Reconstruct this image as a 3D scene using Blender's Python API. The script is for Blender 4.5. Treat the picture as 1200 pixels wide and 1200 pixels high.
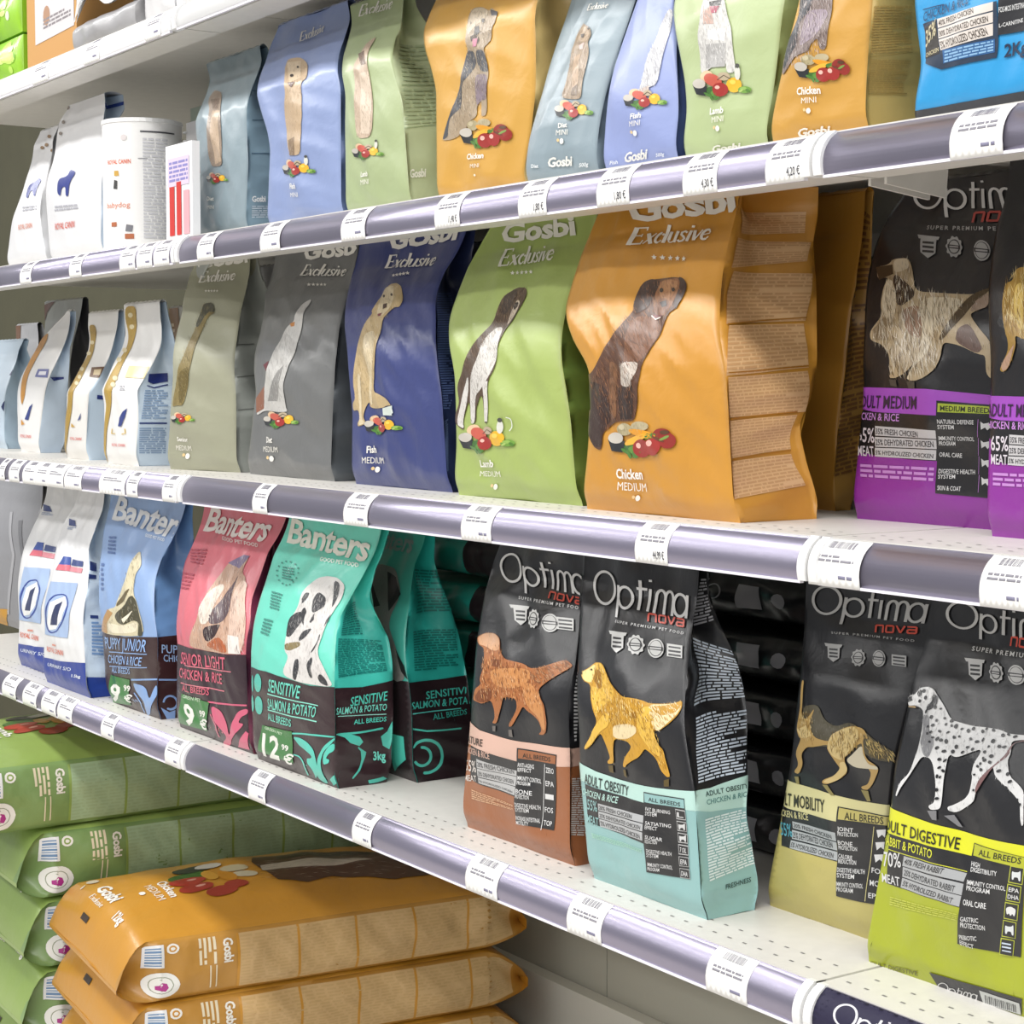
import bpy, bmesh, math, random
import numpy as np
from mathutils import Vector, Matrix, geometry
for o in list(bpy.data.objects): bpy.data.objects.remove(o)
SC = bpy.context.scene; COL = SC.collection
EYE = 1.35            # camera height above the floor; all z below are measured from the camera, then lifted by EYE

# ---------------------------------------------------------------- camera
cam_data = bpy.data.cameras.new('camera'); cam = bpy.data.objects.new('camera', cam_data); COL.objects.link(cam)
cam_data.sensor_width = 36; cam_data.lens = 36*2150/1200; cam_data.clip_start = .02
yaw = math.radians(34.189); pitch = math.radians(3.938)
fwd = Vector((-math.cos(yaw)*math.cos(pitch), math.sin(yaw)*math.cos(pitch), -math.sin(pitch)))
cam.location = (0, 0, EYE); cam.rotation_euler = fwd.to_track_quat('-Z', 'Y').to_euler()
SC.camera = cam
# ---------------------------------------------------------------- daylight-white shop light
world = bpy.data.worlds.new('world'); SC.world = world; world.use_nodes = True
bg = world.node_tree.nodes['Background']; bg.inputs[0].default_value = (.93, .96, 1, 1); bg.inputs[1].default_value = .36
def ceiling_tubes(name, y, x, power, length=13.0, width=.28, z=1.72):
    l = bpy.data.lights.new(name, 'AREA'); l.shape = 'RECTANGLE'; l.size = length; l.size_y = width
    l.energy = power; l.color = (1, .985, .96)
    o = bpy.data.objects.new(name, l); COL.objects.link(o); o.location = (x, y, EYE+z)
    return o
ceiling_tubes('ceiling_tube_row', .02, -.4, 185)
ceiling_tubes('ceiling_tube_row', -1.35, -.4, 145)
ceiling_tubes('ceiling_tube_row', -3.2, -.4, 150)
SC.view_settings.view_transform = 'Standard'; SC.view_settings.look = 'None'
SC.view_settings.gamma = 1; SC.view_settings.use_curve_mapping = False
SC.view_settings.exposure = 0.0

# ---------------------------------------------------------------- helpers
def lin(c):
    if isinstance(c, str): c = tuple(int(c[i:i+2], 16)/255 for i in (1, 3, 5))
    return tuple(x/12.92 if x <= .04045 else ((x+.055)/1.055)**2.4 for x in c)
def material(name, color=None, rough=.5, metal=0, bump=0, bscale=60, coat=0, attr=False, var=0, alpha=1, spec=.5):
    m = bpy.data.materials.new(name); m.use_nodes = True; nt = m.node_tree; b = nt.nodes['Principled BSDF']
    b.inputs['Roughness'].default_value = rough; b.inputs['Metallic'].default_value = metal
    b.inputs['Coat Weight'].default_value = coat; b.inputs['Coat Roughness'].default_value = .25
    b.inputs['Specular IOR Level'].default_value = spec
    tc = nt.nodes.new('ShaderNodeTexCoord')
    if attr:
        a = nt.nodes.new('ShaderNodeVertexColor'); a.layer_name = 'Col'; nt.links.new(a.outputs['Color'], b.inputs['Base Color'])
    else:
        c = lin(color); b.inputs['Base Color'].default_value = (*c, 1)
        if var:
            n = nt.nodes.new('ShaderNodeTexNoise'); n.inputs['Scale'].default_value = bscale*.2; n.inputs['Detail'].default_value = 5
            r = nt.nodes.new('ShaderNodeValToRGB'); r.color_ramp.elements[0].position = .3; r.color_ramp.elements[1].position = .7
            r.color_ramp.elements[0].color = (*[x*(1-var) for x in c], 1); r.color_ramp.elements[1].color = (*[min(1, x*(1+var)) for x in c], 1)
            nt.links.new(tc.outputs['Object'], n.inputs['Vector']); nt.links.new(n.outputs['Fac'], r.inputs['Fac']); nt.links.new(r.outputs['Color'], b.inputs['Base Color'])
    if bump:
        n = nt.nodes.new('ShaderNodeTexNoise'); n.inputs['Scale'].default_value = bscale; n.inputs['Detail'].default_value = 4
        n.inputs['Distortion'].default_value = .6
        bp = nt.nodes.new('ShaderNodeBump'); bp.inputs['Strength'].default_value = bump; bp.inputs['Distance'].default_value = .004
        nt.links.new(tc.outputs['Object'], n.inputs['Vector']); nt.links.new(n.outputs['Fac'], bp.inputs['Height']); nt.links.new(bp.outputs['Normal'], b.inputs['Normal'])
    if alpha < 1: b.inputs['Alpha'].default_value = alpha
    return m
M = dict(
 gloss=material('glossy_printed_film', rough=.3, bump=.32, bscale=28, attr=True, coat=.3),
 satin=material('satin_printed_film', rough=.37, bump=.34, bscale=26, attr=True, coat=.3),
 paper=material('printed_paper', rough=.6, attr=True, spec=.3),
 white=material('white_powder_coat', '#dedbd5', rough=.42, bump=.03, bscale=300, var=.03),
 cap=material('white_plastic', '#eeeeee', rough=.35, bump=.02),
 rail=material('brushed_lilac_grey_rail', '#a29db0', rough=.3, metal=.78, bump=.03, bscale=200),
 back=material('shade_toned_back_panel', '#56543f', rough=.6, bump=.03, var=.06),  # dark tone carries the shade behind the goods
 dark=material('dark_slot', '#8d8b88', rough=.7, bump=.02),
 floor=material('pale_floor_tile', '#cfcac2', rough=.35, bump=.03, var=.05),
 clear=material('clear_plastic_edge', '#f1eef6', rough=.2, bump=.01),
)
def mesh_obj(name, verts, faces, mat, parent=None, loc=(0, 0, 0), smooth=True, col=None, normals=None):
    me = bpy.data.meshes.new(name); me.from_pydata([tuple(v) for v in verts], [], faces); me.update()
    if col is not None:
        a = me.color_attributes.new('Col', 'FLOAT_COLOR', 'POINT')
        a.data.foreach_set('color', np.asarray(np.concatenate([col, np.ones((len(col), 1))], 1), np.float32).ravel())
    for mm in (mat if isinstance(mat, (list, tuple)) else [mat]): me.materials.append(mm)
    if smooth: me.polygons.foreach_set('use_smooth', [True]*len(me.polygons))
    if normals is not None: me.normals_split_custom_set_from_vertices([tuple(n) for n in normals])
    o = bpy.data.objects.new(name, me); COL.objects.link(o)
    if parent is not None: o.parent = parent
    o.location = loc
    return o
def thing(name, label, cat, loc, group=None, rot=0):
    o = bpy.data.objects.new(name, None); COL.objects.link(o); o.empty_display_size = .05
    o.location = (loc[0], loc[1], loc[2]+EYE); o.rotation_euler = (0, 0, rot)
    return tag(o, label, cat, group)
def tag(o, label, cat, group=None):
    o['label'] = label; o['category'] = cat
    if group: o['group'] = group
    return o
def structure(o): o['kind'] = 'structure'; return o
class MB:
    def __init__(s): s.v = []; s.f = []
    def box(s, x0, x1, y0, y1, z0, z1):
        b = len(s.v); s.v += [(x, y, z) for z in (z0, z1) for y in (y0, y1) for x in (x0, x1)]
        s.f += [tuple(b+i for i in f) for f in ((0,2,3,1),(4,5,7,6),(0,1,5,4),(2,6,7,3),(0,4,6,2),(1,3,7,5))]
        return s
    def prism(s, prof, x0, x1):      # (y, z) outline extruded along x
        b = len(s.v); n = len(prof)
        s.v += [(x0, y, z) for y, z in prof] + [(x1, y, z) for y, z in prof]
        s.f += [(b+i, b+(i+1) % n, b+n+(i+1) % n, b+n+i) for i in range(n)] + [tuple(b+i for i in reversed(range(n))), tuple(b+n+i for i in range(n))]
        return s
    def lathe(s, prof, n=40, cx=0, cy=0):
        b = len(s.v); m = len(prof)
        for i in range(n):
            a = 2*math.pi*i/n; s.v += [(cx+r*math.cos(a), cy+r*math.sin(a), z) for r, z in prof]
        for i in range(n):
            j = (i+1) % n
            s.f += [(b+i*m+k, b+j*m+k, b+j*m+k+1, b+i*m+k+1) for k in range(m-1)]
        return s
    def build(s, name, mat, parent=None, loc=(0, 0, 0), smooth=False, bevel=0):
        o = mesh_obj(name, s.v, s.f, mat, parent, loc, smooth)
        if bevel:
            md = o.modifiers.new('bevel', 'BEVEL'); md.width = bevel; md.segments = 2; md.limit_method = 'ANGLE'
        return o

# ---------------------------------------------------------------- lettering (built-in font turned into triangles)
_txt = {}
def text_tris(s, style):
    key = (s, style)
    if key in _txt: return _txt[key]
    def tri(st):
        c = bpy.data.curves.new('t', 'FONT'); c.body = st; c.size = 1; c.resolution_u = 2
        c.offset = {'c': .012, 'b': .028, 'n': .0, 'w': .014, 'E': .008, 'G': .035, 'B': .024}[style]
        c.shear = .28 if style == 'E' else 0
        c.space_character = 1.35 if style == 'w' else .95 if style in 'GB' else 1
        o = bpy.data.objects.new('t', c); me = bpy.data.meshes.new_from_object(o)
        me.calc_loop_triangles()
        v = np.array([x.co[:2] for x in me.vertices]) if len(me.vertices) else np.zeros((0, 2))
        t = np.array([x.vertices[:] for x in me.loop_triangles], int).reshape(-1, 3)
        bpy.data.objects.remove(o); bpy.data.curves.remove(c); bpy.data.meshes.remove(me)
        return v[t] if len(t) else np.zeros((0, 3, 2))
    T = tri(s); cap = .73
    if len(T):
        x0 = T[..., 0].min(); x1 = T[..., 0].max()
        T = np.stack([(T[..., 0]-x0)/max(x1-x0, 1e-6), T[..., 1]/cap], -1)
    _txt[key] = T
    return T
def ribbon(pts, w):
    pts = np.asarray(pts, float); d = np.gradient(pts, axis=0); d /= np.linalg.norm(d, axis=1)[:, None]+1e-9
    n = np.stack([-d[:, 1], d[:, 0]], 1)*w/2; a = pts+n; b = pts-n; o = []
    for i in range(len(pts)-1): o += [(a[i], b[i], b[i+1]), (a[i], b[i+1], a[i+1])]
    return o
def arcp(cx, cy, rx, ry, a0, a1, n=14):
    return [(cx+rx*math.cos(math.radians(a0+(a1-a0)*i/n)), cy+ry*math.sin(math.radians(a0+(a1-a0)*i/n))) for i in range(n+1)]
def logo_tris(kind):
    if kind in _txt: return _txt[kind]
    t = []; w = .076
    if kind == 'Optima':
        A = 2.82
        S = [arcp(.40, .5, .36, .46, 0, 360, 30), [(.88, .64), (.84, -.26)], arcp(1.08, .32, .22, .3, 0, 360, 22), [(1.50, .86), (1.47, .02)], [(1.40, .62), (1.66, .62)],
             [(1.74, .64), (1.72, .02)], [(1.745, .84), (1.743, .90)], [(1.89, 0), (1.91, .45)], arcp(2.03, .44, .12, .2, 180, 0, 10)+[(2.15, .0)], arcp(2.27, .44, .12, .2, 180, 0, 10)+[(2.39, .0)],
             arcp(2.60, .32, .19, .3, 0, 360, 20), [(2.79, .62), (2.79, .0)]]
    elif kind == 'Exclusive':        # slanted lettering with thick stems and hairlines
        A = 3.45; t = []
        for wd, s in ((.17, [(.1, 0), (.1, 1)]), (.07, [(.05, .965), (.54, .965)]), (.06, [(.1, .5), (.40, .5)]), (.08, [(.02, .04), (.52, .04)]), (.06, [(.53, 1), (.53, .8)]), (.06, [(.51, 0), (.55, .24)]), (.05, [(.40, .42), (.40, .6)]),
            (.17, [(.66, .6), (.94, 0)]), (.055, [(.98, .58), (.62, .02)]), (.12, arcp(1.22, .3, .15, .26, 75, 285, 12)), (.06, arcp(1.22, .3, .15, .26, 285, 330, 4)), (.11, [(1.31, .44), (1.37, .52)]),
            (.15, [(1.48, 0), (1.48, 1.02)]), (.14, [(1.66, .6), (1.66, .14)]), (.06, arcp(1.78, .16, .13, .15, 180, 350, 8)), (.14, [(1.94, .6), (1.94, 0)]),
            (.10, [(2.32, .48), (2.22, .57), (2.12, .52), (2.12, .40), (2.24, .28), (2.31, .17), (2.27, .05), (2.15, .02), (2.06, .12)]), (.14, [(2.46, .58), (2.46, 0)]), (.13, [(2.46, .76), (2.46, .88)]),
            (.14, [(2.62, .58), (2.76, .02)]), (.055, [(2.77, .02), (2.93, .58)]), (.12, arcp(3.14, .3, .15, .26, 60, 300, 12)), (.05, [(3.0, .28), (3.29, .36)]), (.06, arcp(3.14, .3, .15, .26, 20, 60, 4)), (.06, arcp(3.14, .3, .15, .26, 300, 335, 4))):
            t += ribbon([(x+.27*y, y) for x, y in s], wd)
        S = []
    else:
        A = 4.5; w = .2
        S = [[(.1, 0), (.1, .9), (.9, .9), (.9, 0)], [(1.25, .1), (1.25, .9), (2.05, .9), (2.05, .1), (1.25, .1)], [(2.35, 1), (2.8, .08), (3.2, 1)], [(3.45, .9), (4.35, .9), (4.35, .1), (3.5, .1), (3.5, .5), (4.35, .5)]]
    for s in S:
        if kind == 'nova':
            for i in range(len(s)-1): t += ribbon([s[i], s[i+1]], w)
        else: t += ribbon(s, w)
    T = np.array(t, float); T[..., 0] /= A
    _txt[kind] = T
    return T

# ---------------------------------------------------------------- a sheet with a print on it, as one mesh
def poly_tris(p):
    try: idx = geometry.tessellate_polygon([[Vector((a, b, 0)) for a, b in p]])
    except Exception: return np.zeros((0, 3, 2))
    p = np.array(p)
    return np.array([[p[i] for i in t] for t in idx if len(set(t)) == 3], float).reshape(-1, 3, 2)
def inside(p, x, y):
    c = np.zeros(len(x), bool); n = len(p)
    for i in range(n):
        (x0, y0), (x1, y1) = p[i], p[i-1]
        if y0 == y1: continue
        c ^= ((y0 > y) != (y1 > y)) & (x < (x1-x0)*(y-y0)/(y1-y0)+x0)
    return c
def item_tris(it, W, H, rs):
    k = it[0]; un = lambda a: [(a[i]/1000, a[i+1]/1000) for i in range(0, len(a), 2)]
    if k == 'p': return [(poly_tris(un(it[3])), it[2])]
    if k == 'o':                       # rounded outline: corners cut twice
        p = np.array(un(it[3]))
        for _ in range(2): q = np.roll(p, -1, 0); p = np.stack([.8*p+.2*q, .2*p+.8*q], 1).reshape(-1, 2)
        return [(poly_tris([tuple(a) for a in p]), it[2])]
    if k in 'tg':
        T = text_tris(it[3], it[4]) if k == 't' else logo_tris(it[3])
        if not len(T): return []
        bl, br, tl = [np.array(p) for p in un(it[-1])]
        return [(bl + T[..., :1]*(br-bl) + T[..., 1:]*(tl-bl), it[2])]
    if k == 'l':
        a, b, c, d = [np.array(p) for p in un(it[4])]; n = it[3]; o = []
        wid = np.linalg.norm((b-a)*[W, H]); hei = np.linalg.norm((d-a)*[W, H])/n
        for i in range(n):
            v0 = (i+.22)/n; v1 = (i+.78)/n; x = 0
            end = 1 if rs.rand() > .2 else rs.uniform(.5, 1)
            while x < end:
                L = min(max(rs.uniform(1.2, 5.5)*hei*.8/max(wid, 1e-5), .03), end-x)
                q = [a+(b-a)*s+((d-a)+(c-b-d+a)*s)*t for s, t in ((x, v0), (x+L, v0), (x+L, v1), (x, v1))]
                o += [(q[0], q[1], q[2]), (q[0], q[2], q[3])]; x += L + max(.45*hei/max(wid, 1e-5), .01)
        return [(np.array(o, float).reshape(-1, 3, 2), it[2])]
    if k == 'F':                       # coat of hair in four tones around the patch's own colour
        c = [int(it[2][i:i+2], 16)/255 for i in (1, 3, 5)]
        it = ['f', it[1], [tuple(x*.72 for x in c), tuple(x+(1-x)*.28 for x in c), tuple(x*.86 for x in c), tuple(x+(1-x)*.14 for x in c)]] + it[3:]; k = 'f'
    if k == 'f':
        cols, n, ln, ang, w, pts = it[2], int(it[3]*2.6), it[4]*.85, it[5], it[6]*.42, np.array(un(it[7]))
        lo = pts.min(0); hi = pts.max(0); p = rs.uniform(lo, hi, (n*5, 2)); p = p[inside(pts, p[:, 0], p[:, 1])][:n]
        out = []; per = max(1, (len(p)+len(cols)-1)//len(cols))
        for ci, c in enumerate(cols):
            o = []
            for x, y in p[ci*per:(ci+1)*per]:
                a = math.radians(ang + rs.normal(0, 13)); L = ln/1000*H*rs.uniform(.6, 1.5); ww = w*1e-4*rs.uniform(.7, 1.4)
                d = np.array([math.cos(a), math.sin(a)]); nn = np.array([-d[1], d[0]]); c0 = np.array([x*W, y*H])
                bend = nn*rs.normal(0, .12)*L
                q = [c0-d*L/2, c0+nn*ww, c0-nn*ww, c0+d*L/2+bend]
                q = [np.clip(z/[W, H], 0, 1) for z in q]; o += [(q[0], q[2], q[1]), (q[1], q[2], q[3])]
            out.append((np.array(o, float).reshape(-1, 3, 2), c))
        return out
    return []
def split_long(T, W, H, L=.006):
    done = []
    for _ in range(9):
        if not len(T): break
        e = np.stack([np.linalg.norm((T[:, (i+1) % 3]-T[:, i])*[W, H], axis=1) for i in range(3)], 1)
        m = e.max(1) > L; done.append(T[~m]); T = T[m]; e = e[m]
        if not len(T): break
        j = e.argmax(1); r = np.arange(len(T)); a = T[r, j]; b = T[r, (j+1) % 3]; c = T[r, (j+2) % 3]; mid = (a+b)/2
        T = np.concatenate([np.stack([a, mid, c], 1), np.stack([mid, b, c], 1)])
    if len(T): done.append(T)
    return np.concatenate(done) if done else T
def sheet(name, fn, W, H, nu, nv, base, items, mat, parent, origin, out, seed=1, lift=.0006):
    rs = np.random.RandomState(seed)
    us, vs = np.meshgrid(np.linspace(0, 1, nu+1), np.linspace(0, 1, nv+1)); UVs = [np.stack([us.ravel(), vs.ravel()], 1)]
    q4 = [(j*(nu+1)+i, j*(nu+1)+i+1, (j+1)*(nu+1)+i+1, (j+1)*(nu+1)+i) for j in range(nv) for i in range(nu)]
    faces = [f for a, b, c, d in q4 for f in ((a, b, c), (a, c, d))]
    cols = [np.tile(lin(base or '#ffffff'), (len(UVs[0]), 1))]; lifts = [np.zeros(len(UVs[0]))]; n = len(UVs[0])
    for oi, it in enumerate(items):
        for T, c in item_tris(it, W, H, rs):
            if not len(T): continue
            T = split_long(T, W, H)
            A = np.cross(T[:, 1]-T[:, 0], T[:, 2]-T[:, 0]); T = np.where((A < 0)[:, None, None], T[:, ::-1], T); T = T[np.abs(A) > 1e-10]
            if not len(T): continue
            q = np.round(T.reshape(-1, 2)*20000).astype(int); uq, invx = np.unique(q, axis=0, return_inverse=True); invx = invx.reshape(-1, 3)
            faces += [tuple(t) for t in (invx+n).tolist() if len(set(t)) == 3]
            UVs.append(uq/20000); cols.append(np.tile(lin(c), (len(uq), 1))); lifts.append(np.full(len(uq), lift+.00018*it[1]+.000004*oi)); n += len(uq)
    uv = np.concatenate(UVs); u, v = uv[:, 0], uv[:, 1]; e = 1e-3
    uc = np.clip(u, 0, 1); vc = np.clip(v, 0, 1)
    ov = u-uc
    G = fn(UVs[0][:, 0], UVs[0][:, 1]).reshape(nv+1, nu+1, 3)      # prints lie on the sheet's own facets
    gu = uc*nu; gv = vc*nv; gi = np.minimum(gu.astype(int), nu-1); gj = np.minimum(gv.astype(int), nv-1); a = (gu-gi)[:, None]; b = (gv-gj)[:, None]
    p00 = G[gj, gi]; p10 = G[gj, gi+1]; p01 = G[gj+1, gi]; p11 = G[gj+1, gi+1]
    P = np.where(a >= b, p00+(p10-p00)*a+(p11-p10)*b, p00+(p11-p01)*a+(p01-p00)*b)
    du = fn(np.clip(uc+e, 0, 1), vc)-fn(np.clip(uc-e, 0, 1), vc); dv = fn(uc, np.clip(vc+e, 0, 1))-fn(uc, np.clip(vc-e, 0, 1))
    N = np.cross(du, dv); N /= np.linalg.norm(N, axis=1)[:, None]+1e-12
    s = -1 if np.mean(N @ np.array(out)) < 0 else 1; N *= s
    if s < 0: faces = [f[::-1] for f in faces]
    P = P + N*np.concatenate(lifts)[:, None] - np.array(origin)
    keep = np.abs(ov) < 1e-6
    if not keep.all(): faces = [f for f in faces if all(keep[i] for i in f)]
    C = np.concatenate(cols)
    if base is None:                   # only what is stuck on the sheet
        k0 = len(UVs[0]); faces = [tuple(i-k0 for i in f) for f in faces if min(f) >= k0]; P, C, N = P[k0:], C[k0:], N[k0:]
    return mesh_obj(name, P, faces, mat, parent, col=C, normals=N)


# ---- surfaces of a stand-up bag (metres) ----
def crom(a, t):
    a = np.asarray(a, float); n = len(a) - 1
    s = np.clip(np.asarray(t, float), 0, 1) * n
    i = np.minimum(s.astype(int), n - 1); f = s - i
    p1 = a[i]; p2 = a[i + 1]
    p0 = a[np.maximum(i - 1, 0)]; p3 = a[np.minimum(i + 2, n)]
    m1 = (p2 - p0) * .5; m2 = (p3 - p1) * .5
    d = p2 - p1
    m1 = np.where(m1 * d <= 0, 0, np.clip(m1, -3 * np.abs(d), 3 * np.abs(d)))
    m2 = np.where(m2 * d <= 0, 0, np.clip(m2, -3 * np.abs(d), 3 * np.abs(d)))
    f2 = f * f; f3 = f2 * f
    return (2*f3-3*f2+1)*p1 + (f3-2*f2+f)*m1 + (3*f2-2*f3)*p2 + (f3-f2)*m2

def ripple(a, b, seed, amp):
    r = np.random.RandomState(seed); w = 0
    for k in range(7):
        lam = r.uniform(.05, .17); th = r.uniform(-1.2, 1.2) + (math.pi/2 if k % 2 else .5)
        ph = r.uniform(0, 6.28)
        s = np.sin(2*math.pi*(a*math.cos(th) + b*math.sin(th))/lam + ph + 1.3*np.sin(9*a+ph) + 1.1*np.cos(13*b-ph))
        if k < 3: s = .8 - 1.6*np.sqrt(s*s + .05)
        w = w + s * amp * (lam/.09) * .36
    return w

def bag_front(B, u, v):
    u = np.asarray(u, float); v = np.asarray(v, float)
    xl = crom(B['xl'], v); xr = crom(B['xr'], v)
    yf = crom(B['yf'], v); W = B['w']; H = B['h']
    env = np.clip(4*u*(1-u), 0, 1)**.6
    belly = B['bul'] * np.sin(math.pi*np.clip(v*1.15, 0, 1))**.7
    tuck = -.007*np.exp(-(v*H/.013)**2)
    y = yf - env*(belly + ripple(u*W, v*H, B['seed'], B['amp'])*np.clip(v*12, .2, 1)) - tuck
    return np.stack([xl + (xr-xl)*u, y + B.get('sk', 0)*u, B['z0'] + v*H], -1)

def bag_side(B, u, v, right=True):
    u = np.asarray(u, float); v = np.asarray(v, float)
    xl = crom(B['xl'], v); xr = crom(B['xr'], v); yf = crom(B['yf'], v); yb = crom(B['yb'], v)
    H = B['h']; tuck = .007*np.exp(-(v*H/.013)**2)
    tri = 1 - np.abs(2*u-1); tri = tri*tri*(3-2*tri)
    pin = crom(B['pin'], v)*tri
    rip = ripple((u*.7)*(yb-yf) + .3, v*H*1.6, B['seed']+7, B['amp']*1.3)*np.clip(4*u*(1-u), 0, 1)**.6
    x = (xr - pin + rip) if right else (xl + pin - rip)
    return np.stack([x, (yf+tuck) + (yb-yf-tuck*2)*u + (B.get('sk', 0) if right else 0), B['z0'] + v*H], -1)

def bag_point(B, panel, u, v):
    if panel == 'f': return bag_front(B, u, v)
    return bag_side(B, u, v, panel == 'r')

# ---- surfaces of a sack lying on its back, its bottom end towards the aisle ----
def sack_frame(S, s):
    s = np.asarray(s, float)
    e = np.clip(s/S['flap'], 0, 1); e = np.sin(e*math.pi/2)**.8
    g = np.clip((1-s)/.14, 0, 1); g = np.sin(g*math.pi/2)**.8
    top = S['z0'] + S['h']*(S['lip'] + (1-S['lip'])*e)*(.35+.65*g)
    bot = S['z0'] + S['h']*S['lip']*.8*(1-e) + S['h']*.2*(1-g)
    wid = .5*S['w']*(1 + .05*(1-e) - .06*(1-g))
    y = S['y0'] + S['l']*s
    return top, bot, wid, y
def sack_place(S, x, y, z):
    a = S['rot']; dy = y - S['y0']
    return np.stack([S['x0'] + x*math.cos(a) + dy*math.sin(a), S['y0'] - x*math.sin(a) + dy*math.cos(a), z], -1)
def sack_crown(c, t, s): return c*np.clip(4*t*(1-t), 0, 1)**.8*np.sin(math.pi*np.clip(s, 0, 1)**.8)**.8
def sack_top(S, t, s):
    t = np.asarray(t, float); s = np.asarray(s, float)
    top, bot, wid, y = sack_frame(S, s)
    env = np.clip(4*t*(1-t), 0, 1)
    z = top + sack_crown(S['crown'], t, s) + env**.5*ripple(t*S['w'], s*S['l'], S['seed'], S['amp'])*.6
    return sack_place(S, (2*t-1)*wid, y + 0*t, z)
def sack_side(S, q, s, right=True):
    q = np.asarray(q, float); s = np.asarray(s, float)   # q 0 at the bottom edge, 1 at the top edge
    top, bot, wid, y = sack_frame(S, s)
    env = np.clip(4*q*(1-q), 0, 1)
    e = np.clip(s/(S['flap']*1.3), 0, 1); g = np.clip((1-s)/.12, 0, 1)
    out = env**.7*(.016*e*g - .05*(1-e) - .03*(1-g)) + env**.6*ripple(s*S['l'], q*.09 + .2, S['seed']+5, S['amp'])*1.5
    x = (wid + out) if right else -(wid + out)
    return sack_place(S, x, y + 0*q, bot + (top-bot)*q)
def sack_point(S, panel, u, v):
    if panel == 't': return sack_top(S, u, v)
    return sack_side(S, u, v, panel == 'r')

def make_bag(B, art, label, cat, group, mat, name='pet_food_bag', seal=None):
    v5 = np.array([0., .5, 1.])
    xc = float((crom(B['xl'], 0.0)+crom(B['xr'], 0.0))/2); y0 = float(B['yf'][0]); org = (xc, y0, B['z0'])
    t = thing(name, label, cat, org, group)
    H = B['h']; dep = float(np.mean(np.array(B['yb'])-np.array(B['yf'])))
    f = art['f']; k = [i for i, it in enumerate(f) if it[2] == '#2f7a35']; st = []
    if k:
        e = k[0]+1
        while e < len(f) and f[e][0] == 't' and f[e][1] == 5: e += 1
        st = f[k[0]:e]; f = f[:k[0]]+f[e:]
        s = sheet('price_sticker', lambda u, v: bag_front(B, u, v), B['w'], H, 36, 52, None, st, mat, t, org, (0, -1, 0), 2, .0009)
        s['label'] = 'green price sticker with white figures'
    sheet('front_panel', lambda u, v: bag_front(B, u, v), B['w'], H, 36, 52, art['base'], f, mat, t, org, (0, -1, 0), B['seed'])
    for rt in (True, False):
        sheet('side_gusset', lambda u, v: bag_side(B, u, v, rt), max(dep, .03), H, 14, 52, art['side'], art['r'] if rt else [], mat, t, org, (1 if rt else -1, 0, 0), B['seed']+3)
    vs = np.linspace(0, 1, 13); verts = []; faces = []
    for v in vs:
        for u in np.linspace(0, 1, 5):
            x0 = float(crom(B['xl'], v)); x1 = float(crom(B['xr'], v)); verts.append((x0+(x1-x0)*u-xc, float(crom(B['yb'], v))-y0-(.007*math.exp(-(v*H/.013)**2))+B.get('sk', 0)*u, v*H))
    faces = [(j*5+i+1, j*5+i, (j+1)*5+i, (j+1)*5+i+1) for j in range(12) for i in range(4)]
    b = len(verts)       # flat folded bottom
    verts += [(float(B['xl'][0])-xc, .007, 0), (float(B['xr'][0])-xc, .007+B.get('sk', 0), 0)]; faces.append((b, b+1, 4, 0))
    c = np.tile(lin(art['back']), (len(verts), 1)); mesh_obj('back_panel', verts, faces, mat, t, col=c)
    # crimped top seal joining the two panels
    n = 30; verts = []; faces = []; x0 = float(B['xl'][-1]); x1 = float(B['xr'][-1]); ya = float(B['yf'][-1]); yb = float(B['yb'][-1])
    for i in range(n+1):
        x = x0+(x1-x0)*i/n-xc
        for k in range(7):
            s = k/6; verts.append((x, ya+(yb-ya)*s-y0+B.get('sk', 0)*i/n, H+.004*math.sin(math.pi*s)+.0006*math.sin(i*1.7)*math.sin(math.pi*s)))
    faces = [(i*7+k, (i+1)*7+k, (i+1)*7+k+1, i*7+k+1) for i in range(n) for k in range(6)]
    mesh_obj('top_seal', verts, faces, mat, t, col=np.tile(lin(art.get('seal', art['base'])), (len(verts), 1)))
    return t
def make_sack(S, art, label, group, mat, name='pet_food_sack'):
    org = (S['x0'], S['y0'], S['z0']); t = thing(name, label, 'sack', org, group)
    sheet('top_panel', lambda u, v: sack_top(S, u, v), S['w'], S['l'], 26, 44, art['base'], art['t'], mat, t, org, (0, 0, 1), S['seed'])
    for rt in (True, False):
        sheet('side_gusset', lambda u, v: sack_side(S, v, u, rt), S['l'], S['h'], 60, 12, art['side'], art['r'] if rt else [], mat, t, org, (math.cos(S['rot'])*(1 if rt else -1), -math.sin(S['rot'])*(1 if rt else -1), 0), S['seed']+1)
    def under(u, v):
        v = np.asarray(v, float); top, bot, wid, y = sack_frame(S, v); return sack_place(S, (2*u-1)*wid, y+0*u, bot+sack_crown(S['under'], u, v)+(.009 if S['under'] else 0)*4*u*(1-u))
    sheet('bottom_panel', under, S['w'], S['l'], 26, 44, art['base'], [], mat, t, org, (0, 0, -1), 1)
    def ends(u, v, s):
        top, bot, wid, y = sack_frame(S, s+0*u); return sack_place(S, (2*u-1)*wid, y, bot+(top-bot)*v)
    def front(u, v):
        p = ends(np.asarray(u, float), np.asarray(v, float), 0.0); return p
    sheet('end_seam', front, S['w'], .01, 16, 2, art.get('seam', art['base']), [], mat, t, org, (-math.sin(S['rot']), -math.cos(S['rot']), 0), 2)
    sheet('end_seam', lambda u, v: ends(np.asarray(u, float), np.asarray(v, float), 1.0), S['w'], .01, 16, 2, art['base'], [], mat, t, org, (math.sin(S['rot']), math.cos(S['rot']), 0), 2)
    return t

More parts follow.
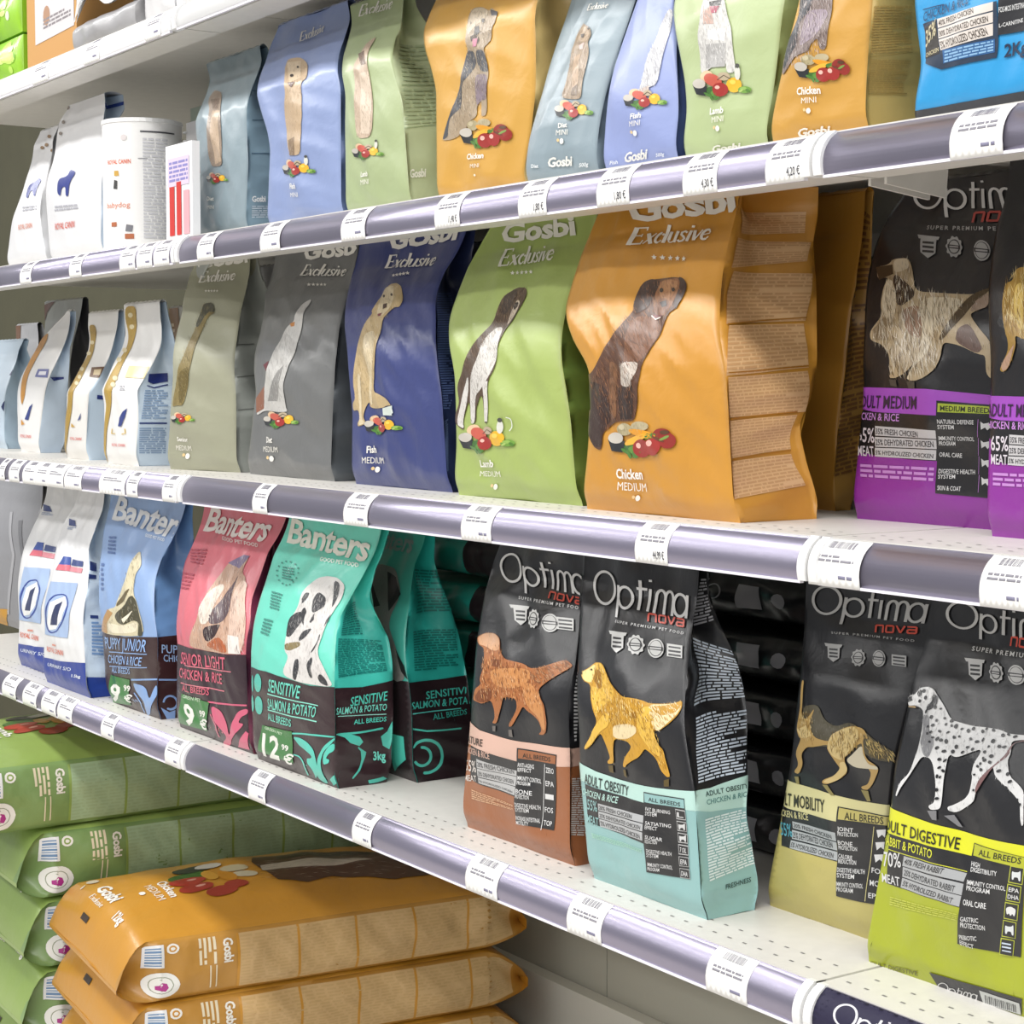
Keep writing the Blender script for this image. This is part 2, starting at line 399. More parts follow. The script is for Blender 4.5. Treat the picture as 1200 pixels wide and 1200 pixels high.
# ================================================================ the setting and the shelving
FLOORZ = -1.35; BACKY = 1.86
structure(MB().box(-9, 3, -5, BACKY+.2, -.05, 0).build('floor', M['floor']))
structure(MB().box(-9, 3, BACKY, BACKY+.04, 0, 2.4).build('wall_back', M['back']))
JOINTS = (-3.731, -2.435, -1.139, .157)
LEVEL = dict(top=.537, upper=.212, middle=-.128, lower=-.515)
RAIL = [(1.0945, -.0006), (1.094, -.0012)] + [(1.1065-.0288*math.cos(math.radians(a)), -.0277+.0288*math.sin(math.radians(a))) for a in range(64, -22, -7)]
def rail_point(u, v, x0, x1, off=.0, ext=.0):     # v 0 at the lower edge, 1 at the top lip
    n = len(RAIL)-1; pr = np.array(RAIL[::-1]); pr[0] += (-.0004, -ext)
    t = np.linspace(0, 1, n+1); y = np.interp(v, t, pr[:, 0])-off; z = np.interp(v, t, pr[:, 1])
    return np.stack([x0+(x1-x0)*u, y, z], -1)
shelf_words = dict(top='topmost', upper='second from top', middle='third from top', lower='lowest, above the sacks')
bay_words = ('left bay', 'middle bay', 'right bay')
for lv, z in LEVEL.items():
    for b in range(3):
        x0, x1 = JOINTS[b]+.002, JOINTS[b+1]-.002
        t = thing('shelf', 'white metal shelf with lilac grey rail, %s, %s' % (shelf_words[lv], bay_words[b]), 'shelf', (x0, 1.094, z), 'shelves of the shelving unit')
        L = x1-x0; o = lambda y: y-1.094
        m = MB().box(0, L, o(1.094), o(BACKY-.012), -.004, 0).box(0, L, o(1.0985), o(1.152), -.0345, -.0042).box(0, L, o(BACKY-.03), o(BACKY-.013), -.036, -.0042)
        m.build('deck', M['white'], t)
        step = .0211
        for r, yy in enumerate((1.1135, 1.1375)):
            h = MB(); x = .012 + r*.010
            while x < L-.012:
                bb = len(h.v); ww = .0052; dd = .0022
                h.v += [(x, o(yy), .0004), (x+ww, o(yy), .0004), (x+ww, o(yy)+dd, .0004), (x, o(yy)+dd, .0004)]; h.f.append((bb, bb+1, bb+2, bb+3)); x += step
            h.build('perforation_row', M['dark'], t)
        pr = [(o(y), dz) for y, dz in RAIL]; prof = pr + [(y+.0025, dz) for y, dz in reversed(pr)]
        MB().prism(prof, .009, L-.009).build('price_rail', M['cap' if lv == 'top' else 'rail'], t, smooth=True)  # topmost rail is white: its washed-out reflection is put into the colour
        y, dz = pr[-1]; MB().box(.009, L-.009, y-.0012, y+.0030, dz-.0024, dz).build('clear_edge', M['clear'], t)
        for s in (0, 1):
            xa, xb = ((.0, .0095), (L-.0095, L))[s]
            cp = [(y-.0035, dz+.001) for y, dz in pr]; cp[-1] = (cp[-1][0], cp[-1][1]-.001)
            MB().prism(cp + [(y+.012, dz) for y, dz in reversed(pr)], xa, xb).build('end_cap', M['cap'], t, bevel=.001)
            xb_ = .006 if s == 0 else L-.009
            if lv == 'lower' or (lv == 'upper' and b+s == 2): MB().prism([(o(1.153), -.0045), (o(1.153), -.040), (o(1.226), -.048), (o(1.229), -.012), (o(BACKY-.04), -.012), (o(BACKY-.04), -.0045)], xb_, xb_+.003).build('bracket', M['white'], t)
fr = thing('shelving_frame', 'grey back panels of the shelving behind the goods, lower ones coloured as if lit', 'shelving', (JOINTS[0], BACKY, -EYE))
low = material('lit_toned_back_panel', '#b6b5a9', rough=.55, bump=.02)  # same back panel, with light bounced off the floor put into a paler colour
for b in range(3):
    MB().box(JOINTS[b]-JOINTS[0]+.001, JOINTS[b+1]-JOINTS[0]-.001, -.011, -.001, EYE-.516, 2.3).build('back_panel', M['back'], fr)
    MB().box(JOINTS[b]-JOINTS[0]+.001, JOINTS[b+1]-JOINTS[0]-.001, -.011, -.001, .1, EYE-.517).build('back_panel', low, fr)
t = MB().box(JOINTS[0], JOINTS[3], 1.0, BACKY-.06, 0, .0998).build('bottom_shelf', M['white']); tag(t, 'white bottom shelf near the floor under the sack piles', 'shelf')
MB().box(0, JOINTS[3]-JOINTS[0], -.04, -.012, .1, EYE-1.036).build('lower_back_panel', material('lit_toned_lower_panel', '#d9d8cf', rough=.5, bump=.02), fr)  # pale colour holds the light falling on this panel from the front


# ================================================================ the bags: outline knots (metres) and prints (thousandths of a panel)
BAGS = {}
BAGS['ob'] = ({"xl":[-1.516,-1.5196,-1.5246,-1.5295,-1.534,-1.5355,-1.5402,-1.5507,-1.5646,-1.5801,-1.5899,-1.5936],"xr":[-1.3341,-1.3365,-1.3399,-1.3433,-1.3466,-1.3552,-1.364,-1.3728,-1.3831,-1.3938,-1.3991,-1.4019],"yf":[1.128,1.128,1.128,1.128,1.128,1.128,1.1292,1.1371,1.1496,1.163,1.1736,1.178],"yb":[1.2023,1.2003,1.1959,1.1916,1.1952,1.2022,1.2092,1.2121,1.2084,1.1986,1.189,1.19],"pin":[0.0,0.0,0.0,0.0,0.0001,0.0029,0.0074,0.0132,0.0199,0.0275,0.0359,0.045],"z0":-0.515,"h":0.338,"w":0.184,"bul":0.01,"amp":0.0022,"seed":3}, dict(base='#222225',side='#222225',back='#222225',f=[["p",0,"#8fb9b8",[0,302,52,306,271,302,630,300,934,311,1000,312,1000,0,0,0]],["p",1,"#b9dcd3",[0,361,205,352,439,348,649,352,841,360,1000,369,1000,312,934,311,630,300,271,302,52,306,0,302]],["t",4,"#26302f","ADULT OBESITY","c",[71,303,493,307,83,335]],["p",2,"#222225",[70,300,630,301,632,285,633,295,619,263,612,180,50,183]],["t",4,"#b9dcd3","CHICKEN & RICE","c",[16,263,384,274,36,285]],["t",4,"#8fb9b8","55%","c",[63,222,177,227,77,256]],["t",4,"#8fb9b8","MEAT","c",[45,180,166,182,56,207]],["p",3,"#b4b6b8",[197,255,623,263,616,241,188,233]],["t",4,"#3a3a3c","20% FRESH CHICKEN","c",[198,237,515,243,204,250]],["p",3,"#b4b6b8",[186,230,615,238,608,216,177,208]],["t",4,"#3a3a3c","25% DEHYDRATED CHICKEN","c",[188,212,587,219,193,224]],["p",3,"#b4b6b8",[182,206,607,213,598,188,178,182]],["t",4,"#3a3a3c","5% HYDROLIZED CHICKEN","c",[189,187,577,191,188,201]],["l",3,"#a9d6c0",4,[83,153,576,160,570,144,86,138]],["p",3,"#222225",[634,334,938,343,926,111,591,95]],["p",4,"#8fb9b8",[639,331,935,340,934,315,638,304]],["t",5,"#22292b","ALL BREEDS","c",[672,311,907,318,675,323]],["t",5,"#d8d8d8","FAT BURNING","c",[642,280,823,287,645,291]],["t",5,"#d8d8d8","SYSTEM","c",[638,266,725,271,641,278]],["t",5,"#d8d8d8","SATIATING","c",[636,239,819,247,640,250]],["t",5,"#d8d8d8","EFFECT","c",[632,226,720,230,636,237]],["t",5,"#d8d8d8","SUGAR","c",[629,198,751,201,633,209]],["t",5,"#d8d8d8","REDUCTION","c",[624,185,713,190,628,196]],["t",5,"#d8d8d8","DIGESTIVE HEALTH","c",[621,157,809,166,625,168]],["t",5,"#d8d8d8","SYSTEM","c",[615,143,706,149,620,155]],["t",5,"#d8d8d8","IMMUNITY CONTROL","c",[611,115,803,126,615,127]],["t",5,"#d8d8d8","PROGRAM","c",[605,102,697,108,610,113]],["p",4,"#c9c9c9",[867,307,937,309,938,281,868,278]],["p",5,"#222225",[870,305,935,306,935,283,871,281]],["t",6,"#d8d8d8","L","c",[877,285,923,287,880,300]],["p",4,"#c9c9c9",[867,273,938,275,937,248,866,244]],["p",5,"#222225",[870,271,935,273,934,249,869,247]],["o",6,"#cfcfcf",[877,265,891,264,914,266,930,273,924,251,915,250,912,257,891,255,887,249,878,249]],["p",4,"#c9c9c9",[865,239,937,241,936,214,864,210]],["p",5,"#222225",[868,237,934,239,933,216,867,213]],["o",6,"#cfcfcf",[875,231,889,230,913,232,929,240,923,217,914,217,911,223,889,221,885,215,876,215]],["p",4,"#c9c9c9",[862,205,936,208,934,180,861,176]],["p",5,"#222225",[866,203,933,205,931,182,864,179]],["t",6,"#d8d8d8","7 OIL","c",[871,183,919,185,875,198]],["p",4,"#c9c9c9",[859,170,934,174,932,147,857,142]],["p",5,"#222225",[863,169,931,172,929,148,860,144]],["t",6,"#d8d8d8","EPA","c",[868,149,917,151,872,164]],["p",4,"#c9c9c9",[856,136,932,140,930,113,853,108]],["p",5,"#222225",[859,135,929,138,927,114,856,110]],["t",6,"#d8d8d8","DHA","c",[864,115,914,117,869,130]],["g",4,"#e9e9e9","Optima",[107,837,958,838,71,942]],["g",4,"#d8503c","nova",[641,813,953,812,633,837]],["t",4,"#e9e9e9","SUPER PREMIUM PET FOOD","w",[363,795,952,793,365,803]],["p",3,"#e4e4e2",[346,763,477,767,485,730,432,714,366,726]],["p",3,"#e4e4e2",[311,769,499,773,491,764,328,760]],["p",4,"#2b2b2e",[369,755,460,757,461,752,371,749]],["p",4,"#2b2b2e",[374,743,465,746,466,741,376,738]],["p",4,"#2b2b2e",[379,732,470,735,471,729,381,726]],["o",3,"#e4e4e2",[646,748,647,744,638,740,636,737,641,731,635,728,623,727,616,725,612,719,603,718,591,720,581,720,571,717,560,718,554,723,546,725,532,725,525,728,527,734,523,737,512,740,511,745,520,749,522,752,518,757,523,761,536,762,543,764,547,769,557,771,569,768,578,769,588,772,599,771,605,766,613,764,626,764,633,760,631,755,635,751]],["o",4,"#2b2b2e",[627,747,626,739,616,731,599,727,577,725,556,728,540,734,531,742,532,750,543,757,561,762,582,763,603,761,619,755]],["o",5,"#e4e4e2",[619,747,618,739,610,733,596,729,578,728,561,730,548,735,540,742,541,749,550,756,564,760,581,761,598,758,612,753]],["p",6,"#2b2b2e",[527,747,628,749,632,741,531,738]],["p",7,"#e4e4e2",[543,744,615,746,617,743,545,741]],["o",3,"#e4e4e2",[802,746,801,734,786,724,762,718,732,716,703,719,680,727,668,738,670,750,685,761,710,767,740,769,769,765,791,757]],["o",4,"#2b2b2e",[791,746,790,736,778,727,758,722,733,720,709,723,690,730,680,739,681,749,694,758,714,763,739,765,763,762,781,755]],["o",5,"#e4e4e2",[786,745,785,736,774,728,756,723,734,722,712,725,694,731,685,739,686,749,697,757,716,762,739,763,760,760,777,754]],["p",6,"#2b2b2e",[672,745,795,748,799,738,676,736]],["p",7,"#e4e4e2",[687,742,783,745,785,741,689,738]],["p",3,"#e4e4e2",[821,761,955,763,963,729,835,727]],["p",4,"#2b2b2e",[838,755,944,757,946,753,840,751]],["p",4,"#2b2b2e",[842,745,948,747,949,742,844,740]],["p",4,"#2b2b2e",[846,735,951,737,953,732,848,730]],["o",2,"#c8962f",[58,634,134,651,194,671,263,675,299,667,335,647,396,622,459,606,528,597,615,600,700,599,751,593,857,599,937,606,988,617,988,597,965,576,905,549,816,521,771,523,781,500,803,481,836,470,840,443,851,417,856,397,829,394,794,409,769,441,698,459,679,461,628,433,560,416,508,401,488,390,470,394,498,421,574,458,530,473,411,469,396,437,390,394,331,386,323,393,359,407,331,435,291,467,266,471,224,454,172,428,114,408,96,415,156,448,211,482,237,506,203,532,177,573,173,607,94,612]],["o",3,"#e2b74c",[201,669,263,673,301,664,357,633,423,607,405,579,309,558,227,520,192,560,180,604,240,601,284,632,266,651,213,655]],["o",3,"#f0d58a",[66,634,142,650,196,667,214,651,185,611,101,613]],["o",4,"#9a6c1e",[202,651,265,653,291,629,279,601,240,601,217,620]],["o",3,"#e2b74c",[702,582,762,586,793,548,744,545,781,500,825,466,790,446,720,464,652,504,645,538]],["o",3,"#efdcae",[742,590,858,597,982,610,983,597,957,576,887,547,817,522,774,525,754,559]],["o",4,"#c8962f",[753,586,876,595,985,614,983,601,940,578,823,564]],["o",3,"#e6d2a6",[398,505,551,524,637,523,631,502,537,477,405,470]],["o",4,"#e2b74c",[204,482,307,533,369,538,361,502,268,476,179,432,107,408,101,415,163,449]],["p",4,"#9a6c1e",[599,558,647,565,652,548,603,543]],["f",5,["#e8c468","#a87a26","#f3dfa0","#8a5f1c"],170,16,-65,8,[201,669,301,664,397,619,529,596,700,596,744,545,637,523,410,506,239,513,180,604]],["f",5,["#f5e6c0","#b98f3a"],50,16,-40,8,[742,588,978,612,949,572,817,523]],["f",5,["#e8c468","#a87a26"],60,14,-70,8,[661,539,764,573,835,467,838,406,720,464]],["o",6,"#2a1d12",[179,649,179,648,176,647,172,646,168,646,163,646,160,647,159,648,160,649,162,650,166,651,171,651,175,651,178,650]],["o",6,"#2a1d12",[85,633,84,632,81,630,76,629,71,629,65,629,61,630,60,631,61,633,64,634,69,635,75,635,80,635,84,634]],["p",2,"#5a4a22",[330,382,377,387,377,363,337,363]],["p",2,"#5a4a22",[470,383,492,385,496,361,470,365]],["p",2,"#5a4a22",[806,383,845,391,837,368,801,365]],["F",2.5,"#c8962f",189,15,-74,4,[58,634,134,651,194,671,263,675,299,667,335,647,396,622,459,606,528,597,615,600,700,599,751,593,857,599,937,606,988,617,988,597,965,576,905,549,816,521,771,523,781,500,803,481,836,470,840,443,851,417,856,397,829,394,794,409,769,441,698,459,679,461,628,433,560,416,508,401,488,390,470,394,498,421,574,458,530,473,411,469,396,437,390,394,331,386,323,393,359,407,331,435,291,467,266,471,224,454,172,428,114,408,96,415,156,448,211,482,237,506,203,532,177,573,173,607,94,612]],["F",3.5,"#e2b74c",32,15,-74,4,[201,669,263,673,301,664,357,633,423,607,405,579,309,558,227,520,192,560,180,604,240,601,284,632,266,651,213,655]],["F",3.5,"#f0d58a",10,15,-74,4,[66,634,142,650,196,667,214,651,185,611,101,613]],["F",4.5,"#9a6c1e",10,15,-74,4,[202,651,265,653,291,629,279,601,240,601,217,620]],["F",3.5,"#e2b74c",25,15,-74,4,[702,582,762,586,793,548,744,545,781,500,825,466,790,446,720,464,652,504,645,538]],["F",3.5,"#efdcae",21,15,-74,4,[742,590,858,597,982,610,983,597,957,576,887,547,817,522,774,525,754,559]],["F",4.5,"#c8962f",10,15,-74,4,[753,586,876,595,985,614,983,601,940,578,823,564]],["F",3.5,"#e6d2a6",15,15,-74,4,[398,505,551,524,637,523,631,502,537,477,405,470]],["F",4.5,"#e2b74c",15,15,-74,4,[204,482,307,533,369,538,361,502,268,476,179,432,107,408,101,415,163,449]]],r=[["p",0,"#8fb9b8",[0,313,286,304,1000,300,1000,0,0,0]],["p",1,"#b9dcd3",[0,369,304,369,1000,390,1000,300,286,304,0,313]],["l",3,"#c8d3e0",20,[85,386,958,397,1000,582,201,566]],["l",3,"#c8d3e0",18,[196,593,1000,605,1000,741,533,777]],["l",3,"#b9b9c0",14,[638,805,931,829,953,955,866,954]],["t",4,"#26403f","ADULT OBESITY","c",[194,348,1004,354,192,362]],["t",4,"#5d8a88","CHICKEN & RICE","c",[200,325,1041,331,197,340]],["l",3,"#e4f0f0",22,[164,105,1000,133,974,297,169,286]],["t",4,"#1f3f40","FRESHNESS","c",[436,75,879,84,445,89]]]))
BAGS['br'] = ({"xl":[-1.7792,-1.7784,-1.7732,-1.7681,-1.7635,-1.7607,-1.7579,-1.765,-1.7752,-1.7846,-1.7849,-1.7724],"xr":[-1.5674,-1.5675,-1.5676,-1.5677,-1.568,-1.5693,-1.5706,-1.5718,-1.5828,-1.5968,-1.6052,-1.6101],"yf":[1.14,1.14,1.14,1.14,1.14,1.14,1.1412,1.1491,1.1616,1.175,1.1856,1.19],"yb":[1.23,1.23,1.23,1.23,1.23,1.23,1.2293,1.2249,1.2179,1.2104,1.2044,1.202],"pin":[0.0,0.0,0.0,0.0,0.0001,0.0029,0.0074,0.0132,0.0199,0.0275,0.0359,0.045],"z0":-0.515,"h":0.338,"w":0.193,"bul":0.01,"amp":0.0022,"seed":4}, dict(base='#222225',side='#222225',back='#222225',f=[["p",0,"#9a5f3a",[0,299,44,302,259,287,567,298,834,309,1000,322,1000,0,0,0]],["p",1,"#d9b3a2",[0,380,167,365,400,364,604,367,812,375,1000,382,1000,322,834,309,567,298,259,287,44,302,0,299]],["t",4,"#3a2a24","MATURE","c",[-63,303,216,314,-66,328]],["p",2,"#222225",[51,300,560,298,553,178,540,177,157,176,67,182]],["t",4,"#d9b3a2","CHICKEN & RICE","c",[-38,269,305,280,-44,291]],["t",4,"#d8cfc8","55%","c",[-4,205,147,216,-13,245]],["t",4,"#d8cfc8","MEAT","c",[-3,168,148,183,-12,189]],["p",3,"#b7b7b7",[149,264,557,266,557,247,154,233]],["t",4,"#4a4a4c","20% FRESH CHICKEN","c",[163,239,532,252,160,256]],["p",3,"#b7b7b7",[154,231,557,245,551,212,158,203]],["t",4,"#4a4a4c","25% DEHYDRATED CHICKEN","c",[167,208,527,217,165,223]],["p",3,"#b7b7b7",[162,200,551,210,546,181,167,180]],["t",4,"#4a4a4c","5% HYDROLIZED CHICKEN","c",[176,186,522,186,172,193]],["l",3,"#d9ac86",5,[89,112,518,128,526,147,83,148]],["p",3,"#222225",[565,344,919,354,877,103,532,83]],["p",4,"#9a5f3a",[576,340,913,350,908,323,573,310]],["t",5,"#241a14","ALL BREEDS","c",[611,316,867,327,611,331]],["t",5,"#e0e0e0","ANTI-AGING","c",[567,281,711,287,567,296]],["t",5,"#e0e0e0","EFFECT","c",[567,265,686,272,567,278]],["t",5,"#e0e0e0","IMMUNITY CONTROL","c",[562,236,776,246,562,251]],["t",5,"#e0e0e0","PROGRAM","c",[562,220,680,227,562,233]],["t",5,"#e0e0e0","BONE","c",[556,190,699,198,556,205]],["t",5,"#e0e0e0","PROTECTION","c",[555,174,673,182,556,188]],["t",5,"#e0e0e0","DIGESTIVE HEALTH","c",[549,144,762,157,549,159]],["t",5,"#e0e0e0","SYSTEM","c",[548,128,666,137,548,142]],["t",5,"#e0e0e0","INCREASE INTESTINAL","c",[539,98,754,112,541,113]],["t",5,"#e0e0e0","MOTILITY","c",[536,81,656,91,539,95]],["t",5,"#dedede","ZERO","c",[822,287,893,290,822,305]],["p",5,"#d8d8d8",[811,314,803,270,808,270,816,314]],["t",5,"#dedede","EPA","c",[814,243,885,246,815,261]],["p",5,"#d8d8d8",[803,270,795,225,800,226,808,270]],["t",5,"#dedede","I","c",[805,199,877,202,806,217]],["p",5,"#d8d8d8",[795,225,786,180,791,181,800,226]],["t",5,"#dedede","FOS","c",[796,154,868,158,797,172]],["p",5,"#d8d8d8",[786,180,776,135,781,136,791,181]],["t",5,"#dedede","TOP","c",[785,109,858,113,787,127]],["p",5,"#d8d8d8",[776,135,763,90,769,90,781,136]],["g",4,"#e9e9e9","Optima",[138,854,1065,850,43,952]],["g",4,"#d8503c","nova",[685,824,1039,819,679,847]],["t",4,"#e9e9e9","SUPER PREMIUM PET FOOD","w",[377,806,1029,806,374,816]],["p",3,"#e4e4e2",[339,779,482,783,498,744,445,727,371,739]],["p",3,"#e4e4e2",[299,785,504,789,497,780,320,775]],["p",4,"#2b2b2e",[367,770,465,773,467,767,371,764]],["p",4,"#2b2b2e",[375,758,473,761,475,755,379,752]],["p",4,"#2b2b2e",[384,746,481,749,483,743,388,740]],["o",3,"#e4e4e2",[657,760,659,755,650,751,648,748,653,742,648,738,634,738,627,735,624,730,614,728,601,731,591,731,581,727,569,728,562,733,553,736,538,736,530,739,531,745,527,749,514,752,512,756,522,760,523,764,517,770,522,774,537,774,544,777,547,782,557,784,571,781,581,781,592,785,603,783,611,778,620,776,634,776,642,772,641,767,645,763]],["o",4,"#2b2b2e",[637,759,637,750,627,742,609,737,586,736,564,739,545,745,535,753,534,762,544,770,563,775,586,776,609,773,627,767]],["o",5,"#e4e4e2",[628,758,628,751,620,744,605,740,587,739,568,741,553,746,544,754,544,761,552,768,567,772,586,773,605,770,620,765]],["p",6,"#2b2b2e",[529,759,638,761,643,752,535,749]],["p",7,"#e4e4e2",[547,756,624,758,626,754,549,752]],["o",3,"#e4e4e2",[831,757,829,745,814,734,788,727,757,725,726,729,701,738,687,749,688,762,703,772,730,779,763,781,794,777,819,769]],["o",4,"#2b2b2e",[818,756,817,746,805,737,784,732,758,730,732,733,711,740,700,750,701,760,713,769,735,775,762,776,788,773,808,766]],["o",5,"#e4e4e2",[813,756,812,747,801,738,782,733,758,732,734,735,716,741,705,750,706,760,717,768,737,773,762,775,785,772,804,765]],["p",6,"#2b2b2e",[691,757,823,759,827,749,696,746]],["p",7,"#e4e4e2",[708,753,810,756,812,751,710,749]],["p",3,"#e4e4e2",[808,774,955,776,962,740,824,738]],["p",4,"#2b2b2e",[826,768,943,770,944,765,828,763]],["p",4,"#2b2b2e",[831,757,946,759,947,754,833,752]],["p",4,"#2b2b2e",[835,746,949,748,951,743,837,741]],["o",2,"#a8683a",[8,664,95,684,190,688,255,675,291,637,373,619,486,618,563,617,632,607,718,614,813,632,932,654,991,640,971,629,871,596,742,550,788,523,827,506,842,455,828,420,800,407,753,405,791,420,773,450,734,464,654,475,612,485,583,458,520,411,493,408,493,417,530,444,560,474,535,504,399,500,393,467,357,414,340,404,298,402,327,419,319,447,270,479,183,457,127,459,57,460,69,498,138,519,115,538,143,576,113,635,42,643]],["o",3,"#dca87e",[96,682,185,687,249,675,280,640,208,632,115,643,49,643,25,665]],["p",3,"#7a4423",[208,608,330,613,330,589,233,586]],["o",3,"#c88a52",[199,573,486,600,634,603,652,571,538,536,296,524]],["o",3,"#7a4423",[129,503,260,518,282,480,169,459,80,466]],["o",3,"#c88a52",[566,551,655,565,767,532,818,502,828,427,800,421,773,464,653,489]],["f",5,["#d8985c","#8a4f28","#e8b98a","#6a3a1c"],220,18,-60,8,[109,642,269,653,373,619,632,607,752,551,809,504,654,482,535,504,168,463,130,540]],["f",5,["#b98a62","#7a5236"],70,20,-25,8,[634,603,814,630,932,652,977,633,792,571,696,564]],["p",2,"#6a6460",[304,393,340,396,341,377,311,376]],["p",2,"#6a6460",[488,397,520,400,531,376,494,376]],["F",2.5,"#a8683a",193,15,-74,4,[8,664,95,684,190,688,255,675,291,637,373,619,486,618,563,617,632,607,718,614,813,632,932,654,991,640,971,629,871,596,742,550,788,523,827,506,842,455,828,420,800,407,753,405,791,420,773,450,734,464,654,475,612,485,583,458,520,411,493,408,493,417,530,444,560,474,535,504,399,500,393,467,357,414,340,404,298,402,327,419,319,447,270,479,183,457,127,459,57,460,69,498,138,519,115,538,143,576,113,635,42,643]],["F",3.5,"#dca87e",17,15,-74,4,[96,682,185,687,249,675,280,640,208,632,115,643,49,643,25,665]],["F",3.5,"#c88a52",42,15,-74,4,[199,573,486,600,634,603,652,571,538,536,296,524]],["F",3.5,"#7a4423",13,15,-74,4,[129,503,260,518,282,480,169,459,80,466]],["F",3.5,"#c88a52",28,15,-74,4,[566,551,655,565,767,532,818,502,828,427,800,421,773,464,653,489]]],r=[["p",0,"#9a5f3a",[0,320,1000,318,1000,0,0,0]],["p",1,"#d9b3a2",[0,379,1000,376,1000,318,0,320]],["l",3,"#d8d2cc",26,[0,101,232,90,252,279,22,286]],["l",3,"#d0d0d0",30,[63,399,92,399,277,744,45,753]]]))
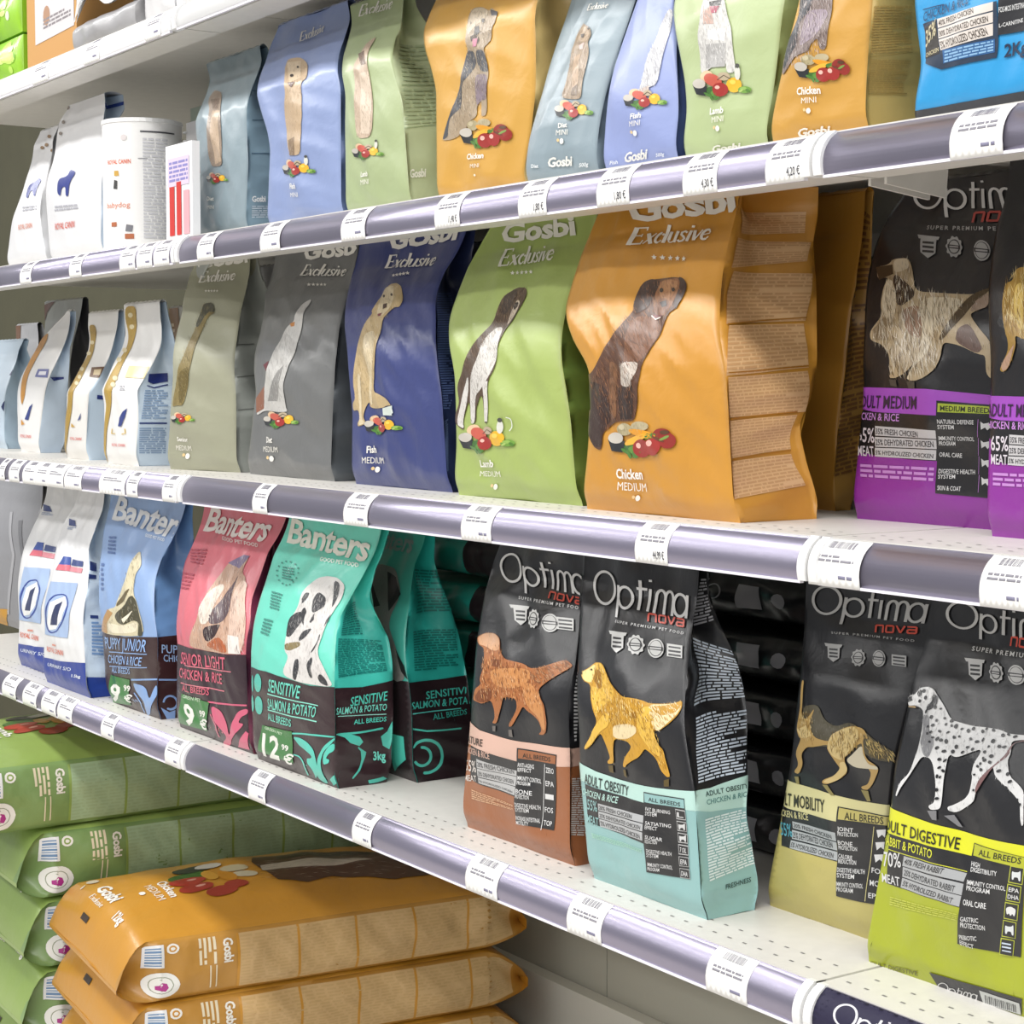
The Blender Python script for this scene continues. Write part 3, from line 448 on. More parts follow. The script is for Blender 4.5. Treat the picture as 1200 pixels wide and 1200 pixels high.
BAGS['mo'] = ({"xl":[-1.3372,-1.3301,-1.3225,-1.315,-1.3082,-1.3025,-1.3007,-1.3022,-1.3056,-1.3099,-1.3143,-1.3155],"xr":[-1.1879,-1.1845,-1.1807,-1.1769,-1.173,-1.1692,-1.1653,-1.1609,-1.1562,-1.1516,-1.1436,-1.1386],"yf":[1.212,1.212,1.212,1.212,1.212,1.212,1.2144,1.22,1.2272,1.2343,1.2398,1.242],"yb":[1.312,1.312,1.312,1.312,1.312,1.312,1.3106,1.3014,1.2869,1.2714,1.2591,1.254],"pin":[0.0,0.0,0.0,0.0,0.0001,0.0029,0.0074,0.0132,0.0199,0.0275,0.0359,0.045],"z0":-0.515,"h":0.338,"w":0.148,"bul":0.01,"amp":0.0022,"seed":5}, dict(base='#222225',side='#222225',back='#222225',f=[["p",0,"#bdb169",[0,311,428,319,1000,322,1000,0,0,0]],["p",1,"#d6cf98",[0,394,394,396,774,392,1000,396,1000,322,433,307,0,317]],["t",4,"#2c2a1e","ADULT MOBILITY","c",[-131,316,499,339,-151,353]],["p",2,"#222225",[3,314,619,323,1000,329,1000,306,623,259,632,205,69,199]],["t",4,"#d6cf98","CHICKEN & RICE","c",[-66,283,320,300,-77,303]],["p",3,"#aeb2b4",[149,282,613,290,621,265,161,262]],["t",4,"#3c3c3e","20% FRESH CHICKEN","c",[168,266,580,269,162,278]],["p",3,"#aeb2b4",[155,256,622,262,630,238,170,230]],["t",4,"#3c3c3e","25% DEHYDRATED CHICKEN","c",[177,234,589,242,167,252]],["p",3,"#aeb2b4",[163,225,631,234,639,208,167,201]],["t",4,"#3c3c3e","5% HYDROLIZED CHICKEN","c",[174,206,598,212,175,221]],["t",4,"#56a0b0","55%","c",[47,230,175,236,9,268]],["p",3,"#222225",[611,366,1000,366,1000,115,654,105]],["p",4,"#bdb169",[624,363,1000,363,1000,339,631,331]],["t",5,"#29271c","ALL BREEDS","c",[681,334,981,341,674,355]],["t",5,"#dcdcdc","JOINT","c",[635,299,758,302,631,311]],["t",5,"#dcdcdc","PROTECTION","c",[640,284,796,291,636,296]],["t",5,"#dcdcdc","BONE","c",[641,258,764,262,637,271]],["t",5,"#dcdcdc","PROTECTION","c",[646,244,801,251,642,256]],["t",5,"#dcdcdc","CALORIE","c",[646,218,768,222,643,231]],["t",5,"#dcdcdc","REDUCTION","c",[651,203,805,211,647,216]],["t",5,"#dcdcdc","DIGESTIVE HEALTH","c",[651,177,885,192,647,190]],["t",5,"#dcdcdc","SYSTEM","c",[655,162,808,171,651,175]],["t",5,"#dcdcdc","IMMUNITY CONTROL","c",[654,136,888,152,651,149]],["t",5,"#dcdcdc","PROGRAM","c",[658,121,811,131,655,134]],["p",5,"#cfc68a",[911,330,911,294,916,295,916,330]],["p",5,"#dedede",[936,322,996,328,996,305,979,312,954,301]],["p",5,"#cfc68a",[911,294,912,259,917,259,916,295]],["p",5,"#dedede",[937,287,997,293,997,271,979,277,954,266]],["p",5,"#cfc68a",[912,259,912,224,917,224,917,259]],["p",5,"#dedede",[937,252,998,258,998,236,980,242,954,231]],["p",5,"#cfc68a",[912,224,911,188,916,189,917,224]],["t",5,"#dedede","FOS","c",[935,201,1019,201,931,216]],["p",5,"#cfc68a",[911,188,911,153,916,153,916,189]],["t",5,"#dedede","MOS","c",[935,165,1020,166,931,181]],["p",5,"#cfc68a",[911,153,909,117,915,117,916,153]],["t",5,"#dedede","EPA","c",[934,130,1022,131,931,145]],["p",3,"#222225",[404,0,887,0,869,0,441,0]],["l",3,"#8a7f3a",1,[0,0,374,0,389,3,0,0]],["g",4,"#bcbcbc","Optima",[62,869,932,887,60,953]],["g",4,"#d8503c","nova",[584,843,913,856,571,864]],["t",4,"#bcbcbc","SUPER PREMIUM PET FOOD","w",[262,824,910,835,258,830]],["p",3,"#b2b2b2",[239,790,348,793,362,761,320,748,261,758]],["p",3,"#b2b2b2",[209,795,365,798,360,790,224,787]],["p",4,"#2b2b2e",[259,783,335,785,337,780,262,778]],["p",4,"#2b2b2e",[265,773,342,775,343,770,269,768]],["p",4,"#2b2b2e",[272,764,348,766,350,761,275,759]],["o",3,"#b2b2b2",[568,773,570,769,563,766,563,763,568,759,565,756,554,755,549,753,547,749,540,748,529,750,521,750,513,747,504,748,497,752,490,754,478,754,471,757,472,761,468,764,457,767,455,771,462,774,463,777,458,781,461,784,472,785,477,787,479,791,487,792,497,790,505,790,513,793,522,792,528,788,535,786,547,786,553,783,553,779,558,776]],["o",4,"#2b2b2e",[552,772,554,765,547,759,534,755,516,754,498,756,483,761,473,768,472,775,479,781,492,785,510,786,528,784,543,779]],["o",5,"#b2b2b2",[545,772,547,766,541,760,530,757,516,756,501,758,488,763,481,768,479,774,485,779,496,783,510,784,525,782,537,777]],["p",6,"#2b2b2e",[468,772,552,774,558,767,474,765]],["p",7,"#b2b2b2",[483,770,542,772,544,769,485,767]],["o",3,"#b2b2b2",[734,780,736,770,728,761,709,756,684,755,658,758,636,765,623,774,621,784,630,793,648,798,673,799,698,796,720,789]],["o",4,"#2b2b2e",[724,779,726,771,719,764,704,759,684,758,662,761,644,767,633,774,631,783,638,790,654,795,674,796,695,793,713,787]],["o",5,"#b2b2b2",[720,779,722,772,716,765,702,761,683,760,664,762,647,767,637,775,635,782,642,789,656,793,674,794,693,792,710,786]],["p",6,"#2b2b2e",[624,780,727,782,734,773,631,771]],["p",7,"#b2b2b2",[638,777,717,779,720,775,641,773]],["p",3,"#b2b2b2",[773,794,886,796,907,767,797,766]],["p",4,"#2b2b2e",[789,790,879,791,883,787,792,785]],["p",4,"#2b2b2e",[796,781,886,782,890,778,800,777]],["p",4,"#2b2b2e",[803,772,894,773,897,769,807,768]],["o",2,"#57513f",[76,610,251,630,325,591,439,576,574,600,728,585,888,557,986,543,996,519,938,513,828,519,699,539,428,522,276,511]],["o",3,"#b9985a",[80,661,80,683,52,684,55,643,71,606,54,547,97,528,136,524,84,481,147,450,93,425,160,424,193,456,158,483,214,507,289,512,413,527,409,514,506,482,556,469,532,448,421,427,425,417,477,418,569,438,634,465,574,499,630,516,679,538,739,554,758,524,819,499,814,490,848,476,824,442,764,432,781,425,829,427,868,449,906,489,883,500,793,513,731,566,789,566,723,591,621,592,516,578,432,554,421,534,275,537,203,571,234,620,170,581,101,583]],["o",4,"#d8bf84",[430,557,526,578,632,591,680,582,691,551,627,522,574,499,546,491,463,498,413,517,412,540]],["o",4,"#cfc5ac",[598,495,670,518,743,548,767,524,819,499,893,498,902,489,843,488,689,481]],["p",4,"#d8bf84",[63,545,180,566,247,542,200,532,134,527]],["o",4,"#d8bf84",[521,447,556,469,538,484,590,491,632,468,569,438,487,420,423,422]],["f",5,["#e6d29c","#9a7a40","#c9ab66","#6e5228"],90,18,-70,8,[430,557,632,591,723,578,699,539,574,499,420,515]],["f",5,["#a08a5a","#6a5a3c","#c9b06e"],50,20,-45,8,[723,578,896,557,990,540,993,518,826,522]],["f",5,["#e6d29c","#8a6a36"],40,14,-70,8,[61,548,89,601,222,600,285,518,148,528]],["p",2,"#8d8250",[108,413,157,417,177,395,142,395]],["p",2,"#8d8250",[426,414,477,416,565,393,533,391]],["p",2,"#8d8250",[767,423,830,424,862,397,834,395]],["F",2.5,"#57513f",78,15,-74,4,[76,610,251,630,325,591,439,576,574,600,728,585,888,557,986,543,996,519,938,513,828,519,699,539,428,522,276,511]]],r=[]))
BAGS['di'] = ({"xl":[-1.1547,-1.1478,-1.141,-1.1344,-1.1278,-1.1239,-1.1229,-1.1219,-1.122,-1.1202,-1.1152,-1.105],"xr":[-0.9671,-0.9641,-0.9601,-0.9562,-0.9522,-0.9483,-0.9465,-0.945,-0.9435,-0.9409,-0.9384,-0.9373],"yf":[1.165,1.165,1.165,1.165,1.165,1.165,1.1682,1.1757,1.1852,1.1948,1.2021,1.205],"yb":[1.265,1.265,1.265,1.265,1.265,1.265,1.2639,1.2562,1.2443,1.2314,1.2212,1.217],"pin":[0.0,0.0,0.0,0.0,0.0001,0.0029,0.0074,0.0132,0.0199,0.0275,0.0359,0.045],"z0":-0.515,"h":0.338,"w":0.178,"bul":0.01,"amp":0.0022,"seed":6}, dict(base='#222225',side='#222225',back='#222225',f=[["p",0,"#a5ae22",[0,365,175,363,577,369,1000,372,1000,0,0,0]],["p",1,"#d9da2e",[0,436,349,429,583,426,1000,433,1000,372,577,369,175,363,0,368]],["t",4,"#2b2b1c","ADULT DIGESTIVE","c",[-60,374,506,380,-64,405]],["p",2,"#222225",[38,369,598,373,584,329,576,240,63,234,42,334]],["t",4,"#d6d838","RABBIT & POTATO","c",[-3,337,361,342,-8,361]],["p",3,"#cfd03a",[46,326,582,332,582,334,46,328]],["t",4,"#d8d8d8","70%","c",[25,278,154,291,6,317]],["t",4,"#d8d8d8","MEAT","c",[31,235,161,240,19,259]],["p",3,"#a9abad",[164,324,584,329,574,306,160,296]],["t",4,"#3a3a3c","40% FRESH RABBIT","c",[170,303,440,310,179,319]],["p",3,"#a9abad",[164,294,577,301,578,272,169,267]],["t",4,"#3a3a3c","25% DEHYDRATED RABBIT","c",[178,273,531,275,179,289]],["p",3,"#a9abad",[169,264,577,270,575,242,166,237]],["t",4,"#3a3a3c","5% HYDROLIZED RABBIT","c",[176,244,528,245,184,259]],["l",3,"#c2c850",4,[101,178,568,203,569,223,98,203]],["p",3,"#222225",[588,407,898,404,920,155,572,142]],["p",4,"#b4b830",[593,405,898,403,900,376,597,376]],["t",5,"#2b2b1c","ALL BREEDS","c",[631,381,872,386,631,397]],["t",5,"#dcdcdc","HIGH","c",[599,350,654,351,596,362]],["t",5,"#dcdcdc","DIGESTIBILITY","c",[603,336,756,343,600,348]],["t",5,"#dcdcdc","IMMUNITY CONTROL","c",[598,303,811,312,595,315]],["t",5,"#dcdcdc","PROGRAM","c",[602,289,729,294,599,301]],["t",5,"#e8e8e8","ORAL CARE","c",[597,250,720,255,593,265]],["t",5,"#dcdcdc","GASTRIC","c",[593,207,688,215,590,219]],["t",5,"#dcdcdc","PROTECTION","c",[596,192,723,199,593,205]],["t",5,"#dcdcdc","PREBIOTIC","c",[589,158,684,167,586,170]],["t",5,"#dcdcdc","EFFECT","c",[592,144,673,144,589,156]],["p",4,"#b9bf40",[820,377,893,378,894,336,819,334]],["p",5,"#222225",[825,375,888,376,890,338,824,337]],["o",6,"#d6dadc",[833,365,845,363,868,365,878,371,883,344,874,344,868,352,848,351,846,344,837,344]],["p",4,"#b9bf40",[817,331,890,332,891,290,817,288]],["p",5,"#222225",[822,329,886,330,888,292,821,291]],["t",6,"#dedede","EPA","c",[828,313,882,314,827,324]],["t",6,"#dedede","DHA","c",[827,295,885,297,826,306]],["p",4,"#b9bf40",[815,285,887,286,888,244,813,241]],["p",5,"#222225",[819,282,883,284,885,246,817,244]],["o",6,"#dedede",[822,270,846,277,876,273,875,261,870,253,860,260,850,252,841,259,830,253]],["p",4,"#b9bf40",[811,238,884,240,884,198,809,194]],["p",5,"#222225",[815,236,880,238,881,199,813,197]],["o",6,"#d6dadc",[824,226,836,224,859,226,869,233,874,205,864,205,858,213,839,212,836,204,827,204]],["p",4,"#b9bf40",[806,191,880,193,880,151,804,146]],["p",5,"#222225",[811,188,876,191,877,152,808,149]],["p",6,"#c8d4e4",[814,176,863,178,864,182,814,180]],["p",6,"#c8d4e4",[816,167,865,169,866,173,817,171]],["p",6,"#c8d4e4",[818,158,867,160,868,163,819,161]],["t",3,"#6a6a18","ADULT DIGESTIVE","c",[-18,-11,318,12,-13,4]],["p",3,"#2b2a2e",[400,36,946,53,925,4,437,0]],["g",5,"#d4d4d4","Optima",[423,-15,667,-1,448,18]],["p",5,"#c4c6c4",[697,35,928,39,924,6,706,0]],["p",6,"#4a4a4a",[727,26,721,3,727,4,733,28]],["p",6,"#4a4a4a",[740,27,734,3,738,4,743,28]],["p",6,"#4a4a4a",[749,27,744,3,751,5,757,28]],["p",6,"#4a4a4a",[762,27,757,4,762,5,768,29]],["p",6,"#4a4a4a",[775,28,770,4,773,5,778,29]],["p",6,"#4a4a4a",[784,27,779,4,786,6,792,29]],["p",6,"#4a4a4a",[797,28,792,5,797,6,802,29]],["p",6,"#4a4a4a",[809,29,805,5,808,6,813,29]],["p",6,"#4a4a4a",[819,28,814,5,821,7,826,30]],["p",6,"#4a4a4a",[831,29,827,6,832,7,837,30]],["p",6,"#4a4a4a",[844,29,839,6,842,7,847,30]],["p",6,"#4a4a4a",[853,29,849,6,856,8,860,31]],["p",6,"#4a4a4a",[865,30,861,7,866,8,871,31]],["p",6,"#4a4a4a",[878,30,874,7,877,8,881,31]],["p",6,"#4a4a4a",[887,30,883,7,890,9,894,32]],["p",6,"#4a4a4a",[899,30,895,8,900,9,904,32]],["g",4,"#c9c9c9","Optima",[99,904,827,906,45,975]],["g",4,"#d8503c","nova",[530,883,735,882,525,908]],["t",4,"#c9c9c9","SUPER PREMIUM PET FOOD","w",[298,855,924,863,295,866]],["p",3,"#c6c6c6",[296,830,386,833,409,800,380,786,329,797]],["p",3,"#c6c6c6",[269,835,398,838,397,830,286,827]],["p",4,"#2b2b2e",[317,822,378,824,382,819,321,817]],["p",4,"#2b2b2e",[326,812,387,814,391,809,330,807]],["p",4,"#2b2b2e",[335,802,396,804,400,799,339,797]],["o",3,"#c6c6c6",[540,817,543,813,538,810,539,807,544,802,542,799,533,798,529,796,529,792,523,790,514,793,507,792,501,790,494,791,487,795,480,797,471,797,464,800,463,805,459,808,449,811,446,815,451,818,451,821,445,826,447,829,456,829,460,832,460,836,466,838,476,835,483,835,488,838,496,837,503,833,510,831,519,831,526,828,527,823,531,820]],["o",4,"#2b2b2e",[528,816,531,809,527,802,517,798,502,797,486,799,472,805,462,812,459,819,463,826,473,830,488,831,504,828,518,823]],["o",5,"#c6c6c6",[522,816,524,809,521,804,513,800,501,800,488,802,477,806,468,812,466,818,469,824,477,827,489,828,502,826,513,822]],["p",6,"#2b2b2e",[457,816,527,818,534,810,464,809]],["p",7,"#c6c6c6",[470,814,519,815,522,812,472,811]],["o",3,"#c6c6c6",[662,820,666,809,660,800,645,795,625,793,602,796,582,804,569,813,565,824,571,833,585,839,606,840,629,837,649,830]],["o",4,"#2b2b2e",[654,819,657,811,652,803,640,798,623,797,605,800,588,806,577,814,574,823,578,830,591,835,608,836,627,833,643,827]],["o",5,"#c6c6c6",[651,819,654,811,649,804,638,800,623,799,606,801,591,807,581,814,577,822,582,829,593,834,608,835,626,832,641,827]],["p",6,"#2b2b2e",[568,820,656,821,663,813,576,811]],["p",7,"#c6c6c6",[581,817,648,819,652,815,584,813]],["o",2,"#d9d9d9",[0,709,0,721,42,728,58,745,110,752,155,749,204,734,260,715,325,687,398,683,466,681,545,685,617,685,668,678,771,682,818,668,759,672,686,663,705,639,701,617,735,584,796,567,828,554,855,485,850,475,836,487,820,528,777,546,698,568,661,581,640,602,614,580,577,561,567,530,559,506,462,470,411,470,403,479,440,488,501,507,528,526,537,560,526,592,553,627,541,632,505,624,419,602,372,608,373,565,370,538,370,488,366,470,315,463,294,471,335,484,327,534,296,575,264,589,205,587,166,556,130,528,80,492,59,469,51,475,74,509,135,539,162,593,162,620,158,653,134,692,104,699,58,701,12,695]],["o",3,"#8f8f92",[135,685,191,686,216,651,277,630,260,588,212,591,167,620,172,648]],["o",3,"#f0f0f0",[60,743,112,751,157,747,168,728,126,721,99,706,11,697,0,709,43,727]],["o",4,"#222226",[165,738,204,734,215,715,181,699,155,696,147,706,174,720]],["o",4,"#2a2a2c",[52,731,62,741,84,740,89,725,66,723]],["p",4,"#3a3a3c",[0,717,21,721,34,711,3,703]],["p",4,"#b99a6a",[12,695,64,699,72,695,22,693]],["o",3,"#7a5a5a",[587,571,680,625,694,658,763,673,767,669,700,660,700,629,642,599,608,563,568,527,563,540]],["o",5,"#232326",[165,693,162,689,156,688,151,690,149,694,152,698,158,699,163,697]],["o",5,"#232326",[216,681,207,679,198,680,194,683,197,687,205,688,214,688,218,685]],["o",5,"#232326",[222,707,217,704,209,703,202,705,200,709,205,712,213,712,220,710]],["o",5,"#232326",[253,705,246,704,241,705,239,707,243,709,249,710,255,709,256,707]],["o",5,"#232326",[294,684,287,684,281,686,280,688,285,690,293,690,298,689,299,686]],["o",5,"#232326",[254,678,251,675,244,675,240,676,239,680,243,682,249,683,254,681]],["o",5,"#232326",[241,664,233,662,225,662,222,665,225,668,233,670,241,670,245,667]],["o",5,"#232326",[316,673,313,671,307,670,302,671,301,674,304,677,310,678,315,676]],["o",5,"#232326",[352,673,350,671,344,670,339,671,336,674,338,676,344,677,349,676]],["o",5,"#232326",[381,674,378,669,370,668,361,670,358,674,362,678,370,680,378,678]],["o",5,"#232326",[411,669,405,667,400,668,399,670,402,672,409,673,414,673,415,671]],["o",5,"#232326",[295,653,289,652,281,653,276,655,277,658,284,659,291,658,296,656]],["o",5,"#232326",[339,655,332,653,326,653,326,655,330,658,337,660,343,660,344,658]],["o",5,"#232326",[386,645,378,644,371,646,368,649,372,652,380,652,388,650,390,647]],["o",5,"#232326",[351,636,351,632,344,629,335,631,329,634,330,639,336,641,345,640]],["o",5,"#232326",[294,636,287,632,280,632,275,634,277,638,283,642,291,643,295,640]],["o",5,"#232326",[316,633,306,632,298,633,297,636,302,639,311,640,319,639,321,636]],["o",5,"#232326",[252,627,250,625,243,624,237,624,233,627,235,629,241,630,248,629]],["o",5,"#232326",[260,636,252,636,247,637,248,639,255,641,263,641,268,640,266,637]],["o",5,"#232326",[308,615,299,612,291,612,288,615,291,619,300,621,308,621,311,618]],["o",5,"#232326",[347,608,337,608,330,609,331,612,339,615,350,616,357,614,356,611]],["o",5,"#232326",[417,628,415,624,408,622,400,623,395,627,397,631,405,633,413,632]],["o",5,"#232326",[413,651,408,649,402,650,399,652,400,654,405,655,411,655,415,653]],["o",5,"#232326",[485,651,482,649,475,648,467,649,465,652,468,654,475,655,482,653]],["o",5,"#232326",[476,629,469,628,463,629,462,632,467,634,474,635,480,634,480,631]],["o",5,"#232326",[509,628,503,625,496,625,493,627,495,631,501,633,508,633,511,631]],["o",5,"#232326",[518,645,507,644,501,646,502,649,511,651,521,652,528,650,526,647]],["o",5,"#232326",[552,655,548,651,542,650,539,652,540,656,544,660,549,661,552,659]],["o",5,"#232326",[553,680,548,678,543,678,540,680,542,683,547,685,553,685,555,683]],["o",5,"#232326",[540,674,538,671,532,669,524,670,519,673,520,676,526,678,535,677]],["o",5,"#232326",[597,679,592,678,584,678,579,681,579,683,584,685,591,684,597,682]],["o",5,"#232326",[650,671,645,669,637,669,632,671,632,675,638,677,645,677,651,674]],["o",5,"#232326",[674,674,668,673,662,674,657,676,658,679,663,680,670,679,675,676]],["o",5,"#232326",[706,672,697,670,690,671,691,674,697,677,707,678,713,677,713,675]],["o",5,"#232326",[596,642,591,640,587,640,584,641,585,644,589,646,594,646,597,644]],["o",5,"#232326",[584,628,580,625,573,625,567,627,567,630,571,632,578,633,584,631]],["o",5,"#232326",[615,655,608,652,600,652,594,654,595,659,601,662,610,662,615,660]],["o",5,"#232326",[653,647,651,645,644,643,637,644,633,647,635,650,641,651,649,650]],["o",5,"#232326",[670,644,661,644,655,645,656,648,662,650,671,651,677,650,676,647]],["o",5,"#232326",[626,619,617,618,609,620,607,623,613,626,622,627,629,626,631,622]],["o",5,"#232326",[593,607,585,606,578,607,576,610,582,613,590,615,598,613,599,610]],["o",5,"#232326",[631,609,629,606,622,604,614,605,610,608,612,611,619,612,627,611]],["o",5,"#232326",[576,600,572,597,567,597,563,599,563,602,567,604,572,604,576,603]],["o",5,"#232326",[567,591,562,590,555,590,549,592,549,595,554,597,562,596,567,594]],["o",5,"#232326",[592,588,590,585,583,583,576,584,572,587,574,590,581,591,588,590]],["o",5,"#232326",[554,571,548,570,543,571,542,573,546,575,553,576,557,575,558,573]],["o",5,"#232326",[560,533,553,533,549,534,549,536,553,538,560,539,565,538,565,536]],["o",5,"#232326",[335,588,325,587,318,589,319,592,326,595,336,595,342,593,342,590]],["o",5,"#232326",[367,589,359,586,353,586,352,588,357,592,365,595,371,596,372,593]],["o",5,"#232326",[344,570,335,568,328,568,327,570,333,574,342,576,349,576,350,573]],["o",5,"#232326",[373,563,366,562,358,563,353,566,355,569,361,570,370,569,375,566]],["o",5,"#232326",[342,549,337,546,331,544,325,546,324,550,328,554,335,555,341,553]],["o",5,"#232326",[357,549,352,546,346,545,344,547,345,550,350,553,355,554,358,552]],["o",5,"#232326",[349,515,341,512,332,512,327,515,328,518,335,521,344,521,350,518]],["o",5,"#232326",[348,492,338,491,333,493,335,496,343,499,353,499,358,497,356,494]],["o",5,"#232326",[734,588,731,585,725,584,718,585,716,589,719,592,726,593,732,591]],["o",5,"#232326",[750,570,742,568,736,569,735,572,740,575,749,577,755,576,756,573]],["o",5,"#232326",[744,555,738,553,731,553,725,556,725,559,731,561,738,560,744,558]],["o",5,"#232326",[810,533,806,531,800,530,796,532,797,535,801,538,807,538,811,536]],["o",5,"#232326",[829,524,825,521,819,520,815,522,814,525,818,528,824,529,828,527]],["o",5,"#232326",[583,614,582,611,577,610,573,611,571,614,572,617,576,618,581,617]],["o",5,"#232326",[457,616,450,614,443,614,441,617,445,620,452,622,459,622,461,620]],["o",5,"#232326",[403,612,396,610,387,611,382,614,384,617,391,620,400,619,405,616]],["o",5,"#232326",[344,682,335,680,327,680,324,683,328,687,336,689,345,688,348,685]],["o",5,"#232326",[479,674,474,671,467,671,462,673,462,676,466,679,473,680,479,678]],["o",5,"#232326",[456,667,451,664,444,664,437,666,436,669,441,673,448,673,455,671]],["o",5,"#232326",[212,660,208,658,202,657,198,659,197,661,201,663,207,664,212,662]],["o",5,"#232326",[218,645,217,642,213,641,208,641,205,644,206,647,210,648,215,647]],["o",5,"#232326",[242,648,235,646,229,646,226,649,229,651,236,653,243,653,245,651]],["o",5,"#232326",[135,724,132,721,124,719,116,721,112,725,115,728,123,730,132,728]],["o",5,"#232326",[108,737,100,735,90,735,84,738,86,742,94,744,104,744,110,741]],["o",5,"#232326",[100,713,96,710,89,709,81,710,78,713,81,717,89,718,96,717]],["o",5,"#232326",[683,589,673,588,666,589,666,592,672,595,682,597,689,596,689,593]],["p",2,"#77777a",[293,459,350,465,356,441,330,440]],["p",2,"#77777a",[393,456,447,463,505,437,475,437]],["F",2.5,"#d9d9d9",124,15,-74,4,[0,709,0,721,42,728,58,745,110,752,155,749,204,734,260,715,325,687,398,683,466,681,545,685,617,685,668,678,771,682,818,668,759,672,686,663,705,639,701,617,735,584,796,567,828,554,855,485,850,475,836,487,820,528,777,546,698,568,661,581,640,602,614,580,577,561,567,530,559,506,462,470,411,470,403,479,440,488,501,507,528,526,537,560,526,592,553,627,541,632,505,624,419,602,372,608,373,565,370,538,370,488,366,470,315,463,294,471,335,484,327,534,296,575,264,589,205,587,166,556,130,528,80,492,59,469,51,475,74,509,135,539,162,593,162,620,158,653,134,692,104,699,58,701,12,695]],["F",3.5,"#8f8f92",12,15,-74,4,[135,685,191,686,216,651,277,630,260,588,212,591,167,620,172,648]],["F",3.5,"#f0f0f0",10,15,-74,4,[60,743,112,751,157,747,168,728,126,721,99,706,11,697,0,709,43,727]],["F",4.5,"#222226",10,15,-74,4,[165,738,204,734,215,715,181,699,155,696,147,706,174,720]],["F",3.5,"#7a5a5a",10,15,-74,4,[587,571,680,625,694,658,763,673,767,669,700,660,700,629,642,599,608,563,568,527,563,540]]],r=[]))
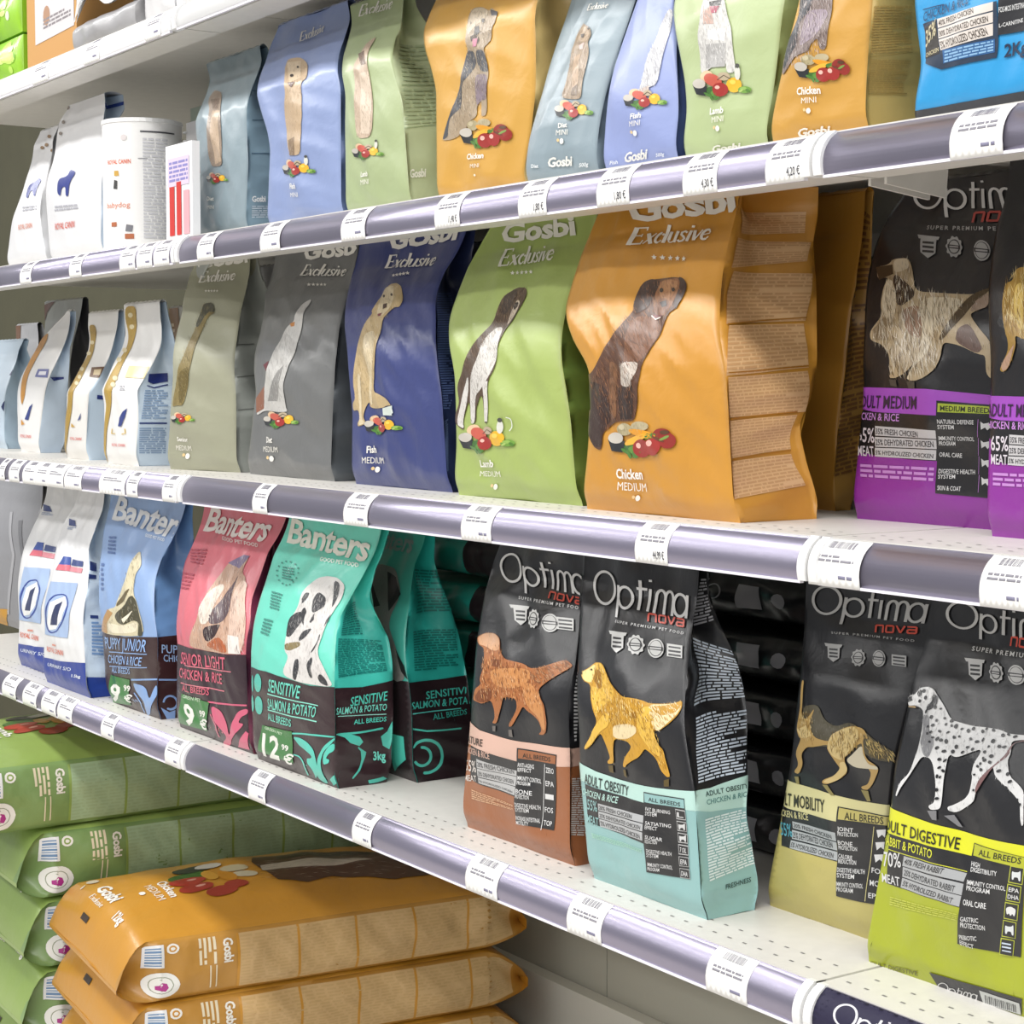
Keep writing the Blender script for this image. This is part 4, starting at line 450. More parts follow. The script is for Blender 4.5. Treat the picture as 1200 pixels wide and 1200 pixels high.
BAGS['t1'] = ({"xl":[-2.2719,-2.2737,-2.2753,-2.2768,-2.2783,-2.2798,-2.2865,-2.2913,-2.2928,-2.2942,-2.2789,-2.2652],"xr":[-2.0442,-2.0425,-2.0403,-2.039,-2.0402,-2.0414,-2.0513,-2.0604,-2.0502,-2.0373,-2.0225,-2.0135],"yf":[1.113,1.113,1.113,1.113,1.113,1.1143,1.1211,1.1319,1.1442,1.1559,1.1646,1.168],"yb":[1.1974,1.1976,1.1979,1.1982,1.1985,1.1992,1.2,1.1877,1.1708,1.1714,1.1766,1.18],"pin":[0.0,0.0,0.0,0.0,0.0001,0.0029,0.0074,0.0132,0.0199,0.0275,0.0359,0.045],"z0":-0.515,"h":0.338,"w":0.24,"bul":0.014,"amp":0.0022,"seed":7}, dict(base='#6fd6c0',side='#4ad2c2',back='#6fd6c0',f=[["p",0,"#352428",[0,383,303,392,548,387,794,380,1000,392,1000,0,0,0]],["t",4,"#ece8dc","Banters","B",[72,887,960,858,39,989]],["t",4,"#e6efe6","GOOD PET FOOD","b",[549,836,928,834,528,851]],["t",4,"#6fd6c0","SENSITIVE","c",[334,316,688,321,357,369]],["p",3,"#8fe0cc",[320,302,863,308,866,312,325,307]],["t",4,"#6fd6c0","SALMON & POTATO","c",[298,243,834,261,319,289]],["p",3,"#8fe0cc",[294,235,850,245,853,250,299,240]],["t",4,"#6fd6c0","ALL BREEDS","c",[274,194,570,198,288,226]],["o",3,"#4fbfae",[249,341,240,323,221,308,196,299,170,296,148,301,134,313,131,329,142,346,162,362,187,371,212,374,234,369,247,357]],["o",3,"#4fbfae",[221,248,211,230,191,215,166,204,140,202,117,206,103,218,102,235,113,253,135,268,161,278,188,281,209,276,221,264]],["o",3,"#4fbfae",[111,324,104,308,94,295,81,287,69,286,58,291,53,303,54,318,61,334,73,347,86,355,98,357,108,351,112,339]],["o",3,"#4fbfae",[84,241,77,225,65,211,52,203,38,201,26,207,20,218,0,230,30,249,45,263,59,272,72,273,81,267,86,256]],["o",3,"#56cbb8",[546,166,725,183,918,196,1000,200,1000,206,920,203,728,190,549,173]],["o",3,"#56cbb8",[568,159,651,163,748,156,819,136,840,98,837,47,752,9,777,39,761,59,724,70,725,90,777,96,793,103,781,112,698,123,627,130]],["o",3,"#56cbb8",[538,81,620,81,667,61,660,23,656,12,680,17,685,29,685,66,632,87,546,87]],["o",3,"#56cbb8",[790,19,840,73,862,111,916,157,973,185,1000,200,1000,191,973,168,915,137,885,93,884,53,902,10,854,6]],["o",3,"#56cbb8",[915,127,962,162,1000,181,1000,149,962,134,938,114,973,113,961,97,910,86]],["o",3,"#56cbb8",[1000,193,1000,210,1000,197,1000,169,1000,124,1000,77,1000,26,1000,22,1000,53,1000,60,1000,88,1000,128,1000,144,1000,136,1000,101,1000,86,1000,107,1000,88,1000,72,1000,76,1000,119,1000,164,1000,186,1000,192]],["p",3,"#56cbb8",[944,31,1000,56,1000,23,960,9]],["o",2,"#dcd8d4",[505,397,566,473,510,489,509,536,527,597,586,657,550,721,631,775,709,786,813,786,904,761,941,711,934,662,907,589,867,512,949,444,1000,394,894,388,684,384]],["o",3,"#37373a",[509,561,526,614,595,640,656,644,666,606,600,568,560,544,514,541]],["o",3,"#37373a",[732,653,693,703,717,727,801,710,828,677,787,657,753,646]],["o",3,"#37373a",[794,776,853,767,901,717,905,669,850,723]],["o",3,"#37373a",[591,688,587,714,633,717,642,696,616,672]],["o",3,"#37373a",[624,637,652,665,691,646,677,624,689,591,654,614]],["p",3,"#37373a",[737,611,764,647,777,622,752,608]],["o",3,"#37373a",[652,542,687,574,785,593,731,556,667,535]],["o",3,"#37373a",[623,416,632,465,680,473,684,435,660,389,635,391]],["o",3,"#37373a",[769,463,816,492,828,477,809,450,828,412,800,414,771,442]],["o",3,"#37373a",[874,421,903,436,950,418,967,392,894,401]],["o",3,"#37373a",[793,499,860,545,870,578,883,571,845,519]],["p",3,"#37373a",[900,605,905,630,925,653,927,627]],["o",3,"#8a7a50",[504,514,667,535,684,520,589,496,523,492]],["f",4,["#b8b2ae","#f0ecea","#8e8a88"],110,22,-70,5,[591,653,637,771,873,768,907,589,867,512,950,435,572,403,536,496]],["p",3,"#3f8a7e",[393,777,392,774,382,774,372,776,373,779,383,780]],["p",3,"#3f8a7e",[410,759,409,756,399,756,389,758,390,761,400,762]],["p",3,"#3f8a7e",[403,743,402,740,392,739,382,742,383,745,393,746]],["p",3,"#3f8a7e",[373,732,372,728,362,728,352,730,353,733,363,734]],["p",3,"#3f8a7e",[325,726,323,723,312,722,302,725,303,728,315,729]],["p",3,"#3f8a7e",[265,729,264,725,252,725,242,727,243,730,255,731]],["p",3,"#3f8a7e",[206,738,204,735,192,734,182,736,183,740,195,740]],["p",3,"#3f8a7e",[158,753,156,750,144,749,134,751,135,755,148,755]],["p",3,"#3f8a7e",[132,771,130,768,118,767,107,769,109,773,121,774]],["p",3,"#3f8a7e",[131,789,129,786,118,785,107,788,109,791,121,792]],["p",3,"#3f8a7e",[155,804,153,800,142,800,132,802,134,806,145,806]],["p",3,"#3f8a7e",[197,812,195,809,185,808,175,811,176,814,188,815]],["p",3,"#3f8a7e",[250,814,249,810,238,810,229,812,230,816,241,816]],["p",3,"#3f8a7e",[306,807,305,804,294,803,285,806,286,809,296,810]],["p",3,"#3f8a7e",[356,794,355,791,345,790,336,793,336,796,346,797]],["l",3,"#3f8a7e",5,[225,744,380,743,302,794,169,793]],["l",3,"#3f8a7e",6,[224,628,377,629,329,693,164,695]],["l",3,"#3f8a7e",5,[166,527,306,525,323,591,187,590]],["p",4,"#2f7a35",[180,162,574,180,526,46,66,44]],["t",5,"#cfe6c8","GREEN PET","c",[214,151,439,149,224,163]],["t",5,"#f2f2ea","12","b",[125,35,355,41,175,133]],["t",5,"#f2f2ea","99","b",[411,90,498,92,421,114]],["t",5,"#f2f2ea","€","b",[401,38,506,38,453,82]],["F",2.5,"#dcd8d4",220,15,-74,4,[505,397,566,473,510,489,509,536,527,597,586,657,550,721,631,775,709,786,813,786,904,761,941,711,934,662,907,589,867,512,949,444,1000,394,894,388,684,384]],["F",3.5,"#37373a",17,15,-74,4,[509,561,526,614,595,640,656,644,666,606,600,568,560,544,514,541]],["F",3.5,"#37373a",11,15,-74,4,[732,653,693,703,717,727,801,710,828,677,787,657,753,646]],["F",3.5,"#37373a",10,15,-74,4,[794,776,853,767,901,717,905,669,850,723]],["F",3.5,"#37373a",10,15,-74,4,[591,688,587,714,633,717,642,696,616,672]],["F",3.5,"#37373a",10,15,-74,4,[624,637,652,665,691,646,677,624,689,591,654,614]],["F",3.5,"#37373a",10,15,-74,4,[652,542,687,574,785,593,731,556,667,535]],["F",3.5,"#37373a",10,15,-74,4,[623,416,632,465,680,473,684,435,660,389,635,391]],["F",3.5,"#37373a",10,15,-74,4,[769,463,816,492,828,477,809,450,828,412,800,414,771,442]],["F",3.5,"#37373a",10,15,-74,4,[874,421,903,436,950,418,967,392,894,401]],["F",3.5,"#8a7a50",10,15,-74,4,[504,514,667,535,684,520,589,496,523,492]]],r=[["p",0,"#352428",[0,388,482,380,1000,395,1000,0,0,0]],["t",4,"#5fdcc8","SENSITIVE","c",[254,313,886,322,269,349]],["t",4,"#7fe6d4","SALMON & POTATO","c",[11,287,883,283,18,314]],["p",3,"#9fe8da",[43,278,884,266,883,269,43,281]],["t",4,"#5fdcc8","ALL BREEDS","c",[328,241,885,240,334,260]],["t",4,"#7fe6d4","3kg","b",[683,93,899,87,677,128]],["l",3,"#238a84",22,[57,425,900,432,862,546,34,569]],["l",3,"#238a84",14,[94,576,591,570,616,701,94,682]],["l",3,"#1f7f7a",1,[66,426,900,432,896,438,66,433]],["p",3,"#56cbb8",[35,209,254,207,411,193,469,172,415,158,258,173,168,195]],["o",3,"#56cbb8",[15,208,323,204,656,208,836,210,829,218,650,215,318,212,12,215]],["o",3,"#56cbb8",[384,152,473,130,499,101,438,65,295,34,316,29,464,60,529,100,499,132,404,156]],["p",3,"#56cbb8",[439,148,554,129,546,110,484,71,440,53,480,102]],["p",3,"#56cbb8",[987,238,1000,207,999,162,960,128,843,146,792,183,902,200]],["p",3,"#56cbb8",[592,19,880,26,1000,14,772,7,611,6]]]))
BAGS['t2'] = ({"xl":[-2.2098,-2.2121,-2.2144,-2.2168,-2.2191,-2.2215,-2.2227,-2.2239,-2.2172,-2.1989,-2.1881,-2.1881],"xr":[-2.0171,-2.0179,-2.019,-2.0201,-2.0254,-2.036,-2.0466,-2.0571,-2.0681,-2.0761,-2.0657,-2.0611],"yf":[1.215,1.215,1.215,1.215,1.215,1.2162,1.2224,1.2322,1.2434,1.254,1.2619,1.265],"yb":[1.305,1.305,1.305,1.305,1.305,1.305,1.3043,1.2999,1.2929,1.2854,1.2794,1.277],"pin":[0.0,0.0,0.0,0.0,0.0001,0.0029,0.0074,0.0132,0.0199,0.0275,0.0359,0.045],"z0":-0.515,"h":0.338,"w":0.169,"bul":0.008,"amp":0.0022,"seed":8}, dict(base='#4fb9a8',side='#2fb6aa',back='#4fb9a8',f=[["p",0,"#2c1f23",[0,373,1000,390,1000,0,0,0]],["t",4,"#8fa8a4","Banters","B",[-193,870,834,864,-193,949]],["o",2,"#8a8884",[335,662,206,771,339,810,672,797,895,718,790,607,896,517,1000,398,831,375,680,591]],["p",3,"#232325",[283,693,347,741,630,653,467,634]],["p",3,"#232325",[534,782,727,766,883,707,770,638]],["p",3,"#232325",[898,507,985,448,1000,397,949,425]],["p",3,"#56cbb8",[782,173,917,174,936,87,731,21]],["F",2.5,"#8a8884",198,15,-74,4,[335,662,206,771,339,810,672,797,895,718,790,607,896,517,1000,398,831,375,680,591]]],r=[["p",0,"#2c1f23",[0,385,504,385,1000,391,1000,0,0,0]],["t",4,"#4cc4b4","SENSITIVE","c",[268,316,1006,321,282,345]],["t",4,"#4cc4b4","SALMON & POTATO","c",[-6,285,1128,282,13,313]],["p",3,"#5cccc0",[14,266,840,266,839,270,13,270]],["t",4,"#3fae9f","ALL BREEDS","c",[346,237,935,243,348,259]],["l",3,"#187a72",16,[121,425,876,419,964,569,169,571]],["l",3,"#187a72",14,[212,633,1000,634,1000,798,526,798]],["p",3,"#56cbb8",[0,207,247,192,834,187,832,194,246,199,0,214]],["o",3,"#56cbb8",[10,133,92,150,197,157,311,153,412,138,480,115,503,89,475,64,400,45,287,36,162,39,150,27,292,25,431,35,522,57,554,87,527,118,446,146,326,164,190,169,64,161,0,141]],["o",3,"#56cbb8",[140,130,203,127,253,120,288,108,299,95,285,82,248,73,195,68,137,69,86,76,45,88,7,82,54,68,124,58,204,57,279,63,330,76,350,93,334,112,287,127,217,138,143,141]]]))
BAGS['pk'] = ({"xl":[-2.553,-2.5513,-2.5497,-2.5481,-2.5464,-2.5528,-2.5616,-2.5759,-2.5919,-2.5865,-2.5794,-2.5738],"xr":[-2.3034,-2.3055,-2.3078,-2.3102,-2.3125,-2.3148,-2.3175,-2.3343,-2.3363,-2.3378,-2.3179,-2.3],"yf":[1.122,1.122,1.122,1.122,1.122,1.1234,1.1309,1.1426,1.1561,1.1688,1.1783,1.182],"yb":[1.252,1.252,1.252,1.252,1.252,1.252,1.2506,1.2414,1.2269,1.2114,1.1991,1.194],"pin":[0.0,0.0,0.0,0.0,0.0001,0.0029,0.0074,0.0132,0.0199,0.0275,0.0359,0.045],"z0":-0.515,"h":0.338,"w":0.248,"bul":0.012,"amp":0.0022,"seed":9}, dict(base='#d9707c',side='#7a2f4a',back='#d9707c',f=[["p",0,"#33212a",[0,381,529,394,824,401,1000,414,1000,0,0,0]],["t",4,"#ece6e0","Banters","B",[65,874,873,865,97,985]],["t",4,"#ecdcd8","GOOD PET FOOD","b",[375,847,855,839,344,862]],["t",4,"#d9637a","SENIOR LIGHT","c",[129,304,795,337,133,358]],["p",3,"#e0808e",[204,301,865,331,867,335,207,306]],["t",4,"#d9637a","CHICKEN & RICE","c",[104,240,742,271,109,286]],["p",3,"#e0808e",[127,215,762,240,766,245,131,220]],["t",4,"#d9637a","ALL BREEDS","c",[149,184,530,202,155,214]],["o",2,"#c9a48c",[291,394,405,518,424,575,538,694,600,759,756,801,814,800,797,737,918,707,1000,416,824,403,530,396]],["p",3,"#77688a",[600,759,743,801,814,800,761,745]],["o",3,"#5c4a50",[550,547,649,599,772,689,783,727,791,644,795,582,712,522,589,508]],["o",3,"#3a2a2e",[506,488,660,513,714,517,670,462,567,431]],["o",3,"#b5653c",[550,420,710,470,799,444,824,406,686,407]],["o",3,"#ddc0ae",[797,573,808,654,856,708,941,690,1000,420,838,414]],["o",3,"#e8dccf",[400,555,487,634,604,674,673,665,594,587,571,511,467,499]],["p",4,"#e9e2dc",[814,482,935,482,966,414,837,407]],["f",5,["#efe2d4","#a07a68","#6a4a44","#f6efe6"],200,30,-75,6,[320,396,412,565,561,700,755,792,924,708,1000,421,531,399]],["l",3,"#b04a5c",5,[105,729,314,732,259,804,2,789]],["l",3,"#b04a5c",5,[48,616,193,621,241,694,17,690]],["p",4,"#2f7a35",[146,171,541,172,440,35,14,23]],["t",5,"#cfe6c8","GREEN PET","c",[158,154,416,161,171,171]],["t",5,"#f2f2ea","9","b",[129,44,262,26,165,142]],["t",5,"#f2f2ea","99","b",[363,93,463,99,374,123]],["t",5,"#f2f2ea","€","b",[329,41,441,40,378,89]],["p",3,"#d4607e",[519,168,994,201,996,208,523,176]],["o",3,"#d4607e",[557,161,706,158,769,110,763,48,834,117,912,173,1000,193,1000,170,938,152,902,124,963,125,892,88,764,36,699,0,590,0,729,44,676,76,594,103]],["p",3,"#d4607e",[535,120,614,80,589,26,616,31,632,84,552,125]],["p",3,"#d4607e",[917,66,974,96,1000,89,961,16,811,10]],["F",2.5,"#c9a48c",260,15,-74,4,[291,394,405,518,424,575,538,694,600,759,756,801,814,800,797,737,918,707,1000,416,824,403,530,396]],["F",3.5,"#5c4a50",39,15,-74,4,[550,547,649,599,772,689,783,727,791,644,795,582,712,522,589,508]],["F",3.5,"#3a2a2e",16,15,-74,4,[506,488,660,513,714,517,670,462,567,431]],["F",3.5,"#b5653c",18,15,-74,4,[550,420,710,470,799,444,824,406,686,407]],["F",3.5,"#ddc0ae",78,15,-74,4,[797,573,808,654,856,708,941,690,1000,420,838,414]],["F",3.5,"#e8dccf",44,15,-74,4,[400,555,487,634,604,674,673,665,594,587,571,511,467,499]]],r=[]))
BAGS['bl'] = ({"xl":[-2.8169,-2.8325,-2.8367,-2.8408,-2.845,-2.856,-2.8678,-2.8872,-2.9065,-2.9259,-2.9256,-2.9231],"xr":[-2.6267,-2.6251,-2.6233,-2.6215,-2.6197,-2.6287,-2.6405,-2.6563,-2.6595,-2.6456,-2.6318,-2.6205],"yf":[1.122,1.122,1.122,1.122,1.122,1.122,1.126,1.1353,1.1473,1.1592,1.1684,1.172],"yb":[1.222,1.222,1.222,1.222,1.222,1.222,1.2211,1.2151,1.2056,1.1954,1.1873,1.184],"pin":[0.0,0.0,0.0,0.0,0.0001,0.0029,0.0074,0.0132,0.0199,0.0275,0.0359,0.045],"z0":-0.515,"h":0.338,"w":0.239,"bul":0.012,"amp":0.0022,"seed":10}, dict(base='#8fabd6',side='#6f98cc',back='#8fabd6',f=[["p",0,"#3a2526",[0,346,523,351,844,374,1000,384,1000,0,0,0]],["t",4,"#eceef0","Banters","B",[102,869,1104,819,124,989]],["t",4,"#e6eef6","GOOD PET FOOD","b",[660,812,930,804,645,826]],["t",4,"#8fb0e0","PUPPY JUNIOR","c",[124,267,873,308,150,327]],["p",3,"#8fb0e0",[180,252,888,296,889,300,183,257]],["t",4,"#8fb0e0","CHICKEN & RICE","c",[120,197,813,239,143,240]],["p",3,"#8fb0e0",[141,180,883,234,884,238,145,184]],["t",4,"#8fb0e0","ALL BREEDS","c",[190,157,598,183,206,187]],["o",2,"#d9cfae",[27,350,273,461,421,480,443,509,543,577,614,616,648,702,714,756,801,688,743,640,719,561,790,521,840,462,844,374,217,341]],["o",3,"#4a4630",[397,442,567,490,697,555,776,529,815,479,829,435,831,377,742,371,787,437,699,440,567,409,445,414]],["o",3,"#6a5c3c",[442,500,582,553,691,585,586,518,440,481]],["p",4,"#f0e9d2",[548,434,697,480,712,481,573,418]],["o",3,"#efe6cc",[252,400,547,403,775,441,732,384,289,352]],["p",3,"#b98f5a",[0,342,273,461,372,450,248,395,219,346]],["f",4,["#efe6cc","#6a5c3c","#8a7a50"],80,24,-60,6,[157,370,443,504,707,751,796,679,719,561,834,418]],["o",3,"#f0ead8",[267,432,266,432,266,432,265,431,264,431,263,431,263,431,263,432,263,432,264,432,265,432,265,432,266,432,267,432]],["p",4,"#2f7a35",[153,142,564,154,451,24,0,0]],["t",5,"#f2f2ea","9","b",[3,16,214,16,198,111]],["t",5,"#f2f2ea","99","b",[409,89,534,94,431,119]],["t",5,"#f2f2ea","€","b",[343,38,501,40,427,77]],["p",3,"#86a9dc",[586,151,1000,186,1000,194,589,160]],["o",3,"#86a9dc",[606,146,832,142,915,86,974,147,1000,167,1000,100,805,7,713,0,803,65,650,98]],["p",3,"#86a9dc",[594,92,693,55,670,6,700,11,715,59,612,96]],["l",3,"#5a74a8",5,[172,707,314,709,250,795,131,789]],["l",3,"#5a74a8",6,[94,532,161,536,130,666,71,663]],["F",2.5,"#d9cfae",198,15,-74,4,[27,350,273,461,421,480,443,509,543,577,614,616,648,702,714,756,801,688,743,640,719,561,790,521,840,462,844,374,217,341]],["F",3.5,"#4a4630",65,15,-74,4,[397,442,567,490,697,555,776,529,815,479,829,435,831,377,742,371,787,437,699,440,567,409,445,414]],["F",3.5,"#6a5c3c",10,15,-74,4,[442,500,582,553,691,585,586,518,440,481]],["F",3.5,"#efe6cc",35,15,-74,4,[252,400,547,403,775,441,732,384,289,352]]],r=[["p",0,"#3a2526",[0,383,1000,390,1000,0,0,0]],["t",4,"#9fc0e8","PUPPY","c",[62,310,513,293,60,351]],["t",4,"#9fc0e8","CHICKEN","c",[92,270,596,251,90,303]],["p",3,"#86a9dc",[15,184,316,176,316,184,15,192]],["o",3,"#86a9dc",[122,77,136,91,171,100,218,102,267,97,302,86,315,73,301,59,263,51,212,48,162,54,147,45,206,38,277,41,331,54,351,71,333,90,284,105,218,112,153,109,105,97,88,80]],["p",3,"#86a9dc",[53,57,177,31,291,39,261,0,101,0]]]))
BAGS['w2'] = ({"xl":[-3.0776,-3.0758,-3.0729,-3.0699,-3.0714,-3.0729,-3.0745,-3.0826,-3.0953,-3.0936,-3.0667,-3.0531],"xr":[-2.874,-2.8767,-2.8799,-2.8831,-2.8864,-2.8896,-2.8963,-2.9226,-2.949,-2.9484,-2.9376,-2.935],"yf":[1.105,1.105,1.105,1.105,1.1051,1.1092,1.118,1.1297,1.1422,1.1535,1.1618,1.165],"yb":[1.18,1.18,1.18,1.18,1.18,1.18,1.1799,1.1795,1.1787,1.1779,1.1773,1.177],"pin":[0.0,0.0,0.0,0.0,0.0001,0.0029,0.0074,0.0132,0.0199,0.0275,0.0359,0.045],"z0":-0.515,"h":0.338,"w":0.169,"bul":0.01,"amp":0.0022,"seed":11}, dict(base='#e9e9ea',side='#d4e3f0',back='#e9e9ea',f=[["p",1,"#2b4296",[0,131,477,147,1000,174,1000,0,0,0]],["p",3,"#33509f",[390,659,571,660,594,624,314,618]],["p",3,"#d86a7a",[314,618,594,624,601,596,256,590]],["p",3,"#3b4a80",[623,653,901,652,897,627,615,624]],["p",3,"#d88a94",[609,619,899,620,877,597,601,596]],["p",2,"#a9bfe2",[167,530,827,550,711,278,92,258]],["o",4,"#31489a",[273,434,384,469,584,484,698,448,658,379,472,300,294,280,190,311,224,393,277,435,234,435,177,391,139,307,271,272,497,297,687,379,727,450,594,490,360,473,237,436]],["p",3,"#f4f4f4",[308,433,599,477,684,438,605,365,435,306,257,290,219,323]],["p",4,"#2a3560",[438,425,574,452,470,328,300,319]],["t",3,"#d8603a","ROYAL CANIN","c",[110,171,587,183,129,199]],["p",3,"#e0907a",[300,214,426,218,437,228,311,223]],["t",3,"#dfe6f4","URINARY S/O","c",[110,94,712,114,122,112]],["t",3,"#e6ecf6","1.5kg","b",[718,85,907,94,727,100]],["p",3,"#3a4a80",[108,839,354,835,481,808,248,807]],["l",3,"#9aa6c0",2,[239,786,592,791,566,807,229,801]]],r=[["p",1,"#27408f",[0,104,1000,81,1000,0,0,0]],["p",3,"#2b3a70",[43,655,335,641,284,606,44,614]],["p",3,"#2b3a70",[10,597,278,588,262,571,11,576]],["p",3,"#2b3a70",[168,402,358,397,357,382,170,387]],["l",3,"#7f9fc8",10,[154,209,429,199,449,369,194,373]]]))
BAGS['w1'] = ({"xl":[-3.2961,-3.2922,-3.2876,-3.283,-3.2886,-3.2988,-3.309,-3.3192,-3.3169,-3.3052,-3.2936,-3.2896],"xr":[-3.0895,-3.088,-3.0872,-3.0864,-3.0856,-3.0848,-3.1031,-3.1269,-3.1451,-3.1377,-3.1302,-3.1287],"yf":[1.135,1.135,1.135,1.135,1.1351,1.1392,1.148,1.1597,1.1722,1.1835,1.1918,1.195],"yb":[1.215,1.215,1.215,1.215,1.215,1.215,1.2148,1.2135,1.2115,1.2094,1.2077,1.207],"pin":[0.0,0.0,0.0,0.0,0.0001,0.0029,0.0074,0.0132,0.0199,0.0275,0.0359,0.045],"z0":-0.515,"h":0.338,"w":0.191,"bul":0.01,"amp":0.0022,"seed":12}, dict(base='#e9e9ea',side='#d4e3f0',back='#e9e9ea',f=[["p",1,"#2b4296",[0,121,479,139,1000,167,1000,0,0,0]],["p",3,"#33509f",[400,682,571,683,617,644,363,639]],["p",3,"#d86a7a",[363,639,617,644,634,615,319,609]],["p",3,"#3b4a80",[627,675,897,674,903,647,636,645]],["p",3,"#d88a94",[633,639,907,640,894,615,634,615]],["p",2,"#a9bfe2",[229,546,850,565,705,278,36,256]],["o",4,"#31489a",[275,444,389,480,586,495,680,458,642,385,453,302,265,280,157,313,215,400,278,445,239,445,168,398,99,308,241,272,479,298,671,384,708,460,599,502,370,485,242,446]],["p",3,"#f4f4f4",[307,442,596,489,666,447,589,370,415,307,226,290,191,325]],["p",4,"#2a3560",[429,434,561,462,452,331,275,322]],["t",3,"#d8603a","ROYAL CANIN","c",[83,165,590,177,100,194]],["p",3,"#e0907a",[282,210,414,215,424,224,291,220]],["t",3,"#dfe6f4","URINARY S/O","c",[95,83,733,104,105,102]],["t",3,"#e6ecf6","1.5kg","b",[742,72,941,82,750,89]],["p",3,"#3a4a80",[0,875,211,870,340,841,112,840]],["l",3,"#9aa6c0",2,[112,818,459,822,424,840,96,834]]],r=[]))
